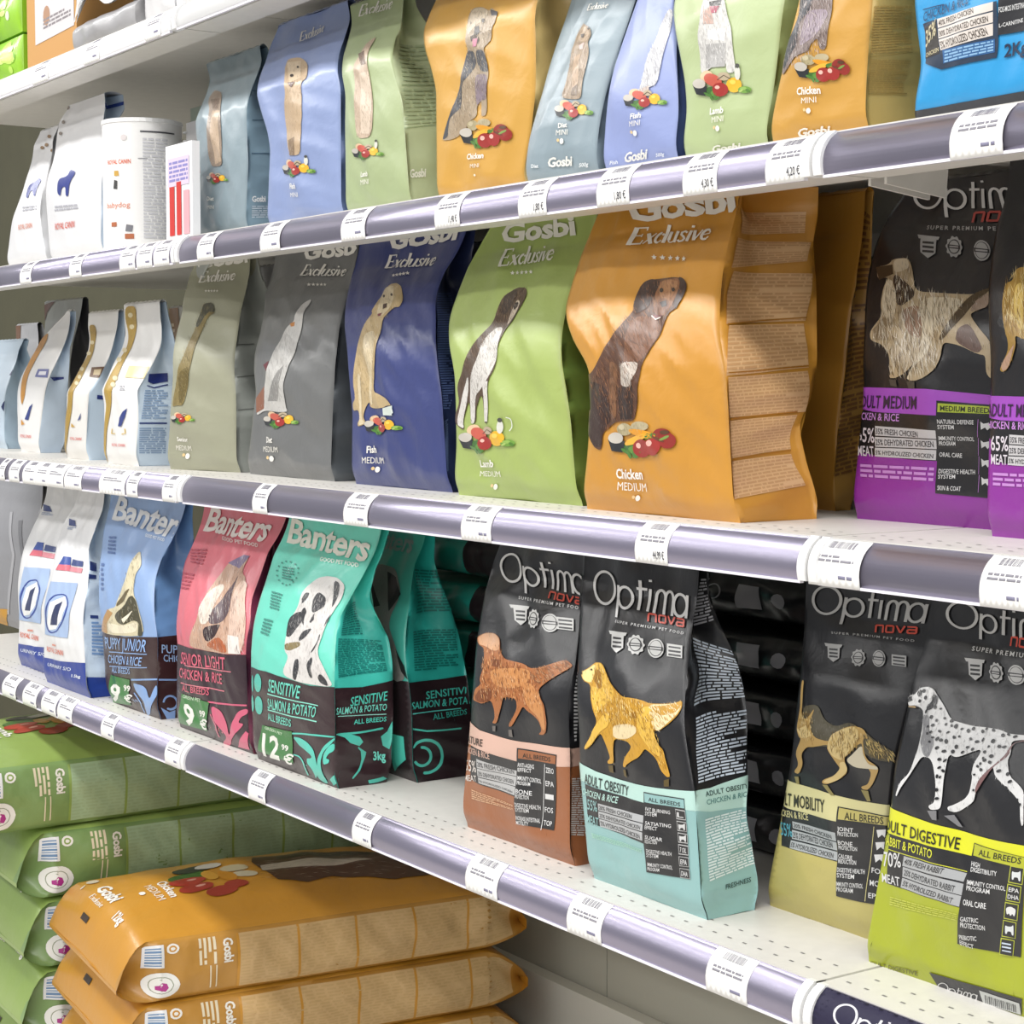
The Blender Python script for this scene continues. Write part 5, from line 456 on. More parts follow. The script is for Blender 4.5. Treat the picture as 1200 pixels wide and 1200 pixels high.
BAGS['ch'] = ({"xl":[-1.5339,-1.5294,-1.5246,-1.5214,-1.5197,-1.5255,-1.5572,-1.5835,-1.5903,-1.5925,-1.586,-1.5728],"xr":[-1.294,-1.2971,-1.3001,-1.3029,-1.3056,-1.3103,-1.3221,-1.334,-1.3456,-1.3532,-1.3541,-1.3523],"yf":[1.13,1.13,1.13,1.13,1.13,1.13,1.1344,1.1447,1.1578,1.1709,1.181,1.185],"yb":[1.241,1.2335,1.2242,1.2191,1.2363,1.2472,1.2581,1.2688,1.2783,1.2808,1.288,1.287],"pin":[0.0,0.0,0.0,0.0,0.0001,0.0029,0.0074,0.0132,0.0199,0.0275,0.0359,0.045],"z0":-0.128,"h":0.325,"w":0.23,"bul":0.016,"amp":0.003,"seed":21}, dict(base='#c98f36',side='#c98f36',back='#c98f36',f=[["t",4,"#efece4","Gosbi","G",[278,915,1009,911,225,995]],["g",4,"#efece4","Exclusive",[338,837,904,828,295,894]],["p",4,"#efece4",[550,799,561,792,576,791,569,787,578,780,563,785,553,781,552,788,536,793,551,793]],["p",4,"#efece4",[606,795,617,788,631,788,623,784,632,777,617,781,609,778,607,784,592,789,606,789]],["p",4,"#efece4",[660,792,670,785,685,784,677,780,685,773,671,778,662,774,661,781,646,786,660,785]],["p",4,"#efece4",[713,788,723,781,737,781,729,777,737,770,723,774,714,771,713,777,699,782,713,782]],["p",4,"#efece4",[765,785,774,778,787,777,780,773,787,767,774,771,765,767,764,774,751,779,764,778]],["t",4,"#f4f1ea","Chicken","b",[272,109,465,112,274,140]],["t",4,"#f0ece2","MEDIUM","n",[277,72,476,74,282,99]],["o",4,"#f4f1ea",[416,52,411,48,404,45,396,43,389,42,384,44,383,47,384,51,389,55,395,58,402,60,409,61,415,59,417,56]],["o",4,"#e8c890",[385,54,382,52,378,50,373,49,369,48,366,49,365,51,365,53,368,56,372,58,376,59,380,59,384,58,385,57]],["o",2,"#5a3a28",[589,718,778,720,828,696,833,669,794,621,751,611,720,580,666,532,523,459,494,395,456,298,435,287,309,286,249,274,178,249,169,212,150,192,87,202,20,249,0,316,47,319,26,389,0,428,78,434,204,483,335,532,461,580,524,617,525,662,546,706]],["o",3,"#93633f",[644,711,779,717,810,691,785,649,740,612,720,601,646,609,637,642,636,686]],["o",4,"#3a2620",[548,711,589,719,637,713,653,699,636,675,624,650,601,629,564,616,526,609,519,637,520,668,529,695]],["o",4,"#3a2620",[774,719,806,714,834,697,842,679,832,655,810,631,796,617,784,635,790,659,800,681,795,700]],["o",4,"#a87850",[657,708,719,712,774,706,790,692,770,665,746,644,716,642,678,663,652,686]],["o",4,"#7a5038",[671,652,712,656,745,647,754,628,730,609,689,602,652,608,644,631]],["o",3,"#7a5138",[536,606,647,598,709,575,653,527,526,464,390,459,461,524]],["o",4,"#cfc4b8",[371,462,515,467,484,432,452,416,419,389,335,395]],["o",3,"#7d5638",[268,471,347,460,288,384,302,297,257,291,225,384]],["o",3,"#3a2620",[3,412,210,395,250,296,170,246,161,201,86,205,1,254,47,319]],["p",3,"#33241e",[311,389,447,395,435,293,324,292]],["o",6,"#2a1a14",[696,680,696,677,692,674,686,673,679,674,672,675,666,678,663,681,663,684,666,686,672,687,680,687,687,685,693,683]],["o",6,"#2a1a14",[778,679,778,676,775,674,770,673,764,673,759,674,755,677,752,680,752,682,755,684,760,685,765,685,771,684,775,681]],["p",6,"#231613",[684,643,730,647,738,631,708,626]],["p",5,"#6a2a2a",[636,606,710,604,689,591,646,595]],["p",6,"#e8e0d8",[628,601,657,589,701,596,698,599,657,593,633,604]],["f",5,["#8a5d40","#3f281d","#a9764f","#60402e"],330,24,-65,6,[552,706,779,717,826,674,720,580,523,459,463,304,202,257,36,389,335,532,524,617]],["f",6,["#efe8e0","#b8aca0"],40,18,-80,6,[371,462,515,467,433,389,342,395]],["o",4,"#3f6b2c",[476,206,465,196,437,188,399,185,362,187,334,193,325,203,336,213,366,221,404,225,442,223,468,216]],["o",5,"#5f8f3a",[480,202,473,195,455,190,431,188,408,189,391,194,385,200,392,207,411,212,435,214,459,213,475,208]],["o",6,"#4a7a30",[390,188,382,187,368,188,350,190,334,194,325,198,324,202,332,203,347,203,364,200,379,196,389,192]],["o",6,"#4a7a30",[400,173,393,173,384,178,376,185,372,192,372,198,377,201,385,200,394,196,401,189,405,182,405,176]],["o",6,"#4a7a30",[416,175,411,177,411,183,414,191,421,198,430,204,437,205,442,203,442,197,439,189,432,181,423,176]],["o",6,"#4a7a30",[423,175,423,178,431,184,444,190,460,195,473,197,480,197,481,194,473,188,460,182,445,177,431,175]],["o",4,"#b3a680",[431,262,421,252,396,245,362,242,329,244,304,251,295,261,306,271,332,278,367,281,400,279,423,272]],["o",5,"#c9bd9c",[371,268,367,264,356,260,342,259,327,260,317,263,313,267,318,272,329,275,343,277,358,276,368,273]],["o",4,"#b5a886",[547,273,538,265,515,259,483,257,452,258,429,263,421,271,431,279,455,285,487,287,518,285,540,280]],["o",5,"#e39a22",[599,241,583,237,545,236,495,240,446,246,411,253,401,260,419,264,460,264,511,261,558,255,590,248]],["o",5,"#f0b43a",[537,249,529,241,500,232,457,222,411,215,374,212,356,215,364,222,395,232,439,242,485,249,521,251]],["o",5,"#4a7a31",[631,244,623,238,601,234,571,232,541,233,520,236,512,242,521,247,544,252,574,253,604,252,624,249]],["o",7,"#6b3a26",[649,228,642,227,626,228,606,231,587,235,574,239,571,242,579,243,595,242,615,239,634,235,646,231]],["o",7,"#7d9a4a",[680,247,678,244,668,240,654,236,638,233,625,231,619,232,621,235,631,239,646,243,661,247,674,248]],["o",5,"#8f2a22",[693,244,682,232,658,222,627,218,596,221,574,230,568,243,578,256,603,265,635,269,666,266,687,257]],["o",6,"#932c24",[718,232,709,220,689,211,663,208,638,210,620,219,615,230,624,242,645,251,671,255,696,252,713,244]],["o",6,"#9a2a24",[552,208,541,193,515,182,482,178,449,181,425,191,418,205,429,220,456,230,491,235,523,232,546,222]],["o",6,"#a2302a",[626,213,616,200,593,190,563,186,534,189,514,198,508,211,518,224,542,234,572,238,601,235,621,226]],["o",7,"#f3b9ac",[488,215,484,211,476,207,466,206,455,207,448,210,446,214,449,219,457,222,468,224,478,223,486,220]],["o",7,"#f3b9ac",[570,223,566,219,558,215,548,214,538,215,532,218,530,222,533,227,541,230,551,232,561,231,568,227]],["o",7,"#5a3a22",[681,257,677,254,666,251,651,250,637,251,627,253,624,256,628,260,639,262,653,263,668,262,678,260]],["p",5,"#25282c",[221,228,361,226,334,190,255,193]],["o",6,"#c6c0b6",[350,235,341,226,318,219,286,216,253,218,230,224,221,233,231,242,256,249,289,252,321,250,343,244]],["F",2.5,"#5a3a28",254,15,-74,4,[589,718,778,720,828,696,833,669,794,621,751,611,720,580,666,532,523,459,494,395,456,298,435,287,309,286,249,274,178,249,169,212,150,192,87,202,20,249,0,316,47,319,26,389,0,428,78,434,204,483,335,532,461,580,524,617,525,662,546,706]],["F",3.5,"#93633f",27,15,-74,4,[644,711,779,717,810,691,785,649,740,612,720,601,646,609,637,642,636,686]],["F",4.5,"#3a2620",18,15,-74,4,[548,711,589,719,637,713,653,699,636,675,624,650,601,629,564,616,526,609,519,637,520,668,529,695]],["F",4.5,"#a87850",12,15,-74,4,[657,708,719,712,774,706,790,692,770,665,746,644,716,642,678,663,652,686]],["F",4.5,"#7a5038",10,15,-74,4,[671,652,712,656,745,647,754,628,730,609,689,602,652,608,644,631]],["F",3.5,"#7a5138",43,15,-74,4,[536,606,647,598,709,575,653,527,526,464,390,459,461,524]],["F",4.5,"#cfc4b8",15,15,-74,4,[371,462,515,467,484,432,452,416,419,389,335,395]],["F",3.5,"#7d5638",19,15,-74,4,[268,471,347,460,288,384,302,297,257,291,225,384]],["F",3.5,"#3a2620",64,15,-74,4,[3,412,210,395,250,296,170,246,161,201,86,205,1,254,47,319]],["F",4.5,"#b3a680",10,15,-74,4,[431,262,421,252,396,245,362,242,329,244,304,251,295,261,306,271,332,278,367,281,400,279,423,272]],["F",4.5,"#b5a886",10,15,-74,4,[547,273,538,265,515,259,483,257,452,258,429,263,421,271,431,279,455,285,487,287,518,285,540,280]]],r=[["p",1,"#dcb484",[57,572,909,588,964,734,139,733]],["l",2,"#c99c6c",13,[57,572,909,588,964,734,139,733]],["p",1,"#dcb484",[2,423,902,447,894,579,84,568]],["l",2,"#c99c6c",12,[2,423,902,447,894,579,84,568]],["p",1,"#dcb484",[0,302,1000,317,888,437,17,418]],["l",2,"#c99c6c",12,[0,302,1000,317,888,437,17,418]],["p",1,"#dcb484",[0,185,860,207,907,308,5,292]],["l",2,"#c99c6c",12,[0,185,860,207,907,308,5,292]],["p",1,"#dcb484",[4,69,904,100,847,193,0,176]],["l",2,"#c99c6c",10,[4,69,904,100,847,193,0,176]],["p",1,"#dcb484",[87,742,921,772,973,830,117,833]],["l",2,"#c99c6c",9,[87,742,921,772,973,830,117,833]],["p",1,"#dcb484",[173,849,913,859,915,926,79,921]],["l",2,"#c99c6c",9,[173,849,913,859,915,926,79,921]],["p",3,"#a9701f",[67,569,924,596,923,600,66,573]],["p",3,"#a9701f",[22,430,902,449,900,453,22,433]],["p",3,"#a9701f",[7,295,894,315,885,319,6,299]],["p",3,"#a9701f",[0,179,855,201,856,205,0,182]]]))
BAGS['la'] = ({"xl":[-1.817,-1.8144,-1.8116,-1.8123,-1.8136,-1.8174,-1.8342,-1.851,-1.8567,-1.8579,-1.8447,-1.8222],"xr":[-1.5716,-1.5758,-1.58,-1.5841,-1.5909,-1.5993,-1.6077,-1.6159,-1.6234,-1.6208,-1.6183,-1.617],"yf":[1.152,1.152,1.152,1.152,1.152,1.152,1.1568,1.168,1.1824,1.1967,1.2076,1.212],"yb":[1.282,1.282,1.282,1.282,1.282,1.282,1.2806,1.2714,1.2569,1.2414,1.2291,1.224],"pin":[0.0,0.0,0.0,0.0,0.0001,0.0029,0.0074,0.0132,0.0199,0.0275,0.0359,0.045],"z0":-0.128,"h":0.325,"w":0.229,"bul":0.014,"amp":0.003,"seed":22}, dict(base='#a3b566',side='#5f7a3a',back='#a3b566',f=[["t",4,"#efece4","Gosbi","G",[208,906,866,906,135,978]],["g",4,"#efece4","Exclusive",[331,815,802,821,251,879]],["p",4,"#efece4",[462,796,475,790,490,789,484,786,496,780,479,783,471,781,467,786,450,790,465,790]],["p",4,"#efece4",[504,795,517,789,532,788,526,785,538,779,521,783,513,780,509,786,493,790,507,790]],["p",4,"#efece4",[546,795,559,789,574,788,567,785,579,779,563,782,555,779,551,785,535,789,549,789]],["p",4,"#efece4",[587,794,600,788,614,787,608,784,620,778,604,782,596,779,592,785,576,789,590,789]],["p",4,"#efece4",[628,793,640,788,654,787,648,784,660,778,644,781,637,779,633,784,617,788,630,788]],["t",4,"#f4f1ea","Lamb","b",[247,110,398,114,251,135]],["t",4,"#f0ece2","MEDIUM","n",[233,75,442,81,239,96]],["o",4,"#f4f1ea",[382,44,375,40,365,36,354,33,345,33,340,35,339,38,343,43,350,48,359,52,368,54,377,54,383,52,385,49]],["o",4,"#e8c890",[345,47,341,44,335,42,328,40,323,40,319,41,318,43,320,46,324,49,329,51,335,52,341,52,345,51,346,49]],["o",2,"#54402f",[589,733,663,730,694,705,688,667,652,624,578,587,533,534,487,458,423,405,384,264,354,264,361,372,259,318,238,263,188,262,199,350,110,272,120,233,33,257,0,276,81,333,60,394,160,460,261,526,372,569,475,611,485,661,499,705]],["o",3,"#d8d4ce",[509,594,563,593,533,539,511,491,427,416,357,383,269,356,230,263,187,259,214,372,258,438,351,503,404,552]],["p",3,"#d8d4ce",[378,405,428,410,393,270,356,270]],["o",3,"#d8d4ce",[179,416,219,427,182,350,110,272,121,239,33,260]],["o",3,"#d9c9b4",[632,690,667,678,665,645,619,614,587,598,610,652]],["o",4,"#2a1e18",[613,666,628,679,656,678,660,662,636,651]],["o",3,"#3d2d22",[521,710,593,730,618,690,575,647,508,627,510,693]],["f",4,["#7a6048","#3a2a1e","#94785c"],130,22,-65,6,[499,705,659,728,652,624,373,525,118,405,84,350,236,504,477,606]],["f",4,["#f2efea","#9a948c"],80,20,-75,5,[509,594,511,491,271,361,221,295,256,432,404,552]],["o",4,"#3f6b2c",[333,187,321,177,291,170,251,167,211,168,181,174,171,183,185,193,217,200,259,203,299,202,326,196]],["o",5,"#5f8f3a",[338,183,329,176,310,172,285,169,260,170,242,175,236,181,245,187,265,192,291,194,316,193,333,189]],["o",6,"#4a7a30",[241,170,232,168,217,169,198,171,181,175,171,179,170,182,179,183,195,183,214,180,230,177,240,173]],["o",6,"#4a7a30",[252,155,244,156,234,160,226,166,222,173,222,179,227,181,236,181,245,177,253,170,257,164,257,158]],["o",6,"#4a7a30",[268,157,263,159,263,165,267,172,275,179,284,184,292,185,297,183,297,178,293,170,285,163,276,159]],["o",6,"#4a7a30",[276,157,276,161,284,166,299,171,315,176,329,178,337,178,337,175,329,170,315,164,299,160,284,157]],["o",4,"#e3c29c",[291,239,279,228,252,220,216,217,179,219,153,226,145,236,158,247,188,255,226,258,261,256,285,249]],["o",5,"#c65a48",[356,215,332,207,294,204,249,207,211,215,189,226,192,238,218,246,259,248,304,245,340,237,359,226]],["o",5,"#b9a98e",[434,241,425,233,404,228,377,226,350,227,331,232,325,239,335,246,357,252,384,254,411,252,429,248]],["p",6,"#5a4a38",[324,226,382,243,430,231,434,234,382,245,320,228]],["o",5,"#e8b32c",[524,214,511,201,484,191,450,187,417,190,395,199,389,212,402,225,430,235,465,239,497,236,519,227]],["o",6,"#f4d25a",[476,223,471,219,461,216,448,215,435,216,426,218,424,222,428,227,439,230,452,231,465,230,473,227]],["o",6,"#a02a25",[406,196,393,184,365,174,329,170,294,173,269,181,262,193,276,206,305,215,342,219,377,216,400,208]],["o",7,"#f3b9ac",[338,203,334,200,325,197,314,196,303,197,295,199,293,202,297,205,306,208,317,209,328,208,336,206]],["o",5,"#6e9a3c",[602,200,593,194,570,189,540,187,511,188,490,192,484,197,494,204,517,208,547,211,576,209,596,205]],["o",6,"#8fb457",[565,203,560,200,548,197,533,196,519,197,508,199,505,202,510,205,522,207,537,208,551,208,562,206]],["o",6,"#4f7a2c",[590,190,584,188,574,189,564,191,556,194,552,198,553,200,560,202,570,201,580,199,588,196,592,193]],["o",6,"#a9c46a",[531,198,531,196,525,193,516,191,507,189,498,189,494,190,495,192,500,195,509,197,519,199,527,199]],["o",5,"#d8d8ce",[525,254,518,242,506,233,493,229,481,233,474,241,474,253,481,265,493,274,506,277,518,274,525,266]],["o",6,"#4a4a44",[527,278,523,274,515,271,504,269,494,270,488,273,486,277,490,281,498,284,509,285,519,284,525,282]],["p",5,"#25282c",[56,206,213,205,181,171,94,173]],["o",6,"#c6c0b6",[202,213,192,204,165,198,130,195,94,196,66,202,57,210,69,219,99,225,137,228,172,226,195,221]],["o",5,"#dfe3dc",[556,286,593,282,591,257,561,241,567,239,598,256,599,284,559,289]],["F",2.5,"#54402f",172,15,-74,4,[589,733,663,730,694,705,688,667,652,624,578,587,533,534,487,458,423,405,384,264,354,264,361,372,259,318,238,263,188,262,199,350,110,272,120,233,33,257,0,276,81,333,60,394,160,460,261,526,372,569,475,611,485,661,499,705]],["F",3.5,"#d8d4ce",72,15,-74,4,[509,594,563,593,533,539,511,491,427,416,357,383,269,356,230,263,187,259,214,372,258,438,351,503,404,552]],["F",3.5,"#d8d4ce",18,15,-74,4,[179,416,219,427,182,350,110,272,121,239,33,260]],["F",3.5,"#d9c9b4",10,15,-74,4,[632,690,667,678,665,645,619,614,587,598,610,652]],["F",3.5,"#3d2d22",12,15,-74,4,[521,710,593,730,618,690,575,647,508,627,510,693]]],r=[]))
BAGS['fi'] = ({"xl":[-2.0947,-2.0936,-2.0926,-2.0915,-2.0957,-2.1009,-2.1077,-2.1307,-2.1538,-2.1707,-2.176,-2.1737],"xr":[-1.8589,-1.8622,-1.8656,-1.869,-1.8731,-1.8804,-1.8876,-1.903,-1.9261,-1.9335,-1.9198,-1.9074],"yf":[1.17,1.17,1.17,1.17,1.17,1.17,1.1714,1.181,1.1959,1.212,1.2248,1.23],"yb":[1.29,1.29,1.29,1.29,1.29,1.29,1.2889,1.2812,1.2693,1.2564,1.2462,1.242],"pin":[0.0,0.0,0.0,0.0,0.0001,0.0029,0.0074,0.0132,0.0199,0.0275,0.0359,0.045],"z0":-0.128,"h":0.325,"w":0.235,"bul":0.014,"amp":0.003,"seed":23}, dict(base='#3a4378',side='#232c52',back='#3a4378',f=[["t",4,"#efece4","Gosbi","G",[308,939,950,950,298,1018]],["g",4,"#efece4","Exclusive",[324,863,873,853,286,919]],["p",4,"#efece4",[491,836,506,830,522,830,516,826,528,820,510,824,501,821,497,827,479,831,494,831]],["p",4,"#efece4",[523,837,538,831,554,831,548,827,560,821,542,825,534,822,529,828,511,832,526,832]],["p",4,"#efece4",[554,839,569,833,586,832,579,828,592,822,574,826,566,823,561,829,543,833,558,833]],["p",4,"#efece4",[585,840,601,834,617,833,610,829,624,823,605,827,597,824,592,830,574,834,589,834]],["p",4,"#efece4",[616,841,631,835,647,834,641,831,655,825,636,828,629,826,624,831,605,836,620,835]],["t",4,"#f4f1ea","Fish","b",[227,131,334,135,235,159]],["t",4,"#f0ece2","MEDIUM","n",[173,89,399,93,180,115]],["o",4,"#f4f1ea",[335,69,330,64,319,59,307,57,295,56,287,58,283,62,284,67,290,72,299,77,311,79,322,79,331,77,336,74]],["o",4,"#e8c890",[284,71,280,68,274,66,267,64,260,64,255,65,252,67,252,70,255,73,261,76,268,77,275,78,281,76,284,74]],["o",2,"#c2aa7e",[507,790,593,795,658,776,712,724,689,693,637,697,577,670,525,620,477,565,433,488,362,373,473,357,548,346,592,319,539,319,472,308,293,306,294,334,227,306,195,272,238,245,127,232,118,246,152,261,142,300,55,293,54,322,116,344,87,418,140,502,224,591,308,636,402,674,382,686,415,720]],["o",3,"#dccba8",[460,777,571,788,627,749,588,687,519,654,453,667,451,713]],["o",4,"#c2aa7e",[579,788,658,776,704,724,675,693,642,703]],["o",3,"#dccba8",[291,596,446,610,442,543,371,444,335,323,297,318,331,434,278,523]],["o",4,"#dccba8",[159,445,217,434,174,266,229,248,138,235,156,277]],["o",5,"#3a2a20",[506,744,507,741,504,739,499,738,491,738,484,740,477,742,473,745,473,747,475,749,481,750,488,750,496,749,503,746]],["o",5,"#3a2a20",[601,747,602,744,600,742,594,741,588,742,581,743,575,745,571,748,571,750,573,752,578,753,585,753,592,751,598,749]],["p",5,"#4a382e",[515,709,554,713,562,696,529,689]],["p",5,"#7a3038",[465,672,538,674,517,663,474,662]],["f",4,["#e8dcc0","#a08a60","#8a744e"],150,22,-75,5,[495,788,658,776,674,696,461,565,358,362,111,333,112,446,234,591,418,714]],["o",4,"#3f6b2c",[433,226,423,219,398,214,366,211,333,213,310,217,302,224,313,231,339,237,372,239,404,237,426,233]],["o",5,"#5f8f3a",[437,223,430,218,414,215,394,213,373,214,359,217,354,222,361,227,377,230,398,232,418,231,432,228]],["o",6,"#4a7a30",[358,214,351,213,338,213,324,215,310,218,302,221,301,223,308,224,321,224,336,222,349,219,357,216]],["o",6,"#4a7a30",[366,203,359,204,352,207,346,211,342,216,343,221,347,223,354,222,361,219,367,214,371,209,370,205]],["o",6,"#4a7a30",[379,204,376,206,375,210,379,216,385,221,393,224,399,225,403,224,403,219,400,214,394,209,386,205]],["o",6,"#4a7a30",[386,205,386,207,393,211,405,215,418,218,430,220,437,220,436,217,430,214,418,210,405,206,393,204]],["o",4,"#e3c29c",[397,265,388,257,366,252,337,249,308,251,288,256,281,264,291,272,315,277,345,280,373,278,392,273]],["o",5,"#c65a48",[450,247,431,241,400,239,364,242,333,248,316,256,317,265,338,270,371,272,407,270,437,264,452,255]],["o",5,"#b9a98e",[513,266,506,261,489,257,467,255,445,256,430,260,425,265,432,271,450,275,473,276,494,275,509,271]],["p",6,"#5a4a38",[425,255,471,267,509,259,514,261,470,270,420,257]],["o",5,"#e8b32c",[588,246,578,236,557,229,529,226,501,228,483,235,478,245,488,255,510,262,539,265,565,263,583,256]],["o",6,"#f4d25a",[548,253,545,250,536,248,526,247,515,248,508,250,506,253,509,256,518,258,529,259,539,258,546,256]],["o",6,"#a02a25",[492,233,482,224,459,217,430,214,401,216,381,222,375,231,385,241,409,248,439,250,467,248,487,242]],["o",7,"#f3b9ac",[436,238,433,236,426,234,417,233,408,234,402,235,400,238,403,240,410,242,419,243,428,242,434,240]],["o",5,"#6e9a3c",[654,235,646,230,628,227,603,225,579,226,561,229,556,234,564,238,583,242,608,243,632,242,648,239]],["o",6,"#8fb457",[622,238,619,235,609,234,597,233,585,233,576,235,573,237,577,239,587,241,599,242,611,241,620,240]],["o",6,"#4f7a2c",[644,228,639,227,631,227,622,229,615,231,612,234,613,236,619,237,627,236,635,235,642,232,645,230]],["o",6,"#a9c46a",[595,234,595,232,590,230,583,228,575,227,568,227,565,228,565,230,570,232,577,234,585,235,592,235]],["p",5,"#25282c",[215,242,335,240,310,215,241,217]],["o",6,"#c6c0b6",[326,246,318,240,297,235,270,233,242,234,222,239,215,245,224,251,246,256,275,258,302,256,321,252]],["p",4,"#cfd8d0",[480,308,599,319,580,281,479,281]],["p",5,"#d8e0e0",[585,311,587,293,555,282,560,280,595,292,594,311]],["F",2.5,"#c2aa7e",214,15,-74,4,[507,790,593,795,658,776,712,724,689,693,637,697,577,670,525,620,477,565,433,488,362,373,473,357,548,346,592,319,539,319,472,308,293,306,294,334,227,306,195,272,238,245,127,232,118,246,152,261,142,300,55,293,54,322,116,344,87,418,140,502,224,591,308,636,402,674,382,686,415,720]],["F",3.5,"#dccba8",31,15,-74,4,[460,777,571,788,627,749,588,687,519,654,453,667,451,713]],["F",4.5,"#c2aa7e",10,15,-74,4,[579,788,658,776,704,724,675,693,642,703]],["F",3.5,"#dccba8",44,15,-74,4,[291,596,446,610,442,543,371,444,335,323,297,318,331,434,278,523]],["F",4.5,"#dccba8",14,15,-74,4,[159,445,217,434,174,266,229,248,138,235,156,277]],["F",4.5,"#e3c29c",10,15,-74,4,[397,265,388,257,366,252,337,249,308,251,288,256,281,264,291,272,315,277,345,280,373,278,392,273]]],r=[["l",3,"#5a6a94",22,[0,76,15,81,56,274,0,264]],["l",3,"#4a5a88",48,[0,306,80,306,500,750,21,744]]]))
BAGS['dm'] = ({"xl":[-2.4163,-2.4074,-2.3984,-2.3894,-2.3821,-2.387,-2.392,-2.397,-2.4147,-2.4355,-2.435,-2.4337],"xr":[-2.1618,-2.1592,-2.1565,-2.1539,-2.1506,-2.1472,-2.1492,-2.1619,-2.1734,-2.1826,-2.1879,-2.1857],"yf":[1.175,1.175,1.175,1.175,1.175,1.175,1.1798,1.191,1.2054,1.2197,1.2306,1.235],"yb":[1.295,1.295,1.295,1.295,1.295,1.295,1.2939,1.2862,1.2743,1.2614,1.2512,1.247],"pin":[0.0,0.0,0.0,0.0,0.0001,0.0029,0.0074,0.0132,0.0199,0.0275,0.0359,0.045],"z0":-0.128,"h":0.325,"w":0.246,"bul":0.012,"amp":0.003,"seed":24}, dict(base='#6e6f6f',side='#5f6468',back='#6e6f6f',f=[["t",4,"#efece4","Gosbi","G",[326,944,1043,943,340,1012]],["g",4,"#efece4","Exclusive",[352,874,913,850,340,925]],["p",4,"#efece4",[532,835,544,830,561,829,553,825,564,819,547,823,537,820,534,826,517,830,533,830]],["p",4,"#efece4",[577,834,590,828,606,827,598,824,609,818,592,822,582,819,580,824,562,829,578,828]],["p",4,"#efece4",[622,832,634,826,650,826,642,822,652,816,636,820,626,817,624,823,607,827,623,827]],["p",4,"#efece4",[666,831,678,825,694,824,686,821,695,815,679,819,670,816,668,821,652,825,667,825]],["p",4,"#efece4",[710,829,721,823,737,822,728,819,738,813,722,817,713,814,711,820,695,824,710,824]],["t",4,"#f4f1ea","Diet","b",[271,148,363,149,268,174]],["t",4,"#f0ece2","MEDIUM","n",[227,107,428,109,225,132]],["o",4,"#f4f1ea",[371,80,368,75,359,70,347,67,334,67,323,69,317,73,314,79,318,84,326,89,338,92,351,92,362,90,369,86]],["o",4,"#e8c890",[312,83,309,80,304,77,297,75,289,75,282,77,277,79,276,82,278,86,283,88,290,90,298,90,305,89,310,86]],["o",2,"#c6c4c0",[617,760,640,753,588,709,612,657,587,562,529,480,472,405,465,310,499,279,204,289,99,262,100,295,167,328,179,392,229,444,293,520,380,590,437,641,513,665,506,698,543,743]],["p",3,"#8a5a44",[94,275,49,340,179,392,190,295]],["p",3,"#b9772c",[473,656,523,665,529,645,493,643]],["p",3,"#8d8b88",[400,456,465,481,392,329,262,328]],["p",3,"#6a3038",[194,483,268,501,243,457]],["f",4,["#e4e2de","#9c9a98","#7a7876"],110,26,-75,5,[437,641,581,625,496,455,435,316,220,315,288,508]],["o",4,"#3f6b2c",[426,232,418,225,395,220,363,217,329,219,304,223,294,230,302,237,326,242,360,244,393,243,417,238]],["o",5,"#5f8f3a",[431,229,425,224,411,221,390,219,369,220,354,223,347,228,352,232,368,236,388,237,409,236,425,233]],["o",6,"#4a7a30",[354,220,347,219,334,219,319,221,304,224,295,227,293,229,300,230,313,230,329,228,343,225,352,222]],["o",6,"#4a7a30",[366,209,359,210,351,213,343,217,337,222,336,226,340,228,347,228,356,225,363,220,368,215,369,211]],["o",6,"#4a7a30",[379,211,375,212,373,216,375,221,379,226,386,230,392,231,396,229,398,225,396,220,392,215,385,212]],["o",6,"#4a7a30",[386,211,385,213,391,217,401,221,414,224,425,226,432,225,432,223,427,220,416,216,404,212,393,211]],["o",4,"#e3c29c",[375,270,369,262,348,257,320,254,290,256,267,261,257,269,264,276,285,282,315,284,345,282,367,277]],["o",5,"#c65a48",[436,252,419,246,388,244,350,247,316,253,295,261,294,269,313,275,346,277,384,275,416,268,435,260]],["o",5,"#b9a98e",[494,271,489,266,473,262,450,260,427,261,410,265,403,270,409,275,425,279,448,281,471,280,488,276]],["p",6,"#5a4a38",[408,260,450,272,492,264,497,266,448,275,401,262]],["o",5,"#e8b32c",[577,251,570,242,551,234,523,231,495,234,473,240,465,250,472,260,492,267,520,270,549,267,569,261]],["o",6,"#f4d25a",[534,258,531,255,524,253,513,252,502,253,494,255,491,258,493,261,501,263,512,264,523,263,531,261]],["o",6,"#a02a25",[483,238,476,229,456,223,427,220,397,222,374,228,365,237,372,246,394,253,423,255,453,253,475,247]],["o",7,"#f3b9ac",[425,244,422,241,416,240,407,239,398,239,391,241,388,243,390,245,397,247,406,248,415,247,422,246]],["o",5,"#6e9a3c",[647,240,641,236,623,232,599,231,574,232,555,235,548,239,555,244,573,247,598,248,623,248,641,245]],["o",6,"#8fb457",[615,243,612,241,603,239,590,238,578,239,568,240,565,242,568,244,577,246,590,247,602,246,611,245]],["o",6,"#4f7a2c",[640,233,635,232,627,232,618,234,610,236,606,239,606,241,611,242,620,242,629,240,637,238,641,235]],["o",6,"#a9c46a",[588,239,588,238,584,236,578,234,570,233,563,233,559,234,559,235,563,237,570,239,577,240,584,240]],["p",5,"#25282c",[198,247,321,245,305,221,235,223]],["o",6,"#c6c0b6",[310,251,304,245,285,240,258,239,229,240,207,244,198,250,204,256,225,261,253,263,281,261,302,257]],["F",2.5,"#c6c4c0",161,15,-74,4,[617,760,640,753,588,709,612,657,587,562,529,480,472,405,465,310,499,279,204,289,99,262,100,295,167,328,179,392,229,444,293,520,380,590,437,641,513,665,506,698,543,743]]],r=[]))
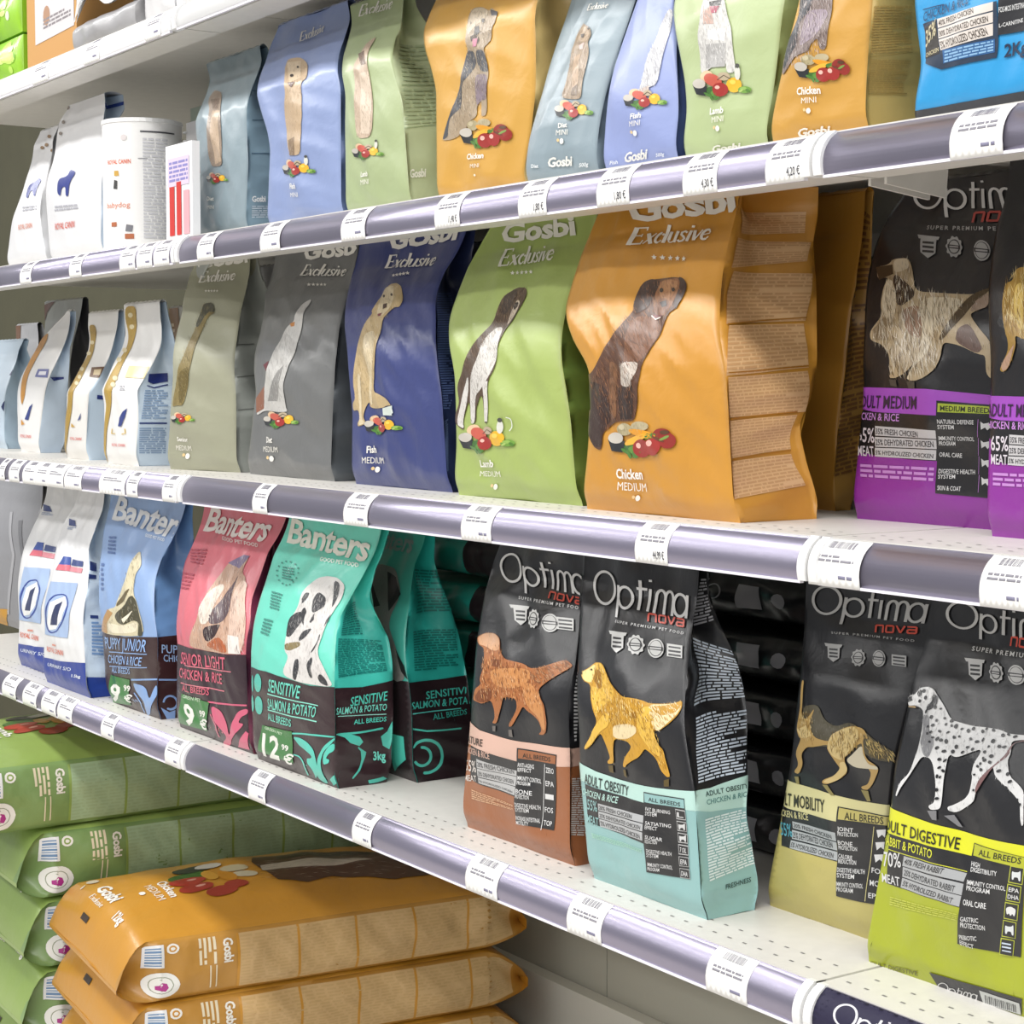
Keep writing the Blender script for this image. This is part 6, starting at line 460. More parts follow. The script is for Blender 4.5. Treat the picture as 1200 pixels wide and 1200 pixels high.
BAGS['se'] = ({"xl":[-2.6248,-2.6181,-2.6114,-2.6052,-2.6004,-2.5956,-2.602,-2.6105,-2.619,-2.6342,-2.6352,-2.6111],"xr":[-2.4628,-2.4622,-2.4615,-2.4608,-2.4617,-2.4662,-2.4708,-2.4802,-2.4953,-2.5033,-2.5084,-2.5115],"yf":[1.142,1.142,1.142,1.142,1.142,1.142,1.146,1.1553,1.1673,1.1792,1.1884,1.192],"yb":[1.252,1.252,1.252,1.252,1.252,1.252,1.2509,1.2432,1.2313,1.2184,1.2082,1.204],"pin":[0.0,0.0,0.0,0.0,0.0001,0.0029,0.0074,0.0132,0.0199,0.0275,0.0359,0.0448],"z0":-0.128,"h":0.325,"w":0.135,"bul":0.012,"amp":0.003,"seed":25,"sk":0.04}, dict(base='#a0a08a',side='#a4a8a2',back='#a0a08a',f=[["t",4,"#efece4","Gosbi","G",[63,945,953,965,-4,1023]],["g",4,"#efece4","Exclusive",[194,877,802,881,163,931]],["p",4,"#efece4",[367,843,381,838,400,837,390,834,403,829,383,832,372,829,369,834,350,838,368,838]],["p",4,"#efece4",[416,842,430,837,448,836,439,833,451,828,431,831,420,829,418,834,399,837,417,837]],["p",4,"#efece4",[464,841,478,836,496,836,487,833,499,828,479,831,468,828,466,833,447,836,465,836]],["p",4,"#efece4",[512,841,525,836,544,835,534,832,546,827,527,830,516,827,514,832,495,836,513,836]],["p",4,"#efece4",[559,840,573,835,591,834,581,831,593,826,574,829,563,827,561,832,542,835,560,835]],["t",4,"#f4f1ea","Senior","b",[163,137,351,136,163,158]],["t",4,"#f0ece2","MEDIUM","n",[138,94,379,94,138,118]],["o",4,"#f4f1ea",[340,68,333,62,320,57,305,54,289,54,277,57,271,61,271,67,277,73,288,78,303,81,318,81,331,79,339,74]],["o",4,"#e8c890",[269,72,266,68,258,66,249,64,240,64,232,65,227,68,226,71,229,75,236,78,245,80,255,80,263,78,268,76]],["o",2,"#8a7a4c",[168,302,70,295,134,447,287,543,397,668,388,774,533,780,622,729,525,716,485,598,407,501,332,392,280,302]],["o",3,"#4f4f42",[388,774,545,779,622,729,503,737,431,661,371,668,399,738]],["o",3,"#6f6034",[151,447,383,488,358,433,253,309,197,323]],["f",4,["#b0a070","#5a5030","#9a8c5c"],90,26,-70,5,[414,774,603,736,407,501,280,302,104,309,151,447]],["o",4,"#3f6b2c",[293,232,285,227,264,223,236,221,206,223,184,226,175,231,183,236,205,240,235,241,264,240,285,237]],["o",5,"#5f8f3a",[297,230,292,226,279,224,260,223,242,223,228,226,223,229,228,232,242,235,260,236,279,235,292,233]],["o",6,"#4a7a30",[228,223,222,223,211,223,197,224,184,226,176,229,174,230,181,231,192,230,206,229,219,227,227,225]],["o",6,"#4a7a30",[238,215,232,216,225,218,218,221,214,225,213,228,216,230,222,229,230,227,237,224,241,220,241,217]],["o",6,"#4a7a30",[250,216,246,218,245,220,247,224,251,228,257,231,263,231,267,230,268,227,266,223,261,220,255,217]],["o",6,"#4a7a30",[256,216,255,218,260,221,270,224,281,226,291,227,297,227,298,225,293,223,283,220,272,217,262,216]],["o",4,"#e3c29c",[252,260,245,254,226,250,201,249,174,250,153,254,145,259,152,265,173,269,200,271,226,269,245,265]],["o",5,"#c65a48",[304,247,288,243,260,241,227,243,197,248,179,254,179,260,196,264,226,265,260,263,288,259,304,253]],["o",5,"#b9a98e",[357,260,351,257,337,254,317,253,297,253,282,256,277,260,282,264,297,267,317,268,337,267,352,264]],["p",6,"#5a4a38",[281,252,318,261,353,255,360,258,317,264,273,255]],["o",5,"#e8b32c",[428,246,422,238,403,233,379,231,354,233,336,238,329,245,336,252,355,257,380,259,405,258,422,253]],["o",6,"#f4d25a",[391,251,388,249,381,247,372,246,362,247,355,248,353,251,355,253,362,254,372,255,382,254,389,253]],["o",6,"#a02a25",[344,236,337,230,319,225,293,223,266,225,247,229,240,236,247,242,266,247,293,249,319,248,338,243]],["o",7,"#f3b9ac",[293,240,291,239,285,238,277,237,269,237,263,239,260,240,262,242,269,243,277,244,285,243,291,242]],["o",5,"#6e9a3c",[490,237,484,234,468,231,446,230,424,231,408,233,402,237,408,240,425,242,447,243,469,243,484,240]],["o",6,"#8fb457",[461,239,458,238,450,236,439,236,428,236,420,237,417,239,420,241,428,242,439,242,450,242,458,241]],["o",6,"#4f7a2c",[483,232,478,231,471,231,463,233,456,234,453,236,453,238,458,239,465,238,473,237,480,235,484,233]],["o",6,"#a9c46a",[437,237,437,236,434,234,428,233,420,232,414,232,411,232,411,234,414,235,421,237,428,237,434,237]],["p",5,"#25282c",[88,244,201,242,184,224,120,226]],["o",6,"#c6c0b6",[192,246,186,242,168,239,143,237,116,238,96,241,87,246,94,250,114,254,141,255,167,254,185,251]],["F",2.5,"#8a7a4c",128,15,-74,4,[168,302,70,295,134,447,287,543,397,668,388,774,533,780,622,729,525,716,485,598,407,501,332,392,280,302]],["F",3.5,"#4f4f42",25,15,-74,4,[388,774,545,779,622,729,503,737,431,661,371,668,399,738]],["F",3.5,"#6f6034",40,15,-74,4,[151,447,383,488,358,433,253,309,197,323]]],r=[["p",3,"#6a6c68",[13,576,353,581,354,585,10,580]],["p",3,"#6a6c68",[30,430,303,437,304,441,30,434]],["p",3,"#6a6c68",[18,282,261,288,260,292,17,286]]]))
BAGS['ra'] = ({"xl":[-2.8795,-2.8782,-2.8763,-2.8743,-2.8724,-2.8836,-2.897,-2.9075,-2.9001,-2.8945,-2.9018,-2.908],"xr":[-2.7506,-2.7451,-2.739,-2.733,-2.7333,-2.7378,-2.7422,-2.7436,-2.7423,-2.7455,-2.7534,-2.7597],"yf":[1.143,1.143,1.143,1.143,1.143,1.1438,1.1598,1.1749,1.1854,1.1894,1.1912,1.193],"yb":[1.218,1.218,1.218,1.218,1.218,1.218,1.2177,1.2156,1.2124,1.2089,1.2061,1.205],"pin":[0.0,0.0,0.0,0.0,0.0001,0.0029,0.0074,0.0132,0.0199,0.0275,0.0359,0.045],"z0":-0.128,"h":0.262,"w":0.146,"bul":0.01,"amp":0.001,"seed":26}, dict(base='#ecebe9',side='#cfe0f0',back='#ecebe9',f=[["o",2,"#b9973a",[36,990,349,988,356,845,350,748,371,611,465,455,223,261,77,63,0,2,0,9,0,160,168,358,160,533,200,622,206,749,48,870]],["o",3,"#e6d9b0",[255,931,231,920,179,916,128,922,109,934,133,945,186,948,236,943]],["o",3,"#e6d9b0",[289,856,272,845,220,841,163,847,137,858,153,870,204,874,256,868]],["o",3,"#e6d9b0",[274,709,281,698,238,694,164,699,100,711,96,722,150,727,222,721]],["o",3,"#e6d9b0",[276,651,285,639,241,635,166,640,99,652,86,663,139,668,217,662]],["o",3,"#e6d9b0",[454,532,462,521,423,517,354,521,296,533,289,544,336,549,403,544]],["o",3,"#e6d9b0",[491,494,496,483,453,478,388,483,335,494,327,505,371,510,440,505]],["p",3,"#e0cf96",[540,610,988,603,1000,531,603,537]],["p",3,"#2f3f84",[714,332,810,352,747,294,642,241,555,240,606,293]],["l",3,"#8a8a94",3,[657,456,786,456,736,489,614,489]],["p",3,"#d8b85a",[369,224,340,192,480,191,484,197,371,196,402,223]],["p",3,"#d8b85a",[731,227,754,200,660,196,666,190,776,198,756,228]],["t",3,"#d8605a","ROYAL CANIN","c",[334,116,763,117,341,134]],["F",2.5,"#b9973a",260,15,-74,4,[36,990,349,988,356,845,350,748,371,611,465,455,223,261,77,63,0,2,0,9,0,160,168,358,160,533,200,622,206,749,48,870]],["F",3.5,"#e6d9b0",10,15,-74,4,[255,931,231,920,179,916,128,922,109,934,133,945,186,948,236,943]],["F",3.5,"#e6d9b0",10,15,-74,4,[289,856,272,845,220,841,163,847,137,858,153,870,204,874,256,868]],["F",3.5,"#e6d9b0",10,15,-74,4,[274,709,281,698,238,694,164,699,100,711,96,722,150,727,222,721]],["F",3.5,"#e6d9b0",10,15,-74,4,[276,651,285,639,241,635,166,640,99,652,86,663,139,668,217,662]],["F",3.5,"#e6d9b0",10,15,-74,4,[454,532,462,521,423,517,354,521,296,533,289,544,336,549,403,544]]],r=[["p",3,"#27357a",[53,560,697,565,707,513,338,498,154,513]],["p",3,"#27357a",[185,486,387,471,715,490,708,497,381,478,182,492]],["p",3,"#3a4a80",[18,258,637,256,634,266,15,268]],["l",3,"#8fa8c8",12,[70,77,687,73,625,237,23,239]],["l",3,"#8fa8c8",12,[51,286,634,285,714,465,179,465]]]))
BAGS['rb'] = ({"xl":[-3.1219,-3.1176,-3.1117,-3.1058,-3.0999,-3.0992,-3.1051,-3.111,-3.1113,-3.1117,-3.1216,-3.1236],"xr":[-3.0204,-3.0165,-3.0122,-3.0079,-3.0036,-2.9993,-2.9985,-3.0041,-3.0037,-2.9965,-2.9874,-2.9859],"yf":[1.165,1.165,1.165,1.165,1.165,1.1658,1.1818,1.1969,1.2074,1.2114,1.2132,1.215],"yb":[1.24,1.24,1.24,1.24,1.24,1.24,1.2397,1.2376,1.2344,1.2309,1.2281,1.227],"pin":[0.0,0.0,0.0,0.0,0.0001,0.0029,0.0074,0.0132,0.0199,0.0275,0.0359,0.045],"z0":-0.128,"h":0.255,"w":0.109,"bul":0.01,"amp":0.001,"seed":27}, dict(base='#e6e4e0',side='#cbdcec',back='#e6e4e0',f=[["o",2,"#b08f3a",[9,920,255,922,325,786,424,678,500,529,481,360,329,199,0,21,0,18,0,195,287,423,0,583,170,701]],["p",3,"#6a4a34",[641,624,1000,628,1000,555,747,560]],["p",4,"#c8b48a",[770,608,979,611,997,571,841,571]],["p",3,"#4a5488",[730,265,857,319,838,277]],["t",3,"#d8605a","ROYAL CANIN","c",[362,134,866,134,384,154]],["p",3,"#c9a04a",[458,248,637,222,458,221]],["o",3,"#e0d4ae",[292,797,281,787,217,784,134,789,85,799,104,809,172,812,248,807]],["o",3,"#e0d4ae",[303,722,303,712,237,708,129,713,20,724,43,734,143,737,241,732]],["o",3,"#e0d4ae",[393,614,404,604,347,600,244,605,5,616,0,626,214,629,320,624]],["o",3,"#e0d4ae",[458,561,470,551,419,547,324,551,237,561,221,571,291,575,388,571]],["o",3,"#e0d4ae",[501,518,521,509,475,504,381,509,288,518,263,528,327,532,425,528]],["F",2.5,"#b08f3a",260,15,-74,4,[9,920,255,922,325,786,424,678,500,529,481,360,329,199,0,21,0,18,0,195,287,423,0,583,170,701]],["F",3.5,"#e0d4ae",10,15,-74,4,[292,797,281,787,217,784,134,789,85,799,104,809,172,812,248,807]],["F",3.5,"#e0d4ae",10,15,-74,4,[303,722,303,712,237,708,129,713,20,724,43,734,143,737,241,732]],["F",3.5,"#e0d4ae",12,15,-74,4,[393,614,404,604,347,600,244,605,5,616,0,626,214,629,320,624]],["F",3.5,"#e0d4ae",10,15,-74,4,[458,561,470,551,419,547,324,551,237,561,221,571,291,575,388,571]]],r=[["p",3,"#2b3a80",[195,440,411,434,394,408,194,413]]]))
BAGS['rc'] = ({"xl":[-3.5056,-3.5041,-3.5025,-3.501,-3.4994,-3.4978,-3.4951,-3.4853,-3.4755,-3.4657,-3.422,-3.3637],"xr":[-3.399,-3.3885,-3.378,-3.3675,-3.3571,-3.3477,-3.3412,-3.3348,-3.3331,-3.3347,-3.3409,-3.3458],"yf":[1.215,1.215,1.215,1.215,1.215,1.2162,1.2224,1.2322,1.2434,1.254,1.2619,1.265],"yb":[1.2684,1.2667,1.2649,1.2631,1.2614,1.2596,1.2581,1.258,1.258,1.266,1.2739,1.277],"pin":[0.0,0.0,0.0,0.0,0.0001,0.0029,0.0074,0.0132,0.0199,0.0275,0.0359,0.008],"z0":-0.128,"h":0.268,"w":0.121,"bul":0.01,"amp":0.001,"seed":28}, dict(base='#ecebea',side='#cfe0f2',back='#ecebea',f=[["o",2,"#c98f3a",[0,845,100,854,330,797,282,696,379,551,454,417,341,327,268,439,158,551,0,699]],["p",3,"#6f74a8",[630,594,934,593,980,533,653,539]],["p",4,"#e8e8f0",[718,577,907,577,927,551,724,552]],["p",3,"#2f3f84",[655,328,760,351,615,233,486,238]],["t",3,"#d8605a","ROYAL CANIN","c",[211,106,711,105,242,129]],["p",3,"#d89a3a",[340,237,485,204,333,194]],["p",3,"#c9a04a",[0,26,0,4,0,0]],["F",2.5,"#c98f3a",168,15,-74,4,[0,845,100,854,330,797,282,696,379,551,454,417,341,327,268,439,158,551,0,699]]],r=[["p",3,"#2b3a80",[19,538,797,539,803,525,319,511]]]))
BAGS['p1'] = ({"xl":[-1.2739,-1.2712,-1.2674,-1.2636,-1.2603,-1.2625,-1.2648,-1.2724,-1.28,-1.282,-1.2722,-1.2492],"xr":[-1.0987,-1.0987,-1.0987,-1.0987,-1.0987,-1.101,-1.104,-1.1086,-1.1162,-1.1237,-1.1192,-1.1143],"yf":[1.262,1.262,1.262,1.262,1.262,1.262,1.2656,1.274,1.2848,1.2955,1.3037,1.307],"yb":[1.372,1.372,1.372,1.372,1.372,1.372,1.3708,1.3623,1.3491,1.3349,1.3236,1.319],"pin":[0.0,0.0,0.0,0.0,0.0001,0.0029,0.0074,0.0132,0.0199,0.0275,0.0359,0.045],"z0":-0.128,"h":0.32,"w":0.162,"bul":0.01,"amp":0.0022,"seed":29}, dict(base='#1f1e21',side='#1f1e21',back='#1f1e21',f=[["p",0,"#8a2f96",[0,269,479,232,1000,198,1000,0,0,0]],["p",1,"#a44fc0",[0,396,553,391,1000,373,1000,279,556,296,0,330]],["t",4,"#33203c","ADULT MEDIUM","c",[-72,335,475,333,-68,374]],["p",2,"#1f1e21",[0,324,634,316,630,187,426,188,161,195,0,203]],["t",4,"#c58ad4","CHICKEN & RICE","c",[-92,300,334,297,-96,322]],["t",4,"#d8d0d8","65%","c",[-12,234,154,233,-21,278]],["t",4,"#d8d0d8","MEAT","c",[5,192,155,192,-7,223]],["p",3,"#c4c2c4",[150,282,624,274,625,250,156,254]],["t",4,"#3c3a3e","35% FRESH CHICKEN","c",[162,259,489,253,159,276]],["p",3,"#c4c2c4",[153,250,625,247,626,221,159,221]],["t",4,"#3c3a3e","25% DEHYDRATED CHICKEN","c",[165,226,608,226,162,244]],["p",3,"#c4c2c4",[156,218,624,218,622,189,158,192]],["t",4,"#3c3a3e","5% HYDROLIZED CHICKEN","c",[164,198,604,194,165,211]],["l",3,"#c48ad0",3,[46,126,614,126,614,171,33,170]],["p",3,"#1f1e21",[632,358,983,347,974,90,628,95]],["p",4,"#a8b83c",[642,351,983,342,984,322,641,326]],["t",5,"#26281a","MEDIUM BREEDS","c",[659,330,990,324,658,345]],["t",5,"#d8d8d8","NATURAL DEFENSE","c",[641,294,883,293,640,306]],["t",5,"#d8d8d8","SYSTEM","c",[642,279,751,279,641,291]],["t",5,"#d8d8d8","IMMUNITY CONTROL","c",[643,247,884,247,643,259]],["t",5,"#d8d8d8","PROGRAM","c",[644,232,753,233,644,244]],["t",5,"#d8d8d8","ORAL CARE","c",[645,200,795,199,645,213]],["t",5,"#d8d8d8","DIGESTIVE HEALTH","c",[645,152,884,154,645,165]],["t",5,"#d8d8d8","SYSTEM","c",[645,137,753,139,645,149]],["t",5,"#d8d8d8","SKIN & COAT","c",[644,105,793,105,645,118]],["p",5,"#d4d4d4",[923,301,941,295,971,298,977,285,963,277,950,285,928,279]],["p",5,"#b07ac0",[908,307,905,258,908,258,911,307]],["p",5,"#d4d4d4",[925,250,942,244,972,247,978,234,964,226,951,234,929,228]],["p",5,"#b07ac0",[910,256,906,207,909,207,913,256]],["p",5,"#d4d4d4",[925,199,943,193,973,196,979,183,965,175,952,183,930,176]],["p",5,"#b07ac0",[910,205,906,155,909,155,913,205]],["p",5,"#d4d4d4",[926,148,943,142,974,144,980,132,965,124,952,132,930,125]],["p",5,"#b07ac0",[910,153,905,104,908,104,914,153]],["g",4,"#c4c4c4","Optima",[160,923,1193,887,18,1016]],["g",4,"#a83c34","nova",[729,864,1193,852,714,896]],["t",4,"#b4b4b4","SUPER PREMIUM PET FOOD","w",[388,856,1193,824,375,868]],["p",3,"#a8a8a8",[373,833,505,825,529,781,483,768,417,788]],["p",3,"#a8a8a8",[330,843,521,830,521,821,358,831]],["p",4,"#1f1e21",[405,821,494,816,498,809,411,814]],["p",4,"#1f1e21",[417,808,504,802,507,795,422,801]],["p",4,"#1f1e21",[427,794,513,789,516,782,431,787]],["o",3,"#a8a8a8",[715,795,717,790,709,786,708,782,713,776,708,772,696,773,690,771,687,765,678,764,666,768,658,769,648,766,639,768,632,775,624,778,611,779,604,784,604,790,600,794,588,799,585,804,593,807,593,811,586,818,589,822,602,821,608,823,607,829,616,830,630,826,640,825,648,828,659,825,669,819,678,816,691,815,699,810,699,804,704,800]],["o",4,"#1f1e21",[698,795,698,786,689,778,674,775,654,775,633,780,617,788,606,798,604,808,612,815,626,819,647,819,669,814,687,805]],["o",5,"#a8a8a8",[689,796,690,787,683,781,670,778,654,778,637,782,623,790,615,798,613,806,619,813,631,816,648,815,666,811,681,804]],["p",6,"#1f1e21",[600,805,698,798,703,787,607,794]],["p",7,"#a8a8a8",[617,800,686,796,688,792,620,796]],["o",3,"#a8a8a8",[933,778,929,764,915,754,893,749,866,749,841,756,821,767,810,781,811,795,824,805,846,810,874,809,903,802,923,791]],["o",4,"#1f1e21",[922,778,920,767,908,758,889,754,867,754,846,760,830,769,821,781,822,792,833,801,851,805,875,804,897,799,915,789]],["o",5,"#a8a8a8",[918,778,916,768,905,760,888,756,868,756,849,761,834,770,826,781,827,791,836,799,853,803,874,802,895,797,911,788]],["p",6,"#1f1e21",[814,789,926,780,929,769,818,777]],["p",7,"#a8a8a8",[828,784,915,778,916,773,830,779]],["o",2,"#b8a483",[78,753,175,758,209,775,321,774,362,753,391,728,434,671,598,663,825,653,876,657,941,671,951,618,879,608,839,597,899,562,983,520,1000,464,1000,423,975,420,954,435,956,483,908,487,784,514,670,523,657,477,618,447,545,424,472,413,415,417,434,436,478,467,402,436,323,423,272,423,286,436,280,487,192,520,81,533,70,561,176,608,157,636,165,689,197,721,106,715]],["o",3,"#3a2c24",[237,732,350,701,434,671,430,651,331,625,250,675]],["p",3,"#4a3c2c",[72,753,210,757,233,728,120,713]],["o",3,"#d9cbb0",[210,773,322,773,356,745,302,734,237,732]],["o",3,"#d9cbb0",[470,654,791,644,764,609,660,576,588,547,548,486,456,448,431,417,415,421,434,436,497,486,504,563]],["o",3,"#8f6a4c",[344,617,476,634,501,579,490,532,391,549]],["o",3,"#4f3f28",[825,651,941,671,943,660,857,627,789,582,670,527,630,531,732,591]],["o",3,"#a08a78",[864,635,943,660,951,618,879,608,837,604]],["o",3,"#6a5248",[776,560,845,574,939,505,908,487,764,522]],["o",3,"#d9cbb0",[188,717,251,703,316,637,264,574,188,607,166,648]],["p",3,"#8d7b60",[96,565,200,603,237,531,101,533]],["f",5,["#e8dec8","#8a7656","#f2ead8","#6a5638"],320,34,-75,6,[181,729,361,745,434,671,807,651,754,575,670,523,618,447,432,424,291,433,279,495,87,537,186,616]],["p",2,"#4a4640",[266,419,322,419,319,397,269,401]],["p",2,"#4a4640",[409,413,472,411,469,392,416,393]],["F",2.5,"#b8a483",260,15,-74,4,[78,753,175,758,209,775,321,774,362,753,391,728,434,671,598,663,825,653,876,657,941,671,951,618,879,608,839,597,899,562,983,520,1000,464,1000,423,975,420,954,435,956,483,908,487,784,514,670,523,657,477,618,447,545,424,472,413,415,417,434,436,478,467,402,436,323,423,272,423,286,436,280,487,192,520,81,533,70,561,176,608,157,636,165,689,197,721,106,715]],["F",3.5,"#3a2c24",19,15,-74,4,[237,732,350,701,434,671,430,651,331,625,250,675]],["F",3.5,"#d9cbb0",10,15,-74,4,[210,773,322,773,356,745,302,734,237,732]],["F",3.5,"#d9cbb0",51,15,-74,4,[470,654,791,644,764,609,660,576,588,547,548,486,456,448,431,417,415,421,434,436,497,486,504,563]],["F",3.5,"#8f6a4c",19,15,-74,4,[344,617,476,634,501,579,490,532,391,549]],["F",3.5,"#4f3f28",16,15,-74,4,[825,651,941,671,943,660,857,627,789,582,670,527,630,531,732,591]],["F",3.5,"#a08a78",10,15,-74,4,[864,635,943,660,951,618,879,608,837,604]],["F",3.5,"#6a5248",14,15,-74,4,[776,560,845,574,939,505,908,487,764,522]],["F",3.5,"#d9cbb0",23,15,-74,4,[188,717,251,703,316,637,264,574,188,607,166,648]]],r=[]))
BAGS['p2'] = ({"xl":[-1.059,-1.0587,-1.0583,-1.0581,-1.0584,-1.0587,-1.0645,-1.074,-1.0824,-1.0866,-1.0848,-1.0848],"xr":[-0.9139,-0.9139,-0.914,-0.914,-0.9141,-0.9141,-0.9189,-0.9239,-0.929,-0.9293,-0.9283,-0.9283],"yf":[1.208,1.208,1.208,1.208,1.208,1.208,1.212,1.2213,1.2333,1.2452,1.2544,1.258],"yb":[1.318,1.318,1.318,1.318,1.318,1.318,1.3169,1.3092,1.2973,1.2844,1.2742,1.27],"pin":[0.0,0.0,0.0,0.0,0.0001,0.0029,0.0074,0.0132,0.0199,0.0275,0.0359,0.045],"z0":-0.128,"h":0.325,"w":0.149,"bul":0.01,"amp":0.0022,"seed":30}, dict(base='#1f1e21',side='#1f1e21',back='#1f1e21',f=[["p",0,"#8a2f96",[0,257,480,226,1000,196,1000,0,0,0]],["p",1,"#a44fc0",[0,368,561,365,1000,350,1000,268,559,282,0,311]],["t",4,"#33203c","ADULT MEDIUM","c",[-16,315,488,314,-9,349]],["p",2,"#1f1e21",[26,306,634,299,621,187,426,188,174,193,30,200]],["t",4,"#c58ad4","CHICKEN & RICE","c",[-42,284,354,282,-40,304]],["t",4,"#d8d0d8","65%","c",[33,227,175,227,31,266]],["t",4,"#d8d0d8","MEAT","c",[34,191,168,191,33,218]],["p",3,"#c4c2c4",[181,269,621,263,621,242,181,245]],["t",4,"#3c3a3e","35% FRESH CHICKEN","c",[188,249,492,245,188,264]],["p",3,"#c4c2c4",[178,242,621,239,620,217,177,216]],["t",4,"#3c3a3e","25% DEHYDRATED CHICKEN","c",[184,221,603,221,185,236]],["p",3,"#c4c2c4",[174,213,617,214,613,188,171,191]],["t",4,"#3c3a3e","5% HYDROLIZED CHICKEN","c",[178,196,596,193,181,208]],["l",3,"#c48ad0",3,[50,133,602,134,605,173,49,172]],["p",3,"#1f1e21",[635,336,963,327,953,102,614,106]],["p",4,"#a8b83c",[645,330,963,323,964,305,642,309]],["t",5,"#26281a","MEDIUM BREEDS","c",[659,311,973,307,659,325]],["t",5,"#d8d8d8","NATURAL DEFENSE","c",[639,280,866,280,639,291]],["t",5,"#d8d8d8","SYSTEM","c",[639,267,742,268,639,277]],["t",5,"#d8d8d8","IMMUNITY CONTROL","c",[638,239,867,239,638,250]],["t",5,"#d8d8d8","PROGRAM","c",[637,226,741,227,638,236]],["t",5,"#d8d8d8","ORAL CARE","c",[636,198,780,197,637,210]],["t",5,"#d8d8d8","DIGESTIVE HEALTH","c",[634,156,866,158,634,168]],["t",5,"#d8d8d8","SYSTEM","c",[633,144,737,145,634,154]],["t",5,"#d8d8d8","SKIN & COAT","c",[630,115,776,115,631,127]],["p",5,"#d4d4d4",[905,287,922,282,951,284,957,273,943,266,931,273,910,267]],["p",5,"#b07ac0",[891,292,887,249,890,249,894,292]],["p",5,"#d4d4d4",[906,242,923,237,952,239,958,229,944,221,931,228,910,223]],["p",5,"#b07ac0",[891,247,887,204,890,204,894,247]],["p",5,"#d4d4d4",[906,197,923,192,953,194,959,184,945,176,932,183,910,178]],["p",5,"#b07ac0",[892,203,887,159,890,159,895,203]],["p",5,"#d4d4d4",[906,152,923,147,953,150,960,139,945,132,932,139,910,133]],["p",5,"#b07ac0",[891,158,885,114,889,114,894,158]],["g",4,"#b4b4b4","Optima",[324,826,1193,801,277,911]],["o",2,"#b08a3c",[209,688,240,698,324,696,399,606,405,537,353,507,303,511,241,522,249,498,213,464,169,436,123,428,99,437,195,491,156,554,144,600,156,657,207,663]],["o",3,"#d8b860",[231,652,279,658,305,532,264,539,231,592]],["o",3,"#c9a48a",[111,447,216,491,239,501,180,440,129,430]],["f",4,["#e6cc84","#8a6826","#f0dca4"],80,34,-80,6,[209,688,326,692,405,537,303,511,156,554,156,657]],["F",2.5,"#b08a3c",66,15,-74,4,[209,688,240,698,324,696,399,606,405,537,353,507,303,511,241,522,249,498,213,464,169,436,123,428,99,437,195,491,156,554,144,600,156,657,207,663]],["F",3.5,"#d8b860",11,15,-74,4,[231,652,279,658,305,532,264,539,231,592]],["F",3.5,"#c9a48a",10,15,-74,4,[111,447,216,491,239,501,180,440,129,430]]],r=[]))
BAGS['or'] = ({"xl":[-1.5001,-1.5036,-1.507,-1.5104,-1.5138,-1.5172,-1.5207,-1.5241,-1.5275,-1.5311,-1.5347,-1.5373],"xr":[-1.3636,-1.3605,-1.3573,-1.354,-1.3493,-1.3446,-1.344,-1.3455,-1.3469,-1.3484,-1.3499,-1.3503],"yf":[1.32,1.32,1.32,1.32,1.32,1.32,1.3224,1.328,1.3352,1.3423,1.3478,1.35],"yb":[1.3543,1.3539,1.3535,1.353,1.3509,1.3488,1.3498,1.3525,1.3552,1.3578,1.3598,1.362],"pin":[0.0,0.0,0.0,0.0,0.0001,0.0029,0.0074,0.0132,0.0199,0.0275,0.0359,0.045],"z0":-0.128,"h":0.325,"w":0.168,"bul":0.01,"amp":0.0022,"seed":31}, dict(base='#b98534',side='#c29348',back='#b98534',f=[],r=[["l",2,"#8a5f34",18,[16,107,1000,124,1000,381,0,362]],["l",2,"#8a5f34",18,[0,371,1000,391,1000,654,0,643]],["l",2,"#8a5f34",14,[0,662,1000,674,925,928,828,950]]]))
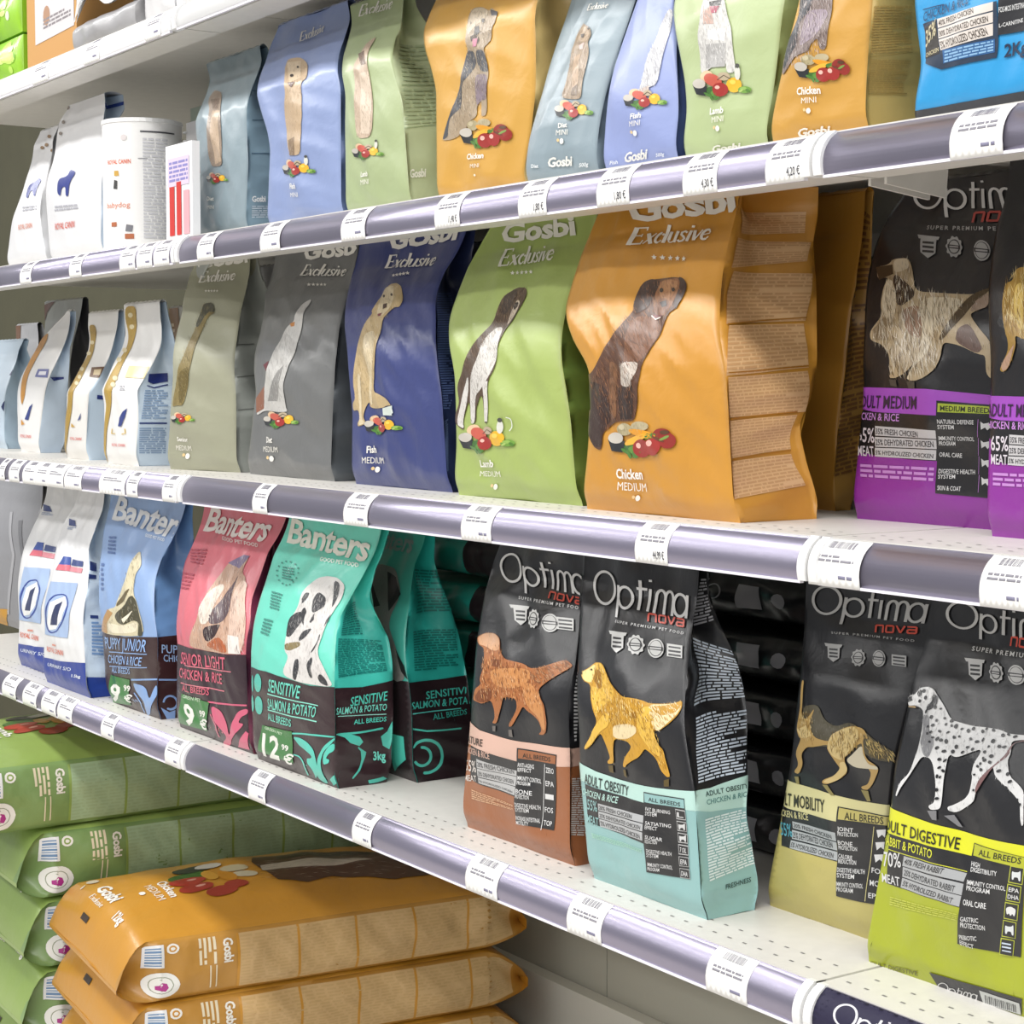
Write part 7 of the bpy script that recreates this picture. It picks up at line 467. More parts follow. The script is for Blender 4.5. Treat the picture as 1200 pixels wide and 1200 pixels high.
BAGS['s1'] = ({"xl":[-2.5261,-2.5248,-2.5187,-2.5126,-2.5065,-2.5113,-2.5175,-2.5236,-2.5297,-2.5477,-2.5739,-2.6001],"xr":[-2.3578,-2.3566,-2.3537,-2.3507,-2.3479,-2.3498,-2.3516,-2.3535,-2.3643,-2.3825,-2.4007,-2.419],"yf":[1.15,1.15,1.15,1.15,1.15,1.15,1.15,1.1513,1.1632,1.1812,1.1978,1.205],"yb":[1.23,1.23,1.23,1.23,1.23,1.23,1.2297,1.2276,1.2244,1.2209,1.2181,1.217],"pin":[0.0,0.0,0.0,0.0,0.0001,0.0029,0.0074,0.0132,0.0199,0.0275,0.0359,0.045],"z0":0.212,"h":0.275,"w":0.167,"bul":0.01,"amp":0.0022,"seed":41}, dict(base='#8c9ca4',side='#8aa4b2',back='#8c9ca4',f=[["t",4,"#efece4","Gosbi","G",[222,1042,990,1050,255,1050]],["t",4,"#f4f1ea","Diet","b",[303,202,437,196,302,224]],["t",4,"#f0ece2","MINI","n",[305,160,444,153,304,180]],["o",2,"#9a8878",[166,762,214,805,436,771,652,596,617,387,558,362,316,376,359,569,357,669]],["p",3,"#c2aa90",[423,664,583,651,600,388,445,378]],["p",3,"#6a5648",[273,741,451,730,532,665,406,675]],["f",5,["#d0bca4","#7a6858"],60,20,-80,5,[166,762,214,805,436,771,652,596,617,387,558,362,316,376,359,569,357,669]],["o",4,"#3f6b2c",[490,293,482,288,457,286,421,286,384,290,355,295,344,301,353,306,380,308,417,308,453,304,480,299]],["o",5,"#5f8f3a",[496,291,490,287,474,286,452,286,429,288,411,291,404,295,409,299,426,300,449,300,472,298,489,294]],["o",6,"#4a7a30",[411,289,404,288,390,290,372,292,356,295,345,298,343,300,351,301,365,299,383,297,399,293,410,291]],["o",6,"#4a7a30",[425,279,417,280,408,283,399,288,393,292,392,295,396,296,403,296,413,293,422,288,428,284,429,281]],["o",6,"#4a7a30",[440,279,435,281,433,284,434,289,439,292,446,295,453,295,458,293,460,290,458,286,453,282,447,280]],["o",6,"#4a7a30",[447,279,446,281,452,284,464,286,477,288,489,289,497,288,498,286,492,283,480,281,467,279,454,279]],["o",4,"#e3c29c",[433,327,426,322,404,318,372,319,338,322,312,328,301,334,309,340,334,343,367,343,400,339,424,334]],["o",5,"#c65a48",[501,309,482,306,448,306,406,311,368,318,344,326,343,332,364,336,400,335,442,330,478,323,499,316]],["o",5,"#b9a98e",[562,320,557,316,540,314,516,314,491,317,472,321,464,325,470,329,488,331,513,331,537,329,555,325]],["p",6,"#5a4a38",[471,316,515,323,559,314,567,317,513,327,460,320]],["o",5,"#e8b32c",[652,299,645,292,625,287,595,287,565,290,541,297,532,305,539,313,560,317,591,318,621,314,643,307]],["o",6,"#f4d25a",[606,307,603,305,595,304,584,304,572,305,563,307,559,310,562,312,570,313,582,313,594,312,603,310]],["o",6,"#a02a25",[553,295,545,288,523,284,492,284,459,287,434,294,423,302,431,308,454,312,487,312,519,309,543,302]],["o",7,"#f3b9ac",[488,303,486,301,479,300,469,300,459,301,451,303,448,305,450,307,458,308,468,307,478,306,485,305]],["o",5,"#6e9a3c",[726,286,720,283,702,281,676,281,650,284,630,287,622,291,629,294,648,296,674,296,700,293,719,290]],["o",6,"#8fb457",[692,290,689,288,680,288,667,288,653,289,643,291,640,293,643,294,653,295,666,295,679,294,689,292]],["o",6,"#4f7a2c",[719,281,714,280,705,281,695,283,687,285,683,287,683,289,689,289,697,289,707,287,715,284,720,282]],["o",6,"#a9c46a",[664,289,664,288,661,286,654,285,645,285,638,285,634,286,634,287,637,289,645,290,653,290,660,290]],["p",5,"#25282c",[233,321,374,311,357,293,276,300]],["o",6,"#c6c0b6",[361,317,354,312,333,310,302,310,269,314,243,318,232,324,240,328,264,330,296,330,328,327,352,322]],["F",2.5,"#9a8878",171,15,-74,4,[166,762,214,805,436,771,652,596,617,387,558,362,316,376,359,569,357,669]]],r=[["t",4,"#f0f0ee","Gosbi","G",[98,166,366,171,93,194]],["l",3,"#c8d4dc",6,[107,83,416,88,406,153,101,148]],["p",3,"#4a6478",[17,730,654,753,659,758,10,735]],["p",3,"#4a6478",[105,574,526,588,529,592,105,578]],["p",3,"#4a6478",[72,404,421,412,423,416,73,409]]]))
BAGS['s2'] = ({"xl":[-2.2915,-2.2901,-2.2869,-2.2837,-2.2805,-2.2884,-2.3048,-2.3212,-2.3376,-2.354,-2.3704,-2.3598],"xr":[-2.0818,-2.0817,-2.0815,-2.0814,-2.0812,-2.081,-2.0809,-2.091,-2.1078,-2.1247,-2.142,-2.1601],"yf":[1.15,1.15,1.15,1.15,1.15,1.15,1.15,1.1513,1.1632,1.1812,1.1978,1.205],"yb":[1.25,1.25,1.25,1.25,1.25,1.25,1.2492,1.244,1.2357,1.2269,1.2199,1.217],"pin":[0.0,0.0,0.0,0.0,0.0001,0.0029,0.0074,0.0132,0.0199,0.0275,0.0359,0.045],"z0":0.212,"h":0.295,"w":0.218,"bul":0.01,"amp":0.0022,"seed":42}, dict(base='#8c9cc6',side='#5a6a94',back='#8c9cc6',f=[["g",4,"#efece4","Exclusive",[414,868,700,887,390,920]],["t",4,"#f4f1ea","Fish","b",[383,170,492,163,386,193]],["t",4,"#f0ece2","MINI","n",[378,133,511,126,381,154]],["o",2,"#c2a888",[395,718,377,780,533,769,674,712,690,644,613,626,611,497,566,418,565,304,366,318,334,437,353,522,454,626]],["p",3,"#d8c2a4",[392,758,558,746,613,653,503,638]],["p",3,"#8a7258",[371,383,483,391,475,310,380,317]],["f",5,["#e0ceb2","#94805e","#d0b894"],90,20,-80,5,[395,718,377,780,533,769,674,712,690,644,613,626,611,497,566,418,565,304,366,318,334,437,353,522,454,626]],["o",6,"#30241c",[560,712,561,709,558,708,553,707,547,708,541,710,536,713,532,715,532,718,534,719,539,720,545,719,552,717,557,714]],["o",6,"#30241c",[526,671,525,668,521,666,513,665,504,666,496,669,489,672,485,676,485,679,490,682,497,682,506,681,515,679,522,675]],["p",6,"#5a3830",[480,641,560,636,519,614]],["o",4,"#3f6b2c",[484,235,474,228,447,225,411,225,374,230,347,237,337,245,348,251,376,254,413,254,449,250,475,243]],["o",5,"#5f8f3a",[489,231,482,227,465,225,442,225,419,228,402,232,396,237,403,242,420,244,444,244,467,241,483,237]],["o",6,"#4a7a30",[401,229,394,228,380,230,363,233,347,237,337,241,336,244,344,244,358,242,376,239,391,235,400,231]],["o",6,"#4a7a30",[413,216,405,218,396,221,388,227,384,233,384,237,388,239,396,238,404,234,412,228,417,223,417,218]],["o",6,"#4a7a30",[428,217,423,219,422,223,425,228,431,233,439,237,446,237,451,235,452,231,449,225,443,220,435,217]],["o",6,"#4a7a30",[435,216,435,219,442,222,454,225,469,228,482,229,489,228,489,225,482,222,470,219,455,216,443,215]],["o",4,"#e3c29c",[436,279,427,272,404,268,371,268,339,272,314,280,305,288,314,296,339,300,372,300,405,295,428,288]],["o",5,"#c65a48",[500,256,479,251,444,252,403,257,367,267,346,277,346,286,368,290,405,290,446,284,481,275,500,264]],["o",5,"#b9a98e",[567,271,560,266,542,263,517,263,492,266,474,271,467,277,474,282,493,285,518,285,543,282,561,276]],["p",6,"#5a4a38",[470,266,518,275,564,263,569,266,517,279,463,269]],["o",5,"#e8b32c",[655,243,646,233,622,227,591,226,561,231,538,240,531,251,540,261,564,266,596,267,626,262,648,253]],["o",6,"#f4d25a",[609,254,605,251,596,249,584,249,572,251,564,253,561,257,564,260,573,261,585,261,597,260,606,257]],["o",6,"#a02a25",[549,237,539,228,515,223,483,222,450,227,426,236,418,246,428,254,453,260,486,260,519,255,541,247]],["o",7,"#f3b9ac",[485,248,482,245,475,244,464,244,454,245,447,248,444,250,447,252,455,254,465,254,475,252,483,250]],["o",5,"#6e9a3c",[730,225,723,221,702,219,675,219,648,222,628,227,621,232,629,237,650,239,677,238,704,235,724,230]],["o",6,"#8fb457",[695,231,691,229,681,228,667,228,653,229,643,232,640,234,644,236,654,237,668,237,682,236,691,233]],["o",6,"#4f7a2c",[721,218,715,218,706,219,696,221,688,224,684,227,685,230,691,230,700,229,710,227,718,224,722,221]],["o",6,"#a9c46a",[665,229,665,228,660,226,652,224,644,224,636,224,632,226,632,227,636,229,644,230,653,231,661,231]],["o",5,"#d8d8ce",[648,275,644,265,635,259,623,257,612,261,604,268,601,278,605,287,614,293,626,295,638,292,646,284]],["o",6,"#4a4a44",[645,294,642,291,635,289,626,289,616,290,609,293,607,296,610,299,617,301,626,301,636,300,643,297]],["p",5,"#25282c",[235,271,371,258,347,234,269,243]],["o",6,"#c6c0b6",[360,265,352,260,330,256,299,257,267,261,244,267,235,274,244,280,268,283,299,282,330,278,353,272]],["F",2.5,"#c2a888",157,15,-74,4,[395,718,377,780,533,769,674,712,690,644,613,626,611,497,566,418,565,304,366,318,334,437,353,522,454,626]]],r=[]))
BAGS['s3'] = ({"xl":[-2.0698,-2.0697,-2.0695,-2.0694,-2.0692,-2.0691,-2.0689,-2.0791,-2.0958,-2.1127,-2.129,-2.1445],"xr":[-1.9121,-1.9135,-1.9169,-1.9204,-1.9238,-1.9276,-1.9403,-1.9531,-1.9658,-1.9799,-1.9984,-2.0055],"yf":[1.15,1.15,1.15,1.15,1.15,1.15,1.15,1.1512,1.162,1.1784,1.1934,1.2],"yb":[1.24,1.24,1.24,1.24,1.24,1.24,1.2393,1.2349,1.2279,1.2204,1.2144,1.212],"pin":[0.0,0.0,0.0,0.0,0.0001,0.0029,0.0074,0.0132,0.0199,0.0275,0.0359,0.045],"z0":0.212,"h":0.285,"w":0.144,"bul":0.01,"amp":0.0022,"seed":43}, dict(base='#a9b78a',side='#b9c6a0',back='#a9b78a',f=[["g",4,"#efece4","Exclusive",[136,932,800,918,182,986]],["t",4,"#f4f1ea","Lamb","b",[334,168,469,166,343,190]],["t",4,"#f0ece2","MINI","n",[321,134,463,132,330,156]],["o",2,"#c6b09a",[318,662,463,708,600,770,663,780,649,680,610,550,580,329,333,331,295,444,308,569]],["p",3,"#d8c6b2",[434,613,628,614,538,343,391,352]],["p",3,"#6a5040",[401,713,568,715,612,648,502,649]],["f",5,["#e2d2be","#a08a70"],70,20,-80,5,[318,662,463,708,600,770,663,780,649,680,610,550,580,329,333,331,295,444,308,569]],["o",4,"#3f6b2c",[474,254,461,248,431,245,391,245,351,249,322,255,313,262,326,268,358,271,399,270,438,267,465,260]],["o",5,"#5f8f3a",[478,250,470,247,451,245,426,245,401,247,383,251,377,256,385,260,405,262,431,262,456,259,473,255]],["o",6,"#4a7a30",[381,248,373,248,358,249,339,252,323,256,312,259,311,262,320,262,336,260,355,257,371,254,381,250]],["o",6,"#4a7a30",[392,237,384,238,375,242,367,247,363,252,363,256,368,257,377,256,386,253,393,248,397,243,397,239]],["o",6,"#4a7a30",[408,237,404,239,403,243,408,248,415,252,425,255,433,256,437,254,438,250,433,245,426,241,416,238]],["o",6,"#4a7a30",[416,237,416,239,425,242,439,245,456,247,470,248,478,247,478,245,470,242,455,239,439,237,425,236]],["o",4,"#e3c29c",[429,293,418,286,391,283,355,283,319,287,294,294,285,301,297,308,326,311,363,311,398,307,422,300]],["o",5,"#c65a48",[495,272,472,268,433,268,389,274,351,282,329,291,331,299,356,303,397,302,441,297,478,289,497,280]],["o",5,"#b9a98e",[570,285,562,281,542,278,515,278,488,281,469,286,463,291,472,296,493,298,520,298,547,295,565,290]],["p",6,"#5a4a38",[464,281,519,289,565,278,572,281,518,292,457,284]],["o",5,"#e8b32c",[660,261,648,252,623,247,589,246,556,250,534,258,528,268,540,276,567,281,601,282,633,278,654,270]],["o",6,"#f4d25a",[613,270,608,268,598,266,585,266,573,267,564,270,561,273,566,275,576,277,589,277,601,276,610,273]],["o",6,"#a02a25",[545,255,533,248,506,243,470,242,435,247,410,254,403,263,415,271,444,276,481,276,515,272,539,264]],["o",7,"#f3b9ac",[477,265,474,263,465,262,454,262,443,263,435,265,433,267,437,269,445,270,457,270,467,269,475,267]],["o",5,"#6e9a3c",[738,245,729,241,707,239,678,240,649,243,628,247,622,251,631,255,654,257,683,256,712,254,731,250]],["o",6,"#8fb457",[701,250,696,248,685,247,670,247,656,249,646,251,642,253,647,255,658,256,673,256,688,254,698,252]],["o",6,"#4f7a2c",[727,239,720,238,711,239,701,241,693,244,689,247,690,249,696,249,706,249,716,246,724,244,728,241]],["o",6,"#a9c46a",[669,249,668,247,663,245,654,244,645,244,637,244,632,245,633,247,638,248,647,250,656,250,664,250]],["o",5,"#d8d8ce",[659,289,653,281,642,275,629,273,617,276,610,283,609,291,615,300,626,305,639,307,651,304,658,297]],["o",6,"#4a4a44",[659,306,655,303,648,301,637,301,628,303,621,305,619,308,622,311,630,312,641,312,650,311,657,309]],["p",5,"#25282c",[201,286,353,274,322,253,235,261]],["o",6,"#c6c0b6",[343,281,332,276,306,273,271,273,236,277,210,283,202,289,213,294,241,296,277,296,312,292,335,287]],["F",2.5,"#c6b09a",177,15,-74,4,[318,662,463,708,600,770,663,780,649,680,610,550,580,329,333,331,295,444,308,569]]],r=[["p",3,"#8fa078",[45,527,651,549,657,553,49,531]],["p",3,"#8fa078",[0,340,488,366,489,369,0,344]],["l",3,"#a6b590",9,[0,354,482,373,615,537,56,517]],["l",3,"#a6b590",9,[86,544,664,564,917,749,196,735]],["t",4,"#eef0e6","Gosbi","G",[20,132,291,144,30,169]]]))
BAGS['s4'] = ({"xl":[-1.8499,-1.85,-1.8503,-1.8505,-1.8508,-1.851,-1.8601,-1.8741,-1.8881,-1.9021,-1.9122,-1.9122],"xr":[-1.6729,-1.6684,-1.6592,-1.6528,-1.6481,-1.6468,-1.6472,-1.6488,-1.6501,-1.6501,-1.6501,-1.6501],"yf":[1.15,1.15,1.15,1.15,1.15,1.15,1.15,1.15,1.1562,1.1735,1.1916,1.2],"yb":[1.24,1.24,1.24,1.24,1.24,1.24,1.2393,1.2349,1.2279,1.2204,1.2144,1.212],"pin":[0.0,0.0,0.0,0.0,0.0001,0.0029,0.0074,0.0132,0.0199,0.0275,0.0359,0.045],"z0":0.212,"h":0.285,"w":0.218,"bul":0.01,"amp":0.0022,"seed":44}, dict(base='#d0a04a',side='#d9bd7c',back='#d0a04a',f=[["t",4,"#f4f1ea","Chicken","b",[382,159,596,150,382,181]],["t",4,"#f0ece2","MINI","n",[436,123,556,118,435,139]],["o",4,"#f0e8d8",[504,91,502,90,498,88,493,88,487,88,481,89,478,91,477,93,479,95,483,96,488,97,494,96,500,95,503,93]],["o",2,"#a8957c",[452,761,533,754,633,720,647,733,720,698,712,661,684,648,672,598,619,582,591,573,618,514,631,462,610,415,615,311,552,311,542,377,492,360,501,315,411,306,349,273,248,247,103,253,115,275,181,298,201,352,302,433,345,497,406,549,436,592,428,629,448,686]],["o",3,"#46484e",[427,587,498,573,504,520,416,484,335,458,333,363,268,352,200,335,181,298,179,264,113,255,114,272,201,352,318,454,348,508]],["o",3,"#46484e",[519,576,590,568,623,502,625,474,546,488,507,531]],["p",4,"#3a3a40",[642,724,717,704,723,689,675,693]],["o",3,"#cabba4",[464,755,551,748,635,716,599,689,514,677,450,637,459,697]],["o",3,"#8a7a84",[489,482,625,468,611,371,542,377,485,355,470,439]],["p",4,"#2b2724",[515,671,553,671,561,641,507,624]],["p",5,"#c07a90",[500,622,545,620,530,589,497,591]],["o",5,"#2b2420",[611,684,610,681,606,678,599,678,591,679,584,681,578,685,576,689,576,692,580,695,587,695,595,694,602,692,608,688]],["o",4,"#4a3c34",[477,637,516,638,564,620,543,591,538,620,501,625,485,609]],["f",5,["#c8b89e","#7a6c58","#5a5048","#e0d4c0"],230,20,-75,5,[452,761,672,714,672,598,618,514,611,371,426,322,179,264,318,454,410,560]],["o",4,"#3f6b2c",[593,217,582,208,552,203,509,203,465,209,432,219,420,230,432,239,464,244,508,244,550,238,581,228]],["o",5,"#5f8f3a",[599,212,592,206,573,203,545,203,518,207,497,213,490,220,497,227,517,230,544,230,572,226,592,220]],["o",6,"#4a7a30",[497,208,488,207,471,209,451,214,433,220,421,225,419,229,428,229,445,227,466,222,484,217,495,211]],["o",6,"#4a7a30",[512,191,503,192,492,198,482,206,476,214,475,220,480,222,489,221,500,215,510,207,516,199,517,193]],["o",6,"#4a7a30",[530,191,524,194,522,200,525,208,531,215,540,219,548,220,554,217,556,211,554,203,547,196,539,192]],["o",6,"#4a7a30",[539,191,538,194,546,199,560,204,577,207,591,209,600,207,601,204,594,199,580,194,563,191,548,190]],["o",4,"#b3a680",[531,280,521,270,495,265,458,265,420,271,393,281,382,292,392,301,420,306,457,306,494,300,520,290]],["o",5,"#c9bd9c",[464,292,460,288,448,285,433,285,417,288,406,292,401,297,406,301,417,303,433,303,448,301,459,297]],["o",4,"#b5a886",[658,279,649,272,625,268,590,268,555,273,528,281,518,290,527,297,553,300,588,300,623,295,648,287]],["o",5,"#e39a22",[725,241,707,238,664,241,607,250,551,261,510,272,498,280,518,282,562,279,620,270,675,259,713,248]],["o",5,"#f0b43a",[652,255,645,248,615,241,568,236,516,233,475,234,455,239,462,245,495,252,544,258,594,260,633,259]],["o",5,"#4a7a31",[761,240,753,235,729,233,695,234,661,238,636,244,626,250,635,255,660,257,693,256,727,252,751,246]],["o",7,"#6b3a26",[786,222,778,222,760,224,736,229,713,235,697,241,693,244,701,245,720,242,744,237,766,231,782,225]],["o",7,"#7d9a4a",[815,239,813,236,804,233,789,230,772,228,758,228,750,229,752,232,762,235,777,239,794,240,808,241]],["o",5,"#8f2a22",[830,235,823,223,799,215,764,214,728,220,700,232,689,246,697,258,722,266,757,267,793,260,819,249]],["o",6,"#932c24",[864,220,859,208,839,201,810,200,779,205,756,216,746,228,753,240,773,247,802,248,832,243,854,232]],["o",6,"#9a2a24",[681,211,672,197,645,189,607,188,567,194,538,207,526,222,537,236,565,244,603,245,641,239,669,226]],["o",6,"#a2302a",[765,210,758,197,735,189,701,188,665,194,639,205,628,219,636,232,661,240,695,241,729,235,754,223]],["o",7,"#f3b9ac",[604,225,601,221,593,219,581,218,569,220,560,224,557,229,560,233,568,236,580,236,592,234,601,230]],["o",7,"#f3b9ac",[696,225,694,221,686,218,674,218,663,220,654,224,650,229,653,233,661,235,673,236,684,234,693,230]],["o",7,"#5a3a22",[812,249,809,247,797,245,782,245,765,247,753,251,748,254,752,257,764,259,780,258,796,256,808,253]],["p",5,"#25282c",[303,266,458,250,433,216,342,227]],["o",6,"#c6c0b6",[446,259,436,251,411,247,375,247,340,252,313,261,303,271,313,279,340,283,376,283,411,278,436,269]],["F",2.5,"#a8957c",200,15,-74,4,[452,761,533,754,633,720,647,733,720,698,712,661,684,648,672,598,619,582,591,573,618,514,631,462,610,415,615,311,552,311,542,377,492,360,501,315,411,306,349,273,248,247,103,253,115,275,181,298,201,352,302,433,345,497,406,549,436,592,428,629,448,686]],["F",3.5,"#46484e",41,15,-74,4,[427,587,498,573,504,520,416,484,335,458,333,363,268,352,200,335,181,298,179,264,113,255,114,272,201,352,318,454,348,508]],["F",3.5,"#46484e",14,15,-74,4,[519,576,590,568,623,502,625,474,546,488,507,531]],["F",3.5,"#cabba4",19,15,-74,4,[464,755,551,748,635,716,599,689,514,677,450,637,459,697]],["F",3.5,"#8a7a84",26,15,-74,4,[489,482,625,468,611,371,542,377,485,355,470,439]],["F",4.5,"#b3a680",10,15,-74,4,[531,280,521,270,495,265,458,265,420,271,393,281,382,292,392,301,420,306,457,306,494,300,520,290]],["F",4.5,"#b5a886",10,15,-74,4,[658,279,649,272,625,268,590,268,555,273,528,281,518,290,527,297,553,300,588,300,623,295,648,287]]],r=[]))
BAGS['s5'] = ({"xl":[-1.6535,-1.6513,-1.6472,-1.6408,-1.6361,-1.6348,-1.632,-1.628,-1.6248,-1.6248,-1.6248,-1.6248],"xr":[-1.5256,-1.5238,-1.521,-1.5181,-1.5148,-1.5116,-1.5083,-1.5051,-1.5051,-1.5051,-1.5051,-1.5051],"yf":[1.14,1.14,1.1413,1.1453,1.1514,1.1589,1.1671,1.1753,1.1829,1.1892,1.1934,1.195],"yb":[1.24,1.24,1.24,1.24,1.24,1.24,1.2392,1.234,1.2257,1.2169,1.2099,1.207],"pin":[0.0,0.0,0.0,0.0,0.0001,0.0029,0.0074,0.0132,0.0199,0.0275,0.0359,0.045],"z0":0.212,"h":0.285,"w":0.125,"bul":0.01,"amp":0.0022,"seed":45}, dict(base='#8f9fa8',side='#7f8f98',back='#8f9fa8',f=[["t",4,"#efece4","Gosbi","G",[345,70,680,62,365,104]],["g",4,"#efece4","Exclusive",[429,633,734,621,414,658]],["t",4,"#f4f1ea","Diet","b",[489,203,615,200,483,221]],["t",4,"#f0ece2","MINI","n",[468,178,627,173,467,198]],["o",4,"#f4f1ea",[586,151,584,147,576,144,564,142,550,143,537,145,528,149,524,154,526,159,533,162,545,163,559,163,572,160,582,156]],["o",4,"#e8c890",[519,158,518,155,513,154,505,153,497,153,488,155,482,157,480,160,481,163,486,164,493,165,502,165,510,163,516,161]],["t",4,"#e8ecee","Diet","b",[126,76,227,72,129,89]],["t",4,"#e8ecee","500g","b",[777,52,899,51,793,65]],["o",2,"#a8947e",[368,548,408,571,447,587,588,559,657,528,642,503,693,469,715,405,700,365,740,302,692,294,433,313,424,360,419,423,366,490,376,521]],["o",3,"#c4ad94",[405,545,460,578,604,547,642,503,462,520]],["p",4,"#d8c0bc",[497,502,591,506,595,480,531,484]],["p",3,"#c2a88e",[456,463,574,466,642,348,570,341]],["p",4,"#7a6858",[570,341,637,353,678,310,576,315]],["f",5,["#ccb8a0","#857260"],100,20,-80,5,[368,548,408,571,447,587,588,559,657,528,642,503,693,469,715,405,700,365,740,302,692,294,433,313,424,360,419,423,366,490,376,521]],["p",6,"#4a4038",[471,543,538,541,536,526,492,531]],["o",6,"#3a302a",[586,556,587,554,585,553,580,553,573,553,566,555,559,556,555,558,554,560,557,561,562,561,569,561,576,560,582,558]],["o",4,"#3f6b2c",[676,241,670,235,644,232,606,232,563,236,529,242,512,250,518,256,545,259,586,259,628,255,660,249]],["o",5,"#5f8f3a",[683,238,680,234,663,232,639,232,612,234,591,238,581,243,584,248,601,250,626,250,653,247,673,243]],["o",6,"#4a7a30",[593,235,586,234,569,236,549,239,529,243,515,246,512,249,520,249,537,248,558,245,577,241,590,237]],["o",6,"#4a7a30",[614,223,605,224,593,228,581,233,571,239,568,243,571,245,580,243,593,240,605,235,614,229,617,225]],["o",6,"#4a7a30",[630,224,623,226,619,230,618,235,621,240,627,243,634,243,641,241,645,237,646,232,643,227,637,224]],["o",6,"#4a7a30",[638,223,636,226,641,229,651,232,665,235,678,236,686,235,688,232,684,229,673,226,659,224,647,223]],["o",4,"#e3c29c",[588,284,585,277,563,272,529,272,490,276,457,283,439,292,441,299,464,303,500,303,540,299,572,292]],["o",5,"#c65a48",[676,261,658,257,621,257,572,262,525,271,493,281,485,290,504,294,545,294,595,288,641,279,670,270]],["o",5,"#b9a98e",[735,276,732,271,715,269,688,268,659,271,635,276,623,282,627,287,644,290,672,290,701,287,724,282]],["p",6,"#5a4a38",[635,272,680,281,738,269,741,271,676,284,627,274]],["o",5,"#e8b32c",[847,251,845,241,825,235,794,234,759,238,729,247,713,257,715,266,736,272,768,273,804,269,832,261]],["o",6,"#f4d25a",[792,260,791,258,783,256,770,256,757,257,745,260,740,263,741,266,749,268,762,268,776,266,787,264]],["o",6,"#a02a25",[742,244,739,235,717,230,683,229,646,234,614,242,597,251,600,260,623,265,658,266,696,261,727,253]],["o",7,"#f3b9ac",[667,254,666,251,659,250,648,250,636,251,627,253,622,256,623,258,630,259,641,259,653,258,663,256]],["o",5,"#6e9a3c",[933,235,929,231,911,228,884,229,854,231,831,235,820,240,825,244,845,247,873,246,902,244,924,240]],["o",6,"#8fb457",[896,240,893,238,884,236,870,236,855,238,843,240,838,242,841,244,850,245,865,245,879,244,891,242]],["o",6,"#4f7a2c",[929,228,924,227,915,228,903,230,893,233,887,236,887,238,892,239,902,238,913,236,923,233,929,230]],["o",6,"#a9c46a",[867,238,868,236,864,234,858,233,849,232,841,233,836,234,835,235,838,237,845,239,854,239,862,239]],["p",5,"#25282c",[380,274,536,263,531,240,442,248]],["o",6,"#c6c0b6",[519,270,515,264,494,261,461,261,424,265,393,271,377,277,381,283,403,286,438,286,475,282,505,277]],["F",2.5,"#a8947e",114,15,-74,4,[368,548,408,571,447,587,588,559,657,528,642,503,693,469,715,405,700,365,740,302,692,294,433,313,424,360,419,423,366,490,376,521]],["F",3.5,"#c4ad94",16,15,-74,4,[405,545,460,578,604,547,642,503,462,520]]],r=[]))
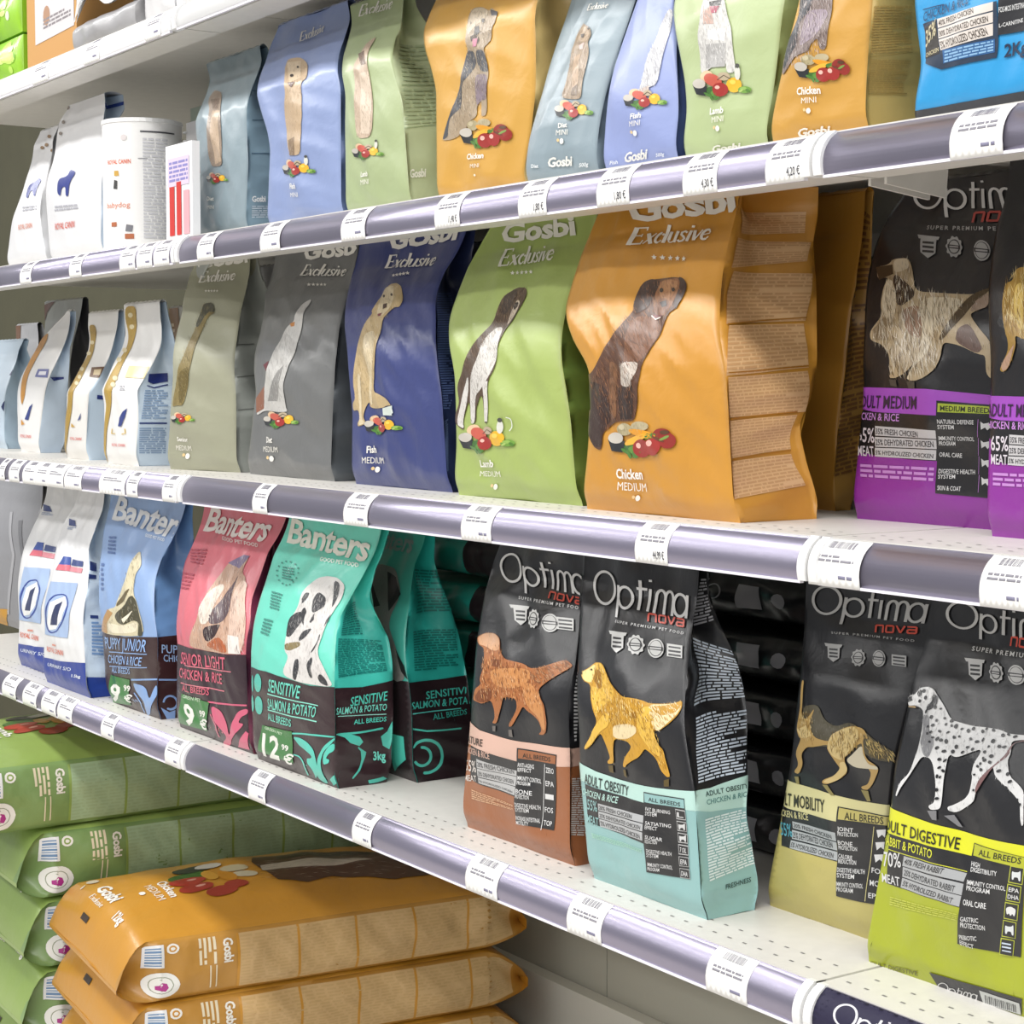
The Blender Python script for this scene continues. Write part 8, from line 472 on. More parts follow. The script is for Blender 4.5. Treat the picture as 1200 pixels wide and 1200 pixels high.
BAGS['s6'] = ({"xl":[-1.5136,-1.5118,-1.509,-1.5061,-1.5028,-1.4985,-1.4942,-1.4906,-1.4906,-1.4906,-1.4906,-1.4906],"xr":[-1.398,-1.3958,-1.3923,-1.3951,-1.402,-1.411,-1.425,-1.4318,-1.4318,-1.4318,-1.4318,-1.4318],"yf":[1.14,1.14,1.14,1.1412,1.1454,1.152,1.1599,1.1684,1.1765,1.1834,1.1882,1.19],"yb":[1.24,1.24,1.24,1.24,1.24,1.24,1.2391,1.2331,1.2236,1.2134,1.2053,1.202],"pin":[0.0,0.0,0.0,0.0,0.0001,0.0029,0.0074,0.0132,0.0199,0.0265,0.0265,0.0265],"z0":0.212,"h":0.285,"w":0.087,"bul":0.01,"amp":0.0022,"seed":46}, dict(base='#93a0d0',side='#4a5a90',back='#93a0d0',f=[["t",4,"#efece4","Gosbi","G",[302,43,624,44,347,74]],["t",4,"#f4f1ea","Fish","b",[456,181,591,180,466,199]],["t",4,"#f0ece2","MINI","n",[435,157,581,155,441,176]],["o",4,"#f4f1ea",[540,131,537,126,529,123,517,122,504,123,491,125,483,129,479,133,482,137,490,140,503,142,516,141,528,139,537,135]],["o",4,"#e8c890",[475,137,474,134,469,133,461,132,452,132,445,134,439,136,437,139,439,141,444,143,452,144,460,143,468,142,473,139]],["t",4,"#e8ecf4","Fish","b",[89,44,207,43,109,55]],["t",4,"#e8ecf4","500g","b",[746,44,856,44,760,55]],["o",2,"#d0d0d4",[946,554,997,542,963,477,862,377,792,300,756,282,549,272,586,310,632,378,736,434]],["p",3,"#e6e6e8",[778,432,945,521,948,477,825,389]],["f",5,["#f0f0f0","#b0b0b8"],80,20,-80,5,[946,554,997,542,963,477,862,377,792,300,756,282,549,272,586,310,632,378,736,434]],["p",3,"#c8b8b0",[469,257,549,277,683,285,683,261,490,251]],["o",4,"#3f6b2c",[632,224,621,218,592,214,552,215,512,218,482,224,472,232,483,237,514,241,555,240,595,237,623,231]],["o",5,"#5f8f3a",[637,220,630,216,612,214,587,214,561,217,543,221,536,225,544,229,563,232,589,232,614,229,631,225]],["o",6,"#4a7a30",[542,217,534,217,519,218,500,221,483,225,472,228,471,231,479,231,495,230,514,227,531,223,541,220]],["o",6,"#4a7a30",[555,206,546,207,537,211,528,216,523,221,523,225,527,227,536,226,546,222,554,217,559,212,559,208]],["o",6,"#4a7a30",[571,207,566,209,565,213,568,217,575,222,583,225,591,225,596,223,597,219,594,215,587,210,579,207]],["o",6,"#4a7a30",[579,206,579,209,586,212,600,215,616,217,630,218,638,217,638,215,631,212,617,209,601,207,587,206]],["o",4,"#e3c29c",[579,264,570,257,544,253,509,253,472,257,445,263,433,271,443,278,470,282,507,282,543,278,570,272]],["o",5,"#c65a48",[650,243,628,238,589,239,544,244,504,252,480,261,479,269,503,274,544,273,590,268,629,260,651,250]],["o",5,"#b9a98e",[723,257,716,252,696,249,668,249,641,252,621,257,614,262,622,267,642,270,670,270,697,267,717,262]],["p",6,"#5a4a38",[616,252,670,261,720,250,725,252,669,264,610,255]],["o",5,"#e8b32c",[817,232,807,223,782,217,749,217,715,221,691,229,683,238,694,247,720,253,754,254,787,250,810,242]],["o",6,"#f4d25a",[768,242,764,239,754,237,742,237,729,238,719,241,716,244,720,247,730,248,743,249,756,247,765,245]],["o",6,"#a02a25",[703,226,693,218,666,213,631,212,595,216,569,224,560,233,571,241,599,246,635,247,670,243,695,235]],["o",7,"#f3b9ac",[634,235,631,233,622,232,611,232,600,233,592,235,589,237,592,239,601,240,612,240,623,239,631,237]],["o",5,"#6e9a3c",[895,217,887,213,866,211,838,211,809,213,788,218,780,222,789,226,811,228,840,228,869,226,888,222]],["o",6,"#8fb457",[859,221,854,219,844,218,829,218,815,220,804,222,801,224,805,226,816,227,831,227,845,226,855,224]],["o",6,"#4f7a2c",[886,210,880,210,870,211,860,213,851,215,847,218,848,220,854,221,864,220,874,218,882,215,887,212]],["o",6,"#a9c46a",[827,220,827,218,822,217,814,215,804,215,796,215,792,216,792,218,797,219,805,221,815,221,823,221]],["p",5,"#25282c",[358,255,508,244,483,222,398,229]],["o",6,"#c6c0b6",[497,251,488,245,463,242,429,242,395,246,368,251,358,258,367,263,393,266,428,266,463,262,488,257]],["F",2.5,"#d0d0d4",72,15,-74,4,[946,554,997,542,963,477,862,377,792,300,756,282,549,272,586,310,632,378,736,434]]],r=[]))
BAGS['s7'] = ({"xl":[-1.386,-1.3838,-1.3803,-1.3831,-1.39,-1.399,-1.4094,-1.4118,-1.4118,-1.4118,-1.4118,-1.4118],"xr":[-1.2697,-1.2653,-1.2582,-1.253,-1.2493,-1.2457,-1.2452,-1.2452,-1.2452,-1.2452,-1.2452,-1.2452],"yf":[1.14,1.14,1.14,1.14,1.14,1.1412,1.1474,1.1572,1.1684,1.179,1.1869,1.19],"yb":[1.23,1.23,1.23,1.23,1.23,1.23,1.2293,1.2249,1.2179,1.2104,1.2044,1.202],"pin":[0.0,0.0,0.0,0.0,0.0001,0.0029,0.0074,0.0132,0.0199,0.0275,0.0359,0.045],"z0":0.212,"h":0.285,"w":0.15,"bul":0.01,"amp":0.0022,"seed":47}, dict(base='#b3c290',side='#93a474',back='#b3c290',f=[["t",4,"#efece4","Gosbi","G",[351,30,688,26,385,50]],["t",4,"#f4f1ea","Lamb","b",[349,148,530,144,349,169]],["t",4,"#f0ece2","MINI","n",[383,121,538,118,382,140]],["o",4,"#f4f1ea",[498,97,495,93,488,91,477,89,465,90,455,92,447,96,444,100,446,104,453,106,464,108,476,107,487,105,495,101]],["o",4,"#e8c890",[440,103,439,101,435,99,428,99,420,99,414,100,409,102,407,105,408,107,412,109,419,109,426,109,433,108,438,106]],["o",2,"#d6d4d0",[360,550,452,552,536,508,560,448,607,400,618,333,639,267,550,267,538,312,325,287,253,287,275,359,279,416,323,452]],["p",3,"#c8a698",[359,490,423,496,440,436,357,443]],["p",3,"#eeecea",[387,418,552,415,532,373,380,390]],["p",3,"#aeacaa",[357,375,547,366,535,290,329,298]],["p",4,"#b0586a",[415,496,494,491,465,471,428,473]],["p",5,"#3a3634",[405,512,505,511,501,494,415,498]],["f",5,["#f4f2f0","#a8a6a4","#c8c6c4"],150,20,-80,5,[360,550,452,552,536,508,560,448,607,400,618,333,639,267,550,267,538,312,325,287,253,287,275,359,279,416,323,452]],["o",4,"#3f6b2c",[481,212,468,204,432,200,382,201,331,206,294,214,282,224,297,232,336,236,386,235,434,230,469,221]],["o",5,"#5f8f3a",[488,208,480,203,457,200,425,200,393,203,370,209,362,215,371,220,395,223,426,223,457,220,480,214]],["o",6,"#4a7a30",[369,205,359,204,339,206,316,210,295,215,282,220,280,223,291,223,311,221,334,217,355,212,367,208]],["o",6,"#4a7a30",[386,190,375,191,363,196,351,203,345,209,345,215,351,217,361,215,373,211,384,204,391,197,391,192]],["o",6,"#4a7a30",[406,190,400,193,398,198,401,204,410,210,420,214,430,215,436,212,438,207,435,201,427,195,416,191]],["o",6,"#4a7a30",[417,190,416,193,425,197,442,201,461,204,479,205,489,204,490,201,481,197,465,193,445,190,427,189]],["o",4,"#e3c29c",[419,266,406,257,375,252,332,252,290,257,260,266,251,277,266,285,300,290,342,290,382,285,410,276]],["o",5,"#c65a48",[501,237,474,232,427,232,373,239,326,250,301,263,304,273,333,279,381,278,433,271,477,260,502,247]],["o",5,"#b9a98e",[588,255,579,249,555,246,523,246,490,250,467,256,459,263,469,269,493,273,525,272,557,269,580,262]],["p",6,"#5a4a38",[460,251,525,262,585,247,590,249,524,264,455,253]],["o",5,"#e8b32c",[707,222,698,211,669,203,627,202,585,208,553,219,542,231,554,243,584,250,625,251,665,245,695,235]],["o",6,"#f4d25a",[644,235,640,231,629,229,613,229,597,231,585,235,581,239,585,242,597,244,613,244,628,242,640,239]],["o",6,"#a02a25",[568,215,557,204,525,198,481,197,436,203,403,213,392,225,405,236,439,242,483,242,526,237,557,227]],["o",7,"#f3b9ac",[482,227,478,225,468,223,454,223,441,225,431,227,427,231,431,233,442,235,455,235,469,233,478,230]],["o",5,"#6e9a3c",[812,202,804,197,778,194,742,194,704,198,676,203,665,210,674,215,701,217,738,217,774,213,801,208]],["o",6,"#8fb457",[763,208,759,205,746,204,728,204,709,206,695,209,690,212,694,214,708,216,726,216,744,214,758,211]],["o",6,"#4f7a2c",[803,193,796,193,783,194,769,197,757,200,750,204,751,207,758,207,771,206,785,203,797,200,803,196]],["o",6,"#a9c46a",[724,206,725,204,719,202,710,200,698,199,688,200,682,201,681,204,687,206,697,207,708,208,718,208]],["o",5,"#d8d8ce",[692,260,688,249,678,242,663,240,647,243,635,252,631,264,635,275,647,282,661,285,676,281,687,272]],["o",6,"#4a4a44",[685,283,682,280,673,277,661,277,650,279,641,282,638,286,641,290,650,292,662,292,673,290,682,287]],["p",5,"#25282c",[149,256,330,240,295,211,188,222]],["o",6,"#c6c0b6",[317,249,304,242,274,238,232,239,190,243,160,251,151,260,166,266,199,270,241,269,281,265,308,257]],["F",2.5,"#d6d4d0",107,15,-74,4,[360,550,452,552,536,508,560,448,607,400,618,333,639,267,550,267,538,312,325,287,253,287,275,359,279,416,323,452]]],r=[]))
BAGS['s8'] = ({"xl":[-1.2577,-1.2533,-1.2462,-1.2374,-1.2278,-1.2202,-1.2202,-1.2202,-1.2202,-1.2202,-1.2202,-1.2202],"xr":[-1.1375,-1.1366,-1.1353,-1.1332,-1.1304,-1.1295,-1.1295,-1.1295,-1.1295,-1.1295,-1.1295,-1.1295],"yf":[1.135,1.135,1.135,1.135,1.135,1.1362,1.1424,1.1522,1.1634,1.174,1.1819,1.185],"yb":[1.23,1.23,1.23,1.23,1.23,1.23,1.2292,1.224,1.2157,1.2069,1.1999,1.197],"pin":[0.0,0.0,0.0,0.0,0.0001,0.0029,0.0074,0.0132,0.0199,0.0275,0.0359,0.0408],"z0":0.212,"h":0.285,"w":0.099,"bul":0.01,"amp":0.0022,"seed":48}, dict(base='#cb9a46',side='#cdae66',back='#cb9a46',f=[["t",4,"#efece4","Gosbi","G",[289,32,627,26,324,55]],["t",4,"#f4f1ea","Chicken","b",[293,155,567,146,288,177]],["t",4,"#f0ece2","MINI","n",[357,126,520,122,356,144]],["o",4,"#f4f1ea",[463,99,460,96,454,93,444,92,433,93,424,95,416,98,414,102,416,105,422,108,432,109,443,109,453,107,460,103]],["o",4,"#e8c890",[411,105,409,103,405,101,399,101,392,101,386,102,382,104,380,107,381,109,385,110,391,111,398,111,404,109,409,107]],["o",2,"#8a7a74",[75,474,553,445,589,384,587,330,589,271,518,275,486,311,412,295,403,276,226,271,166,254,62,225,38,232,20,308,154,364,159,408]],["o",3,"#3e4046",[39,467,310,449,305,399,172,372,218,306,157,289,55,231,20,308,153,388]],["o",3,"#a0909c",[250,402,565,390,480,321,382,307,254,294]],["f",5,["#b8a8a4","#6a5c5a","#d0c4c0"],140,20,-70,5,[82,468,557,440,586,276,80,234,154,364]],["o",4,"#3f6b2c",[577,199,567,193,537,189,492,189,445,193,408,201,392,209,401,216,434,220,481,219,528,215,563,208]],["o",5,"#5f8f3a",[584,196,578,191,558,189,530,189,501,191,478,196,468,202,474,206,495,209,524,209,553,206,575,201]],["o",6,"#4a7a30",[479,192,470,192,452,193,430,197,408,201,394,205,391,208,401,208,419,207,442,203,463,199,477,195]],["o",6,"#4a7a30",[498,180,489,181,476,185,464,191,456,197,453,201,458,203,468,202,480,198,493,192,501,186,503,181]],["o",6,"#4a7a30",[516,180,510,182,507,187,508,192,513,198,521,201,530,202,537,199,540,195,539,189,533,184,525,180]],["o",6,"#4a7a30",[526,179,524,182,531,186,545,189,562,192,577,193,586,192,588,189,581,186,567,182,550,180,535,179]],["o",4,"#b3a680",[495,246,488,239,461,235,420,235,376,240,340,247,323,255,330,262,360,266,403,266,447,261,481,254]],["o",5,"#c9bd9c",[416,255,413,252,401,250,384,250,365,252,350,256,343,259,346,262,358,264,376,264,395,262,409,259]],["o",4,"#b5a886",[636,246,628,240,602,237,564,238,524,241,492,247,478,254,487,259,514,262,554,261,594,258,624,252]],["o",5,"#e39a22",[713,217,695,215,649,218,586,224,523,232,475,241,459,246,480,248,531,245,596,239,658,231,700,223]],["o",5,"#f0b43a",[633,228,627,223,596,217,547,213,493,211,448,212,426,215,432,220,465,226,516,230,570,232,613,231]],["o",5,"#4a7a31",[751,217,743,213,718,212,683,212,646,215,618,220,606,224,615,228,642,229,678,229,714,226,741,222]],["o",7,"#6b3a26",[779,203,770,203,751,205,726,209,701,213,684,217,679,220,688,220,708,218,734,214,758,210,774,206]],["o",7,"#7d9a4a",[809,216,807,214,797,212,781,209,763,208,749,208,741,209,743,211,753,213,769,216,787,217,801,217]],["o",5,"#8f2a22",[825,213,817,204,792,198,756,197,717,202,688,210,674,221,682,230,709,236,746,237,785,232,813,224]],["o",6,"#932c24",[859,202,853,193,832,188,802,187,771,191,747,198,736,208,743,217,764,222,795,223,827,219,850,211]],["o",6,"#9a2a24",[669,195,661,185,634,178,595,177,554,182,521,192,507,203,514,213,542,220,583,220,625,216,656,206]],["o",6,"#a2302a",[756,194,749,184,725,178,690,177,654,182,626,190,613,201,621,210,646,216,681,217,718,213,745,204]],["o",7,"#f3b9ac",[588,205,585,202,577,200,564,200,551,202,541,205,537,208,539,211,548,213,560,213,573,212,583,209]],["o",7,"#f3b9ac",[684,206,682,202,674,200,662,200,650,202,640,204,636,208,638,211,646,213,658,213,671,212,680,209]],["o",7,"#5a3a22",[806,224,802,222,790,221,773,221,756,222,743,225,737,227,741,230,754,231,771,231,788,229,801,227]],["p",5,"#25282c",[247,236,426,224,410,198,310,207]],["o",6,"#c6c0b6",[408,231,401,225,375,221,337,222,295,226,261,232,244,240,251,246,279,249,320,249,362,245,394,238]],["F",2.5,"#8a7a74",136,15,-74,4,[75,474,553,445,589,384,587,330,589,271,518,275,486,311,412,295,403,276,226,271,166,254,62,225,38,232,20,308,154,364,159,408]],["F",3.5,"#3e4046",53,15,-74,4,[39,467,310,449,305,399,172,372,218,306,157,289,55,231,20,308,153,388]],["F",3.5,"#a0909c",43,15,-74,4,[250,402,565,390,480,321,382,307,254,294]],["F",4.5,"#b3a680",10,15,-74,4,[495,246,488,239,461,235,420,235,376,240,340,247,323,255,330,262,360,266,403,266,447,261,481,254]]],r=[["p",3,"#a98a48",[12,230,523,259,521,261,10,232]],["p",3,"#a98a48",[20,122,521,137,520,140,19,125]],["l",3,"#bd9a54",16,[19,128,483,141,529,239,29,227]],["l",3,"#bd9a54",18,[26,240,521,264,500,397,11,378]]]))
BAGS['s9'] = ({"xl":[-1.0885,-1.0836,-1.0786,-1.0825,-1.0864,-1.0866,-1.0866,-1.0866,-1.0866,-1.0866,-1.0866,-1.0866],"xr":[-0.9298,-0.9268,-0.9213,-0.9242,-0.9271,-0.9285,-0.9285,-0.9285,-0.9285,-0.9285,-0.9285,-0.9285],"yf":[1.14,1.14,1.14,1.14,1.14,1.1409,1.1459,1.1537,1.1627,1.1712,1.1775,1.18],"yb":[1.24,1.24,1.24,1.24,1.24,1.24,1.2389,1.2312,1.2193,1.2064,1.1962,1.192],"pin":[0.0,0.0,0.0,0.0,0.0001,0.0029,0.0074,0.0132,0.0199,0.0275,0.0359,0.045],"z0":0.212,"h":0.285,"w":0.158,"bul":0.01,"amp":0.0022,"seed":49}, dict(base='#2f9ad6',side='#2f9ad6',back='#2f9ad6',f=[["p",0,"#34343a",[0,53,373,54,1000,58,1000,0,0,0]],["t",4,"#1c3f66","CHICKEN & RICE","c",[68,299,400,318,80,326]],["p",3,"#1c3f66",[76,332,226,332,225,335,74,335]],["p",2,"#26354a",[61,294,583,307,550,156,180,153,57,179,71,269]],["p",3,"#2c2620",[76,282,160,290,166,198,57,192]],["t",4,"#cfc4a0","35%","c",[67,224,152,255,82,272]],["t",4,"#cfc4a0","CHICKEN","c",[63,196,163,205,64,208]],["p",3,"#d9d0c8",[171,297,562,307,555,284,171,271]],["t",4,"#4a4038","40% FRESH CHICKEN","c",[179,276,435,287,176,292]],["p",3,"#d9d0c8",[172,268,554,280,545,252,168,240]],["t",4,"#4a4038","30% DEHYDRATED CHICKEN","c",[176,245,520,256,176,262]],["p",3,"#d9d0c8",[168,237,544,249,533,217,176,206]],["t",4,"#4a4038","5% HYDROLIZED CHICKEN","c",[184,210,507,221,172,232]],["p",3,"#2b5d94",[189,206,541,207,537,171,194,168]],["l",4,"#8ab4d8",4,[202,168,529,174,533,205,205,203]],["p",3,"#26262a",[594,309,778,307,753,214,561,215]],["t",4,"#d8d8d8","FOS-MOS INTESTINAL HEALTH","c",[587,275,822,275,591,290]],["t",4,"#d8d8d8","L-CARNITINE","c",[575,235,721,238,579,246]],["t",3,"#1c2c48","2Kg","b",[594,154,739,155,591,189]]],r=[]))
BAGS['qa'] = ({"xl":[-3.3302,-3.3278,-3.3163,-3.3047,-3.2932,-3.2817,-3.279,-3.2865,-3.2941,-3.3016,-3.3091,-3.281],"xr":[-3.1297,-3.1311,-3.1389,-3.1466,-3.1544,-3.1622,-3.17,-3.1777,-3.1878,-3.1994,-3.211,-3.1882],"yf":[1.14,1.14,1.14,1.14,1.1412,1.1462,1.1541,1.1635,1.1731,1.1816,1.1877,1.19],"yb":[1.23,1.23,1.23,1.23,1.23,1.23,1.2293,1.2249,1.2179,1.2104,1.2044,1.202],"pin":[0.0,0.0,0.0,0.0,0.0001,0.0029,0.0074,0.0132,0.0199,0.0275,0.0359,0.0418],"z0":0.212,"h":0.25,"w":0.134,"bul":0.01,"amp":0.001,"seed":51}, dict(base='#e8e8ea',side='#e8e8ea',back='#e8e8ea',f=[["o",3,"#2b3a88",[532,490,456,577,721,599,827,626,927,601,853,541,867,488,806,490,711,540,639,517,642,480]],["t",3,"#d88a70","ROYAL CANIN","c",[411,267,830,265,411,303]],["l",3,"#b4b4bc",2,[536,388,951,386,942,423,483,430]],["p",3,"#9a7a58",[804,879,772,869,689,870,618,881,610,894,673,899,760,892]],["p",3,"#9a7a58",[847,937,843,928,756,929,650,939,600,951,648,956,760,949]],["p",3,"#9a7a58",[1000,821,1000,811,1000,812,959,821,949,834,991,840,1000,834]],["p",3,"#9a7a58",[593,867,592,855,511,856,404,869,395,882,459,887,546,880]]],r=[]))
BAGS['qb'] = ({"xl":[-3.0809,-3.0809,-3.0846,-3.0884,-3.0922,-3.096,-3.0998,-3.1036,-3.121,-3.1409,-3.1499,-3.1086],"xr":[-2.8474,-2.8466,-2.8445,-2.8424,-2.8403,-2.8382,-2.8361,-2.8691,-2.9037,-2.9272,-2.9379,-2.9467],"yf":[1.13,1.13,1.13,1.13,1.13,1.1312,1.1374,1.1472,1.1584,1.169,1.1769,1.18],"yb":[1.1443,1.1443,1.1444,1.1444,1.1445,1.1445,1.1494,1.1596,1.1759,1.1922,1.2116,1.213],"pin":[0.0,0.0,0.0,0.0,0.0001,0.0029,0.0074,0.0132,0.0199,0.0275,0.0359,0.045],"z0":0.212,"h":0.275,"w":0.231,"bul":0.01,"amp":0.001,"seed":52}, dict(base='#e8e8ea',side='#c4d6ea',back='#e8e8ea',f=[["p",3,"#8a7f78",[161,895,151,886,114,887,79,897,71,909,96,913,139,907]],["p",3,"#8a7f78",[74,980,78,972,31,973,0,982,0,993,0,997,25,991]],["p",3,"#8a7f78",[357,1000,323,1000,273,1000,257,1000,273,1000,307,1000,340,1000]],["p",3,"#8a7f78",[123,1000,90,1000,40,1000,23,1000,23,1000,73,1000,107,1000]],["p",3,"#8a7f78",[166,817,157,808,116,809,73,821,63,833,92,837,137,830]],["o",3,"#2b3a88",[330,404,335,491,492,494,509,536,627,508,537,456,516,372,475,375,477,435,414,432,384,382]],["t",3,"#d8604a","ROYAL CANIN","c",[205,190,588,183,221,229]],["l",3,"#b4b4bc",2,[245,297,676,284,658,319,257,337]]],r=[["p",3,"#2b4496",[0,910,566,919,972,934,995,956,591,943,0,937]]]))
BAGS['ha'] = ({"xl":[-4.2481,-4.2482,-4.2483,-4.2485,-4.2486,-4.2488,-4.2489,-4.249,-4.2392,-4.2264,-4.2241,-4.2241],"xr":[-3.7236,-3.719,-3.7117,-3.7044,-3.6971,-3.6898,-3.6892,-3.6931,-3.697,-3.7143,-3.7335,-3.7335],"yf":[1.3,1.3,1.3,1.3,1.3,1.3,1.304,1.3133,1.3253,1.3372,1.3464,1.35],"yb":[1.4,1.4,1.4,1.4,1.4,1.4,1.3991,1.3931,1.3836,1.3734,1.3653,1.362],"pin":[0.0,0.0,0.0,0.0,0.0001,0.0029,0.0074,0.0132,0.0199,0.0275,0.0359,0.045],"z0":-0.515,"h":0.338,"w":0.533,"bul":0.01,"amp":0.001,"seed":53}, dict(base='#98989c',side='#98989c',back='#98989c',f=[["p",2,"#d39a2a",[496,78,812,118,755,0,423,0]],["p",2,"#b4b4b8",[701,722,840,473,795,82,825,86,866,475,728,725]],["p",2,"#7c7c80",[821,680,954,433,937,51,977,56,983,437,853,685]]],r=[]))
BAGS['rd'] = ({"xl":[-3.8211,-3.8222,-3.8234,-3.8246,-3.8257,-3.8269,-3.8281,-3.8292,-3.8281,-3.8249,-3.8217,-3.8185],"xr":[-3.6591,-3.6573,-3.6554,-3.6535,-3.6516,-3.6497,-3.6478,-3.6495,-3.6559,-3.6623,-3.6687,-3.6494],"yf":[1.24,1.24,1.24,1.24,1.24,1.24,1.2432,1.2507,1.2602,1.2698,1.2771,1.28],"yb":[1.32,1.32,1.32,1.32,1.32,1.32,1.3193,1.3149,1.3079,1.3004,1.2944,1.292],"pin":[0.0,0.0,0.0,0.0,0.0001,0.0029,0.0074,0.0132,0.0199,0.0275,0.0359,0.045],"z0":-0.128,"h":0.22,"w":0.17,"bul":0.01,"amp":0.001,"seed":54}, dict(base='#c4d4e2',side='#b4cadc',back='#c4d4e2',f=[["p",3,"#5a6080",[971,676,1000,733,1000,675]],["p",3,"#2b3660",[949,388,1000,446,991,346]]],r=[]))
BAGS['re'] = ({"xl":[-3.9507,-3.9518,-3.9528,-3.9539,-3.9549,-3.956,-3.957,-3.9581,-3.9594,-3.9656,-3.9718,-3.978],"xr":[-3.7999,-3.8012,-3.8029,-3.8046,-3.8063,-3.808,-3.8097,-3.8114,-3.8141,-3.8243,-3.8344,-3.8445],"yf":[1.36,1.36,1.36,1.36,1.36,1.36,1.3605,1.3637,1.3686,1.374,1.3783,1.38],"yb":[1.43,1.43,1.43,1.43,1.43,1.43,1.4291,1.4231,1.4136,1.4034,1.3953,1.392],"pin":[0.0,0.0,0.0,0.0,0.0001,0.0029,0.0074,0.0132,0.0199,0.0275,0.0359,0.045],"z0":-0.128,"h":0.26,"w":0.146,"bul":0.01,"amp":0.001,"seed":55}, dict(base='#a4a4a6',side='#a4a4a6',back='#a4a4a6',f=[["p",2,"#6b4a30",[0,1000,221,1000,184,749,0,750]]],r=[]))
BAGS['rf'] = ({"xl":[-3.6756,-3.6765,-3.6778,-3.6792,-3.6805,-3.6818,-3.6831,-3.686,-3.6934,-3.7008,-3.7083,-3.7157],"xr":[-3.5205,-3.5207,-3.5212,-3.5216,-3.522,-3.5224,-3.5229,-3.5233,-3.5231,-3.5158,-3.5084,-3.501],"yf":[1.33,1.33,1.33,1.33,1.33,1.33,1.3305,1.3337,1.3386,1.344,1.3483,1.35],"yb":[1.41,1.41,1.41,1.41,1.41,1.41,1.4089,1.4012,1.3893,1.3764,1.3662,1.362],"pin":[0.0,0.0,0.0,0.0,0.0001,0.0029,0.0074,0.0132,0.0199,0.0275,0.0359,0.045],"z0":-0.128,"h":0.3,"w":0.17,"bul":0.01,"amp":0.001,"seed":56}, dict(base='#8f9088',side='#5a5a5e',back='#8f9088',f=[["p",2,"#5b3a26",[0,985,202,1000,282,1000,54,928,0,865]]],r=[]))
BAGS['rg'] = ({"xl":[-3.4428,-3.4396,-3.4317,-3.4238,-3.416,-3.4081,-3.4002,-3.3924,-3.3876,-3.3887,-3.3898,-3.3909],"xr":[-3.2962,-3.2968,-3.2995,-3.3022,-3.3049,-3.3075,-3.3102,-3.3129,-3.3178,-3.3263,-3.3348,-3.3433],"yf":[1.36,1.36,1.36,1.36,1.36,1.36,1.3605,1.3637,1.3686,1.374,1.3783,1.38],"yb":[1.43,1.43,1.43,1.43,1.43,1.43,1.4291,1.4231,1.4136,1.4034,1.3953,1.392],"pin":[0.0,0.0,0.0,0.0,0.0001,0.0029,0.0074,0.0132,0.0199,0.0275,0.0248,0.0214],"z0":-0.128,"h":0.26,"w":0.097,"bul":0.01,"amp":0.001,"seed":57}, dict(base='#98989c',side='#98989c',back='#98989c',f=[],r=[]))
BAGS['rh'] = ({"xl":[-2.9567,-2.9572,-2.9582,-2.9592,-2.9602,-2.9612,-2.9623,-2.9633,-2.9684,-2.9757,-2.9829,-2.9902],"xr":[-2.8544,-2.8547,-2.8557,-2.8567,-2.8577,-2.8587,-2.8597,-2.8607,-2.8682,-2.8784,-2.8887,-2.8985],"yf":[1.29,1.29,1.29,1.29,1.29,1.29,1.2905,1.2937,1.2986,1.304,1.3083,1.31],"yb":[1.36,1.36,1.36,1.36,1.36,1.36,1.3591,1.3531,1.3436,1.3334,1.3253,1.322],"pin":[0.0,0.0,0.0,0.0,0.0001,0.0029,0.0074,0.0132,0.0199,0.0275,0.0359,0.0413],"z0":-0.128,"h":0.262,"w":0.1,"bul":0.01,"amp":0.001,"seed":58}, dict(base='#b9b7b0',side='#b9b7b0',back='#b9b7b0',f=[["p",2,"#8a6a48",[0,1000,429,1000,389,616,20,638]],["l",3,"#c8b8a0",6,[197,678,394,677,193,906,18,908]]],r=[]))
BAGS['be'] = ({"xl":[-2.7775,-2.777,-2.7765,-2.776,-2.7754,-2.7749,-2.7744,-2.7737,-2.7714,-2.7691,-2.7667,-2.7644],"xr":[-2.5534,-2.5547,-2.5568,-2.5589,-2.561,-2.5631,-2.5652,-2.5705,-2.586,-2.6016,-2.6171,-2.6327],"yf":[1.31,1.31,1.31,1.31,1.31,1.31,1.3132,1.3207,1.3302,1.3398,1.3471,1.35],"yb":[1.41,1.41,1.41,1.41,1.41,1.41,1.4089,1.4012,1.3893,1.3764,1.3662,1.362],"pin":[0.0,0.0,0.0,0.0,0.0001,0.0029,0.0074,0.0132,0.0199,0.0275,0.0359,0.045],"z0":-0.128,"h":0.32,"w":0.196,"bul":0.01,"amp":0.0022,"seed":59}, dict(base='#5a5a5a',side='#5a5a5a',back='#5a5a5a',f=[],r=[]))
BAGS['bf'] = ({"xl":[-2.2376,-2.2355,-2.2335,-2.2314,-2.2294,-2.2274,-2.2253,-2.225,-2.2266,-2.2282,-2.2298,-2.2314],"xr":[-2.0179,-2.02,-2.0227,-2.0254,-2.0281,-2.0309,-2.0336,-2.0375,-2.0423,-2.0471,-2.0519,-2.0567],"yf":[1.33,1.33,1.33,1.33,1.33,1.33,1.3332,1.3407,1.3502,1.3598,1.3671,1.37],"yb":[1.43,1.43,1.43,1.43,1.43,1.43,1.4289,1.4212,1.4093,1.3964,1.3862,1.382],"pin":[0.0,0.0,0.0,0.0,0.0001,0.0029,0.0074,0.0132,0.0199,0.0275,0.0359,0.045],"z0":-0.128,"h":0.32,"w":0.196,"bul":0.01,"amp":0.0022,"seed":60}, dict(base='#22283f',side='#22283f',back='#22283f',f=[],r=[]))
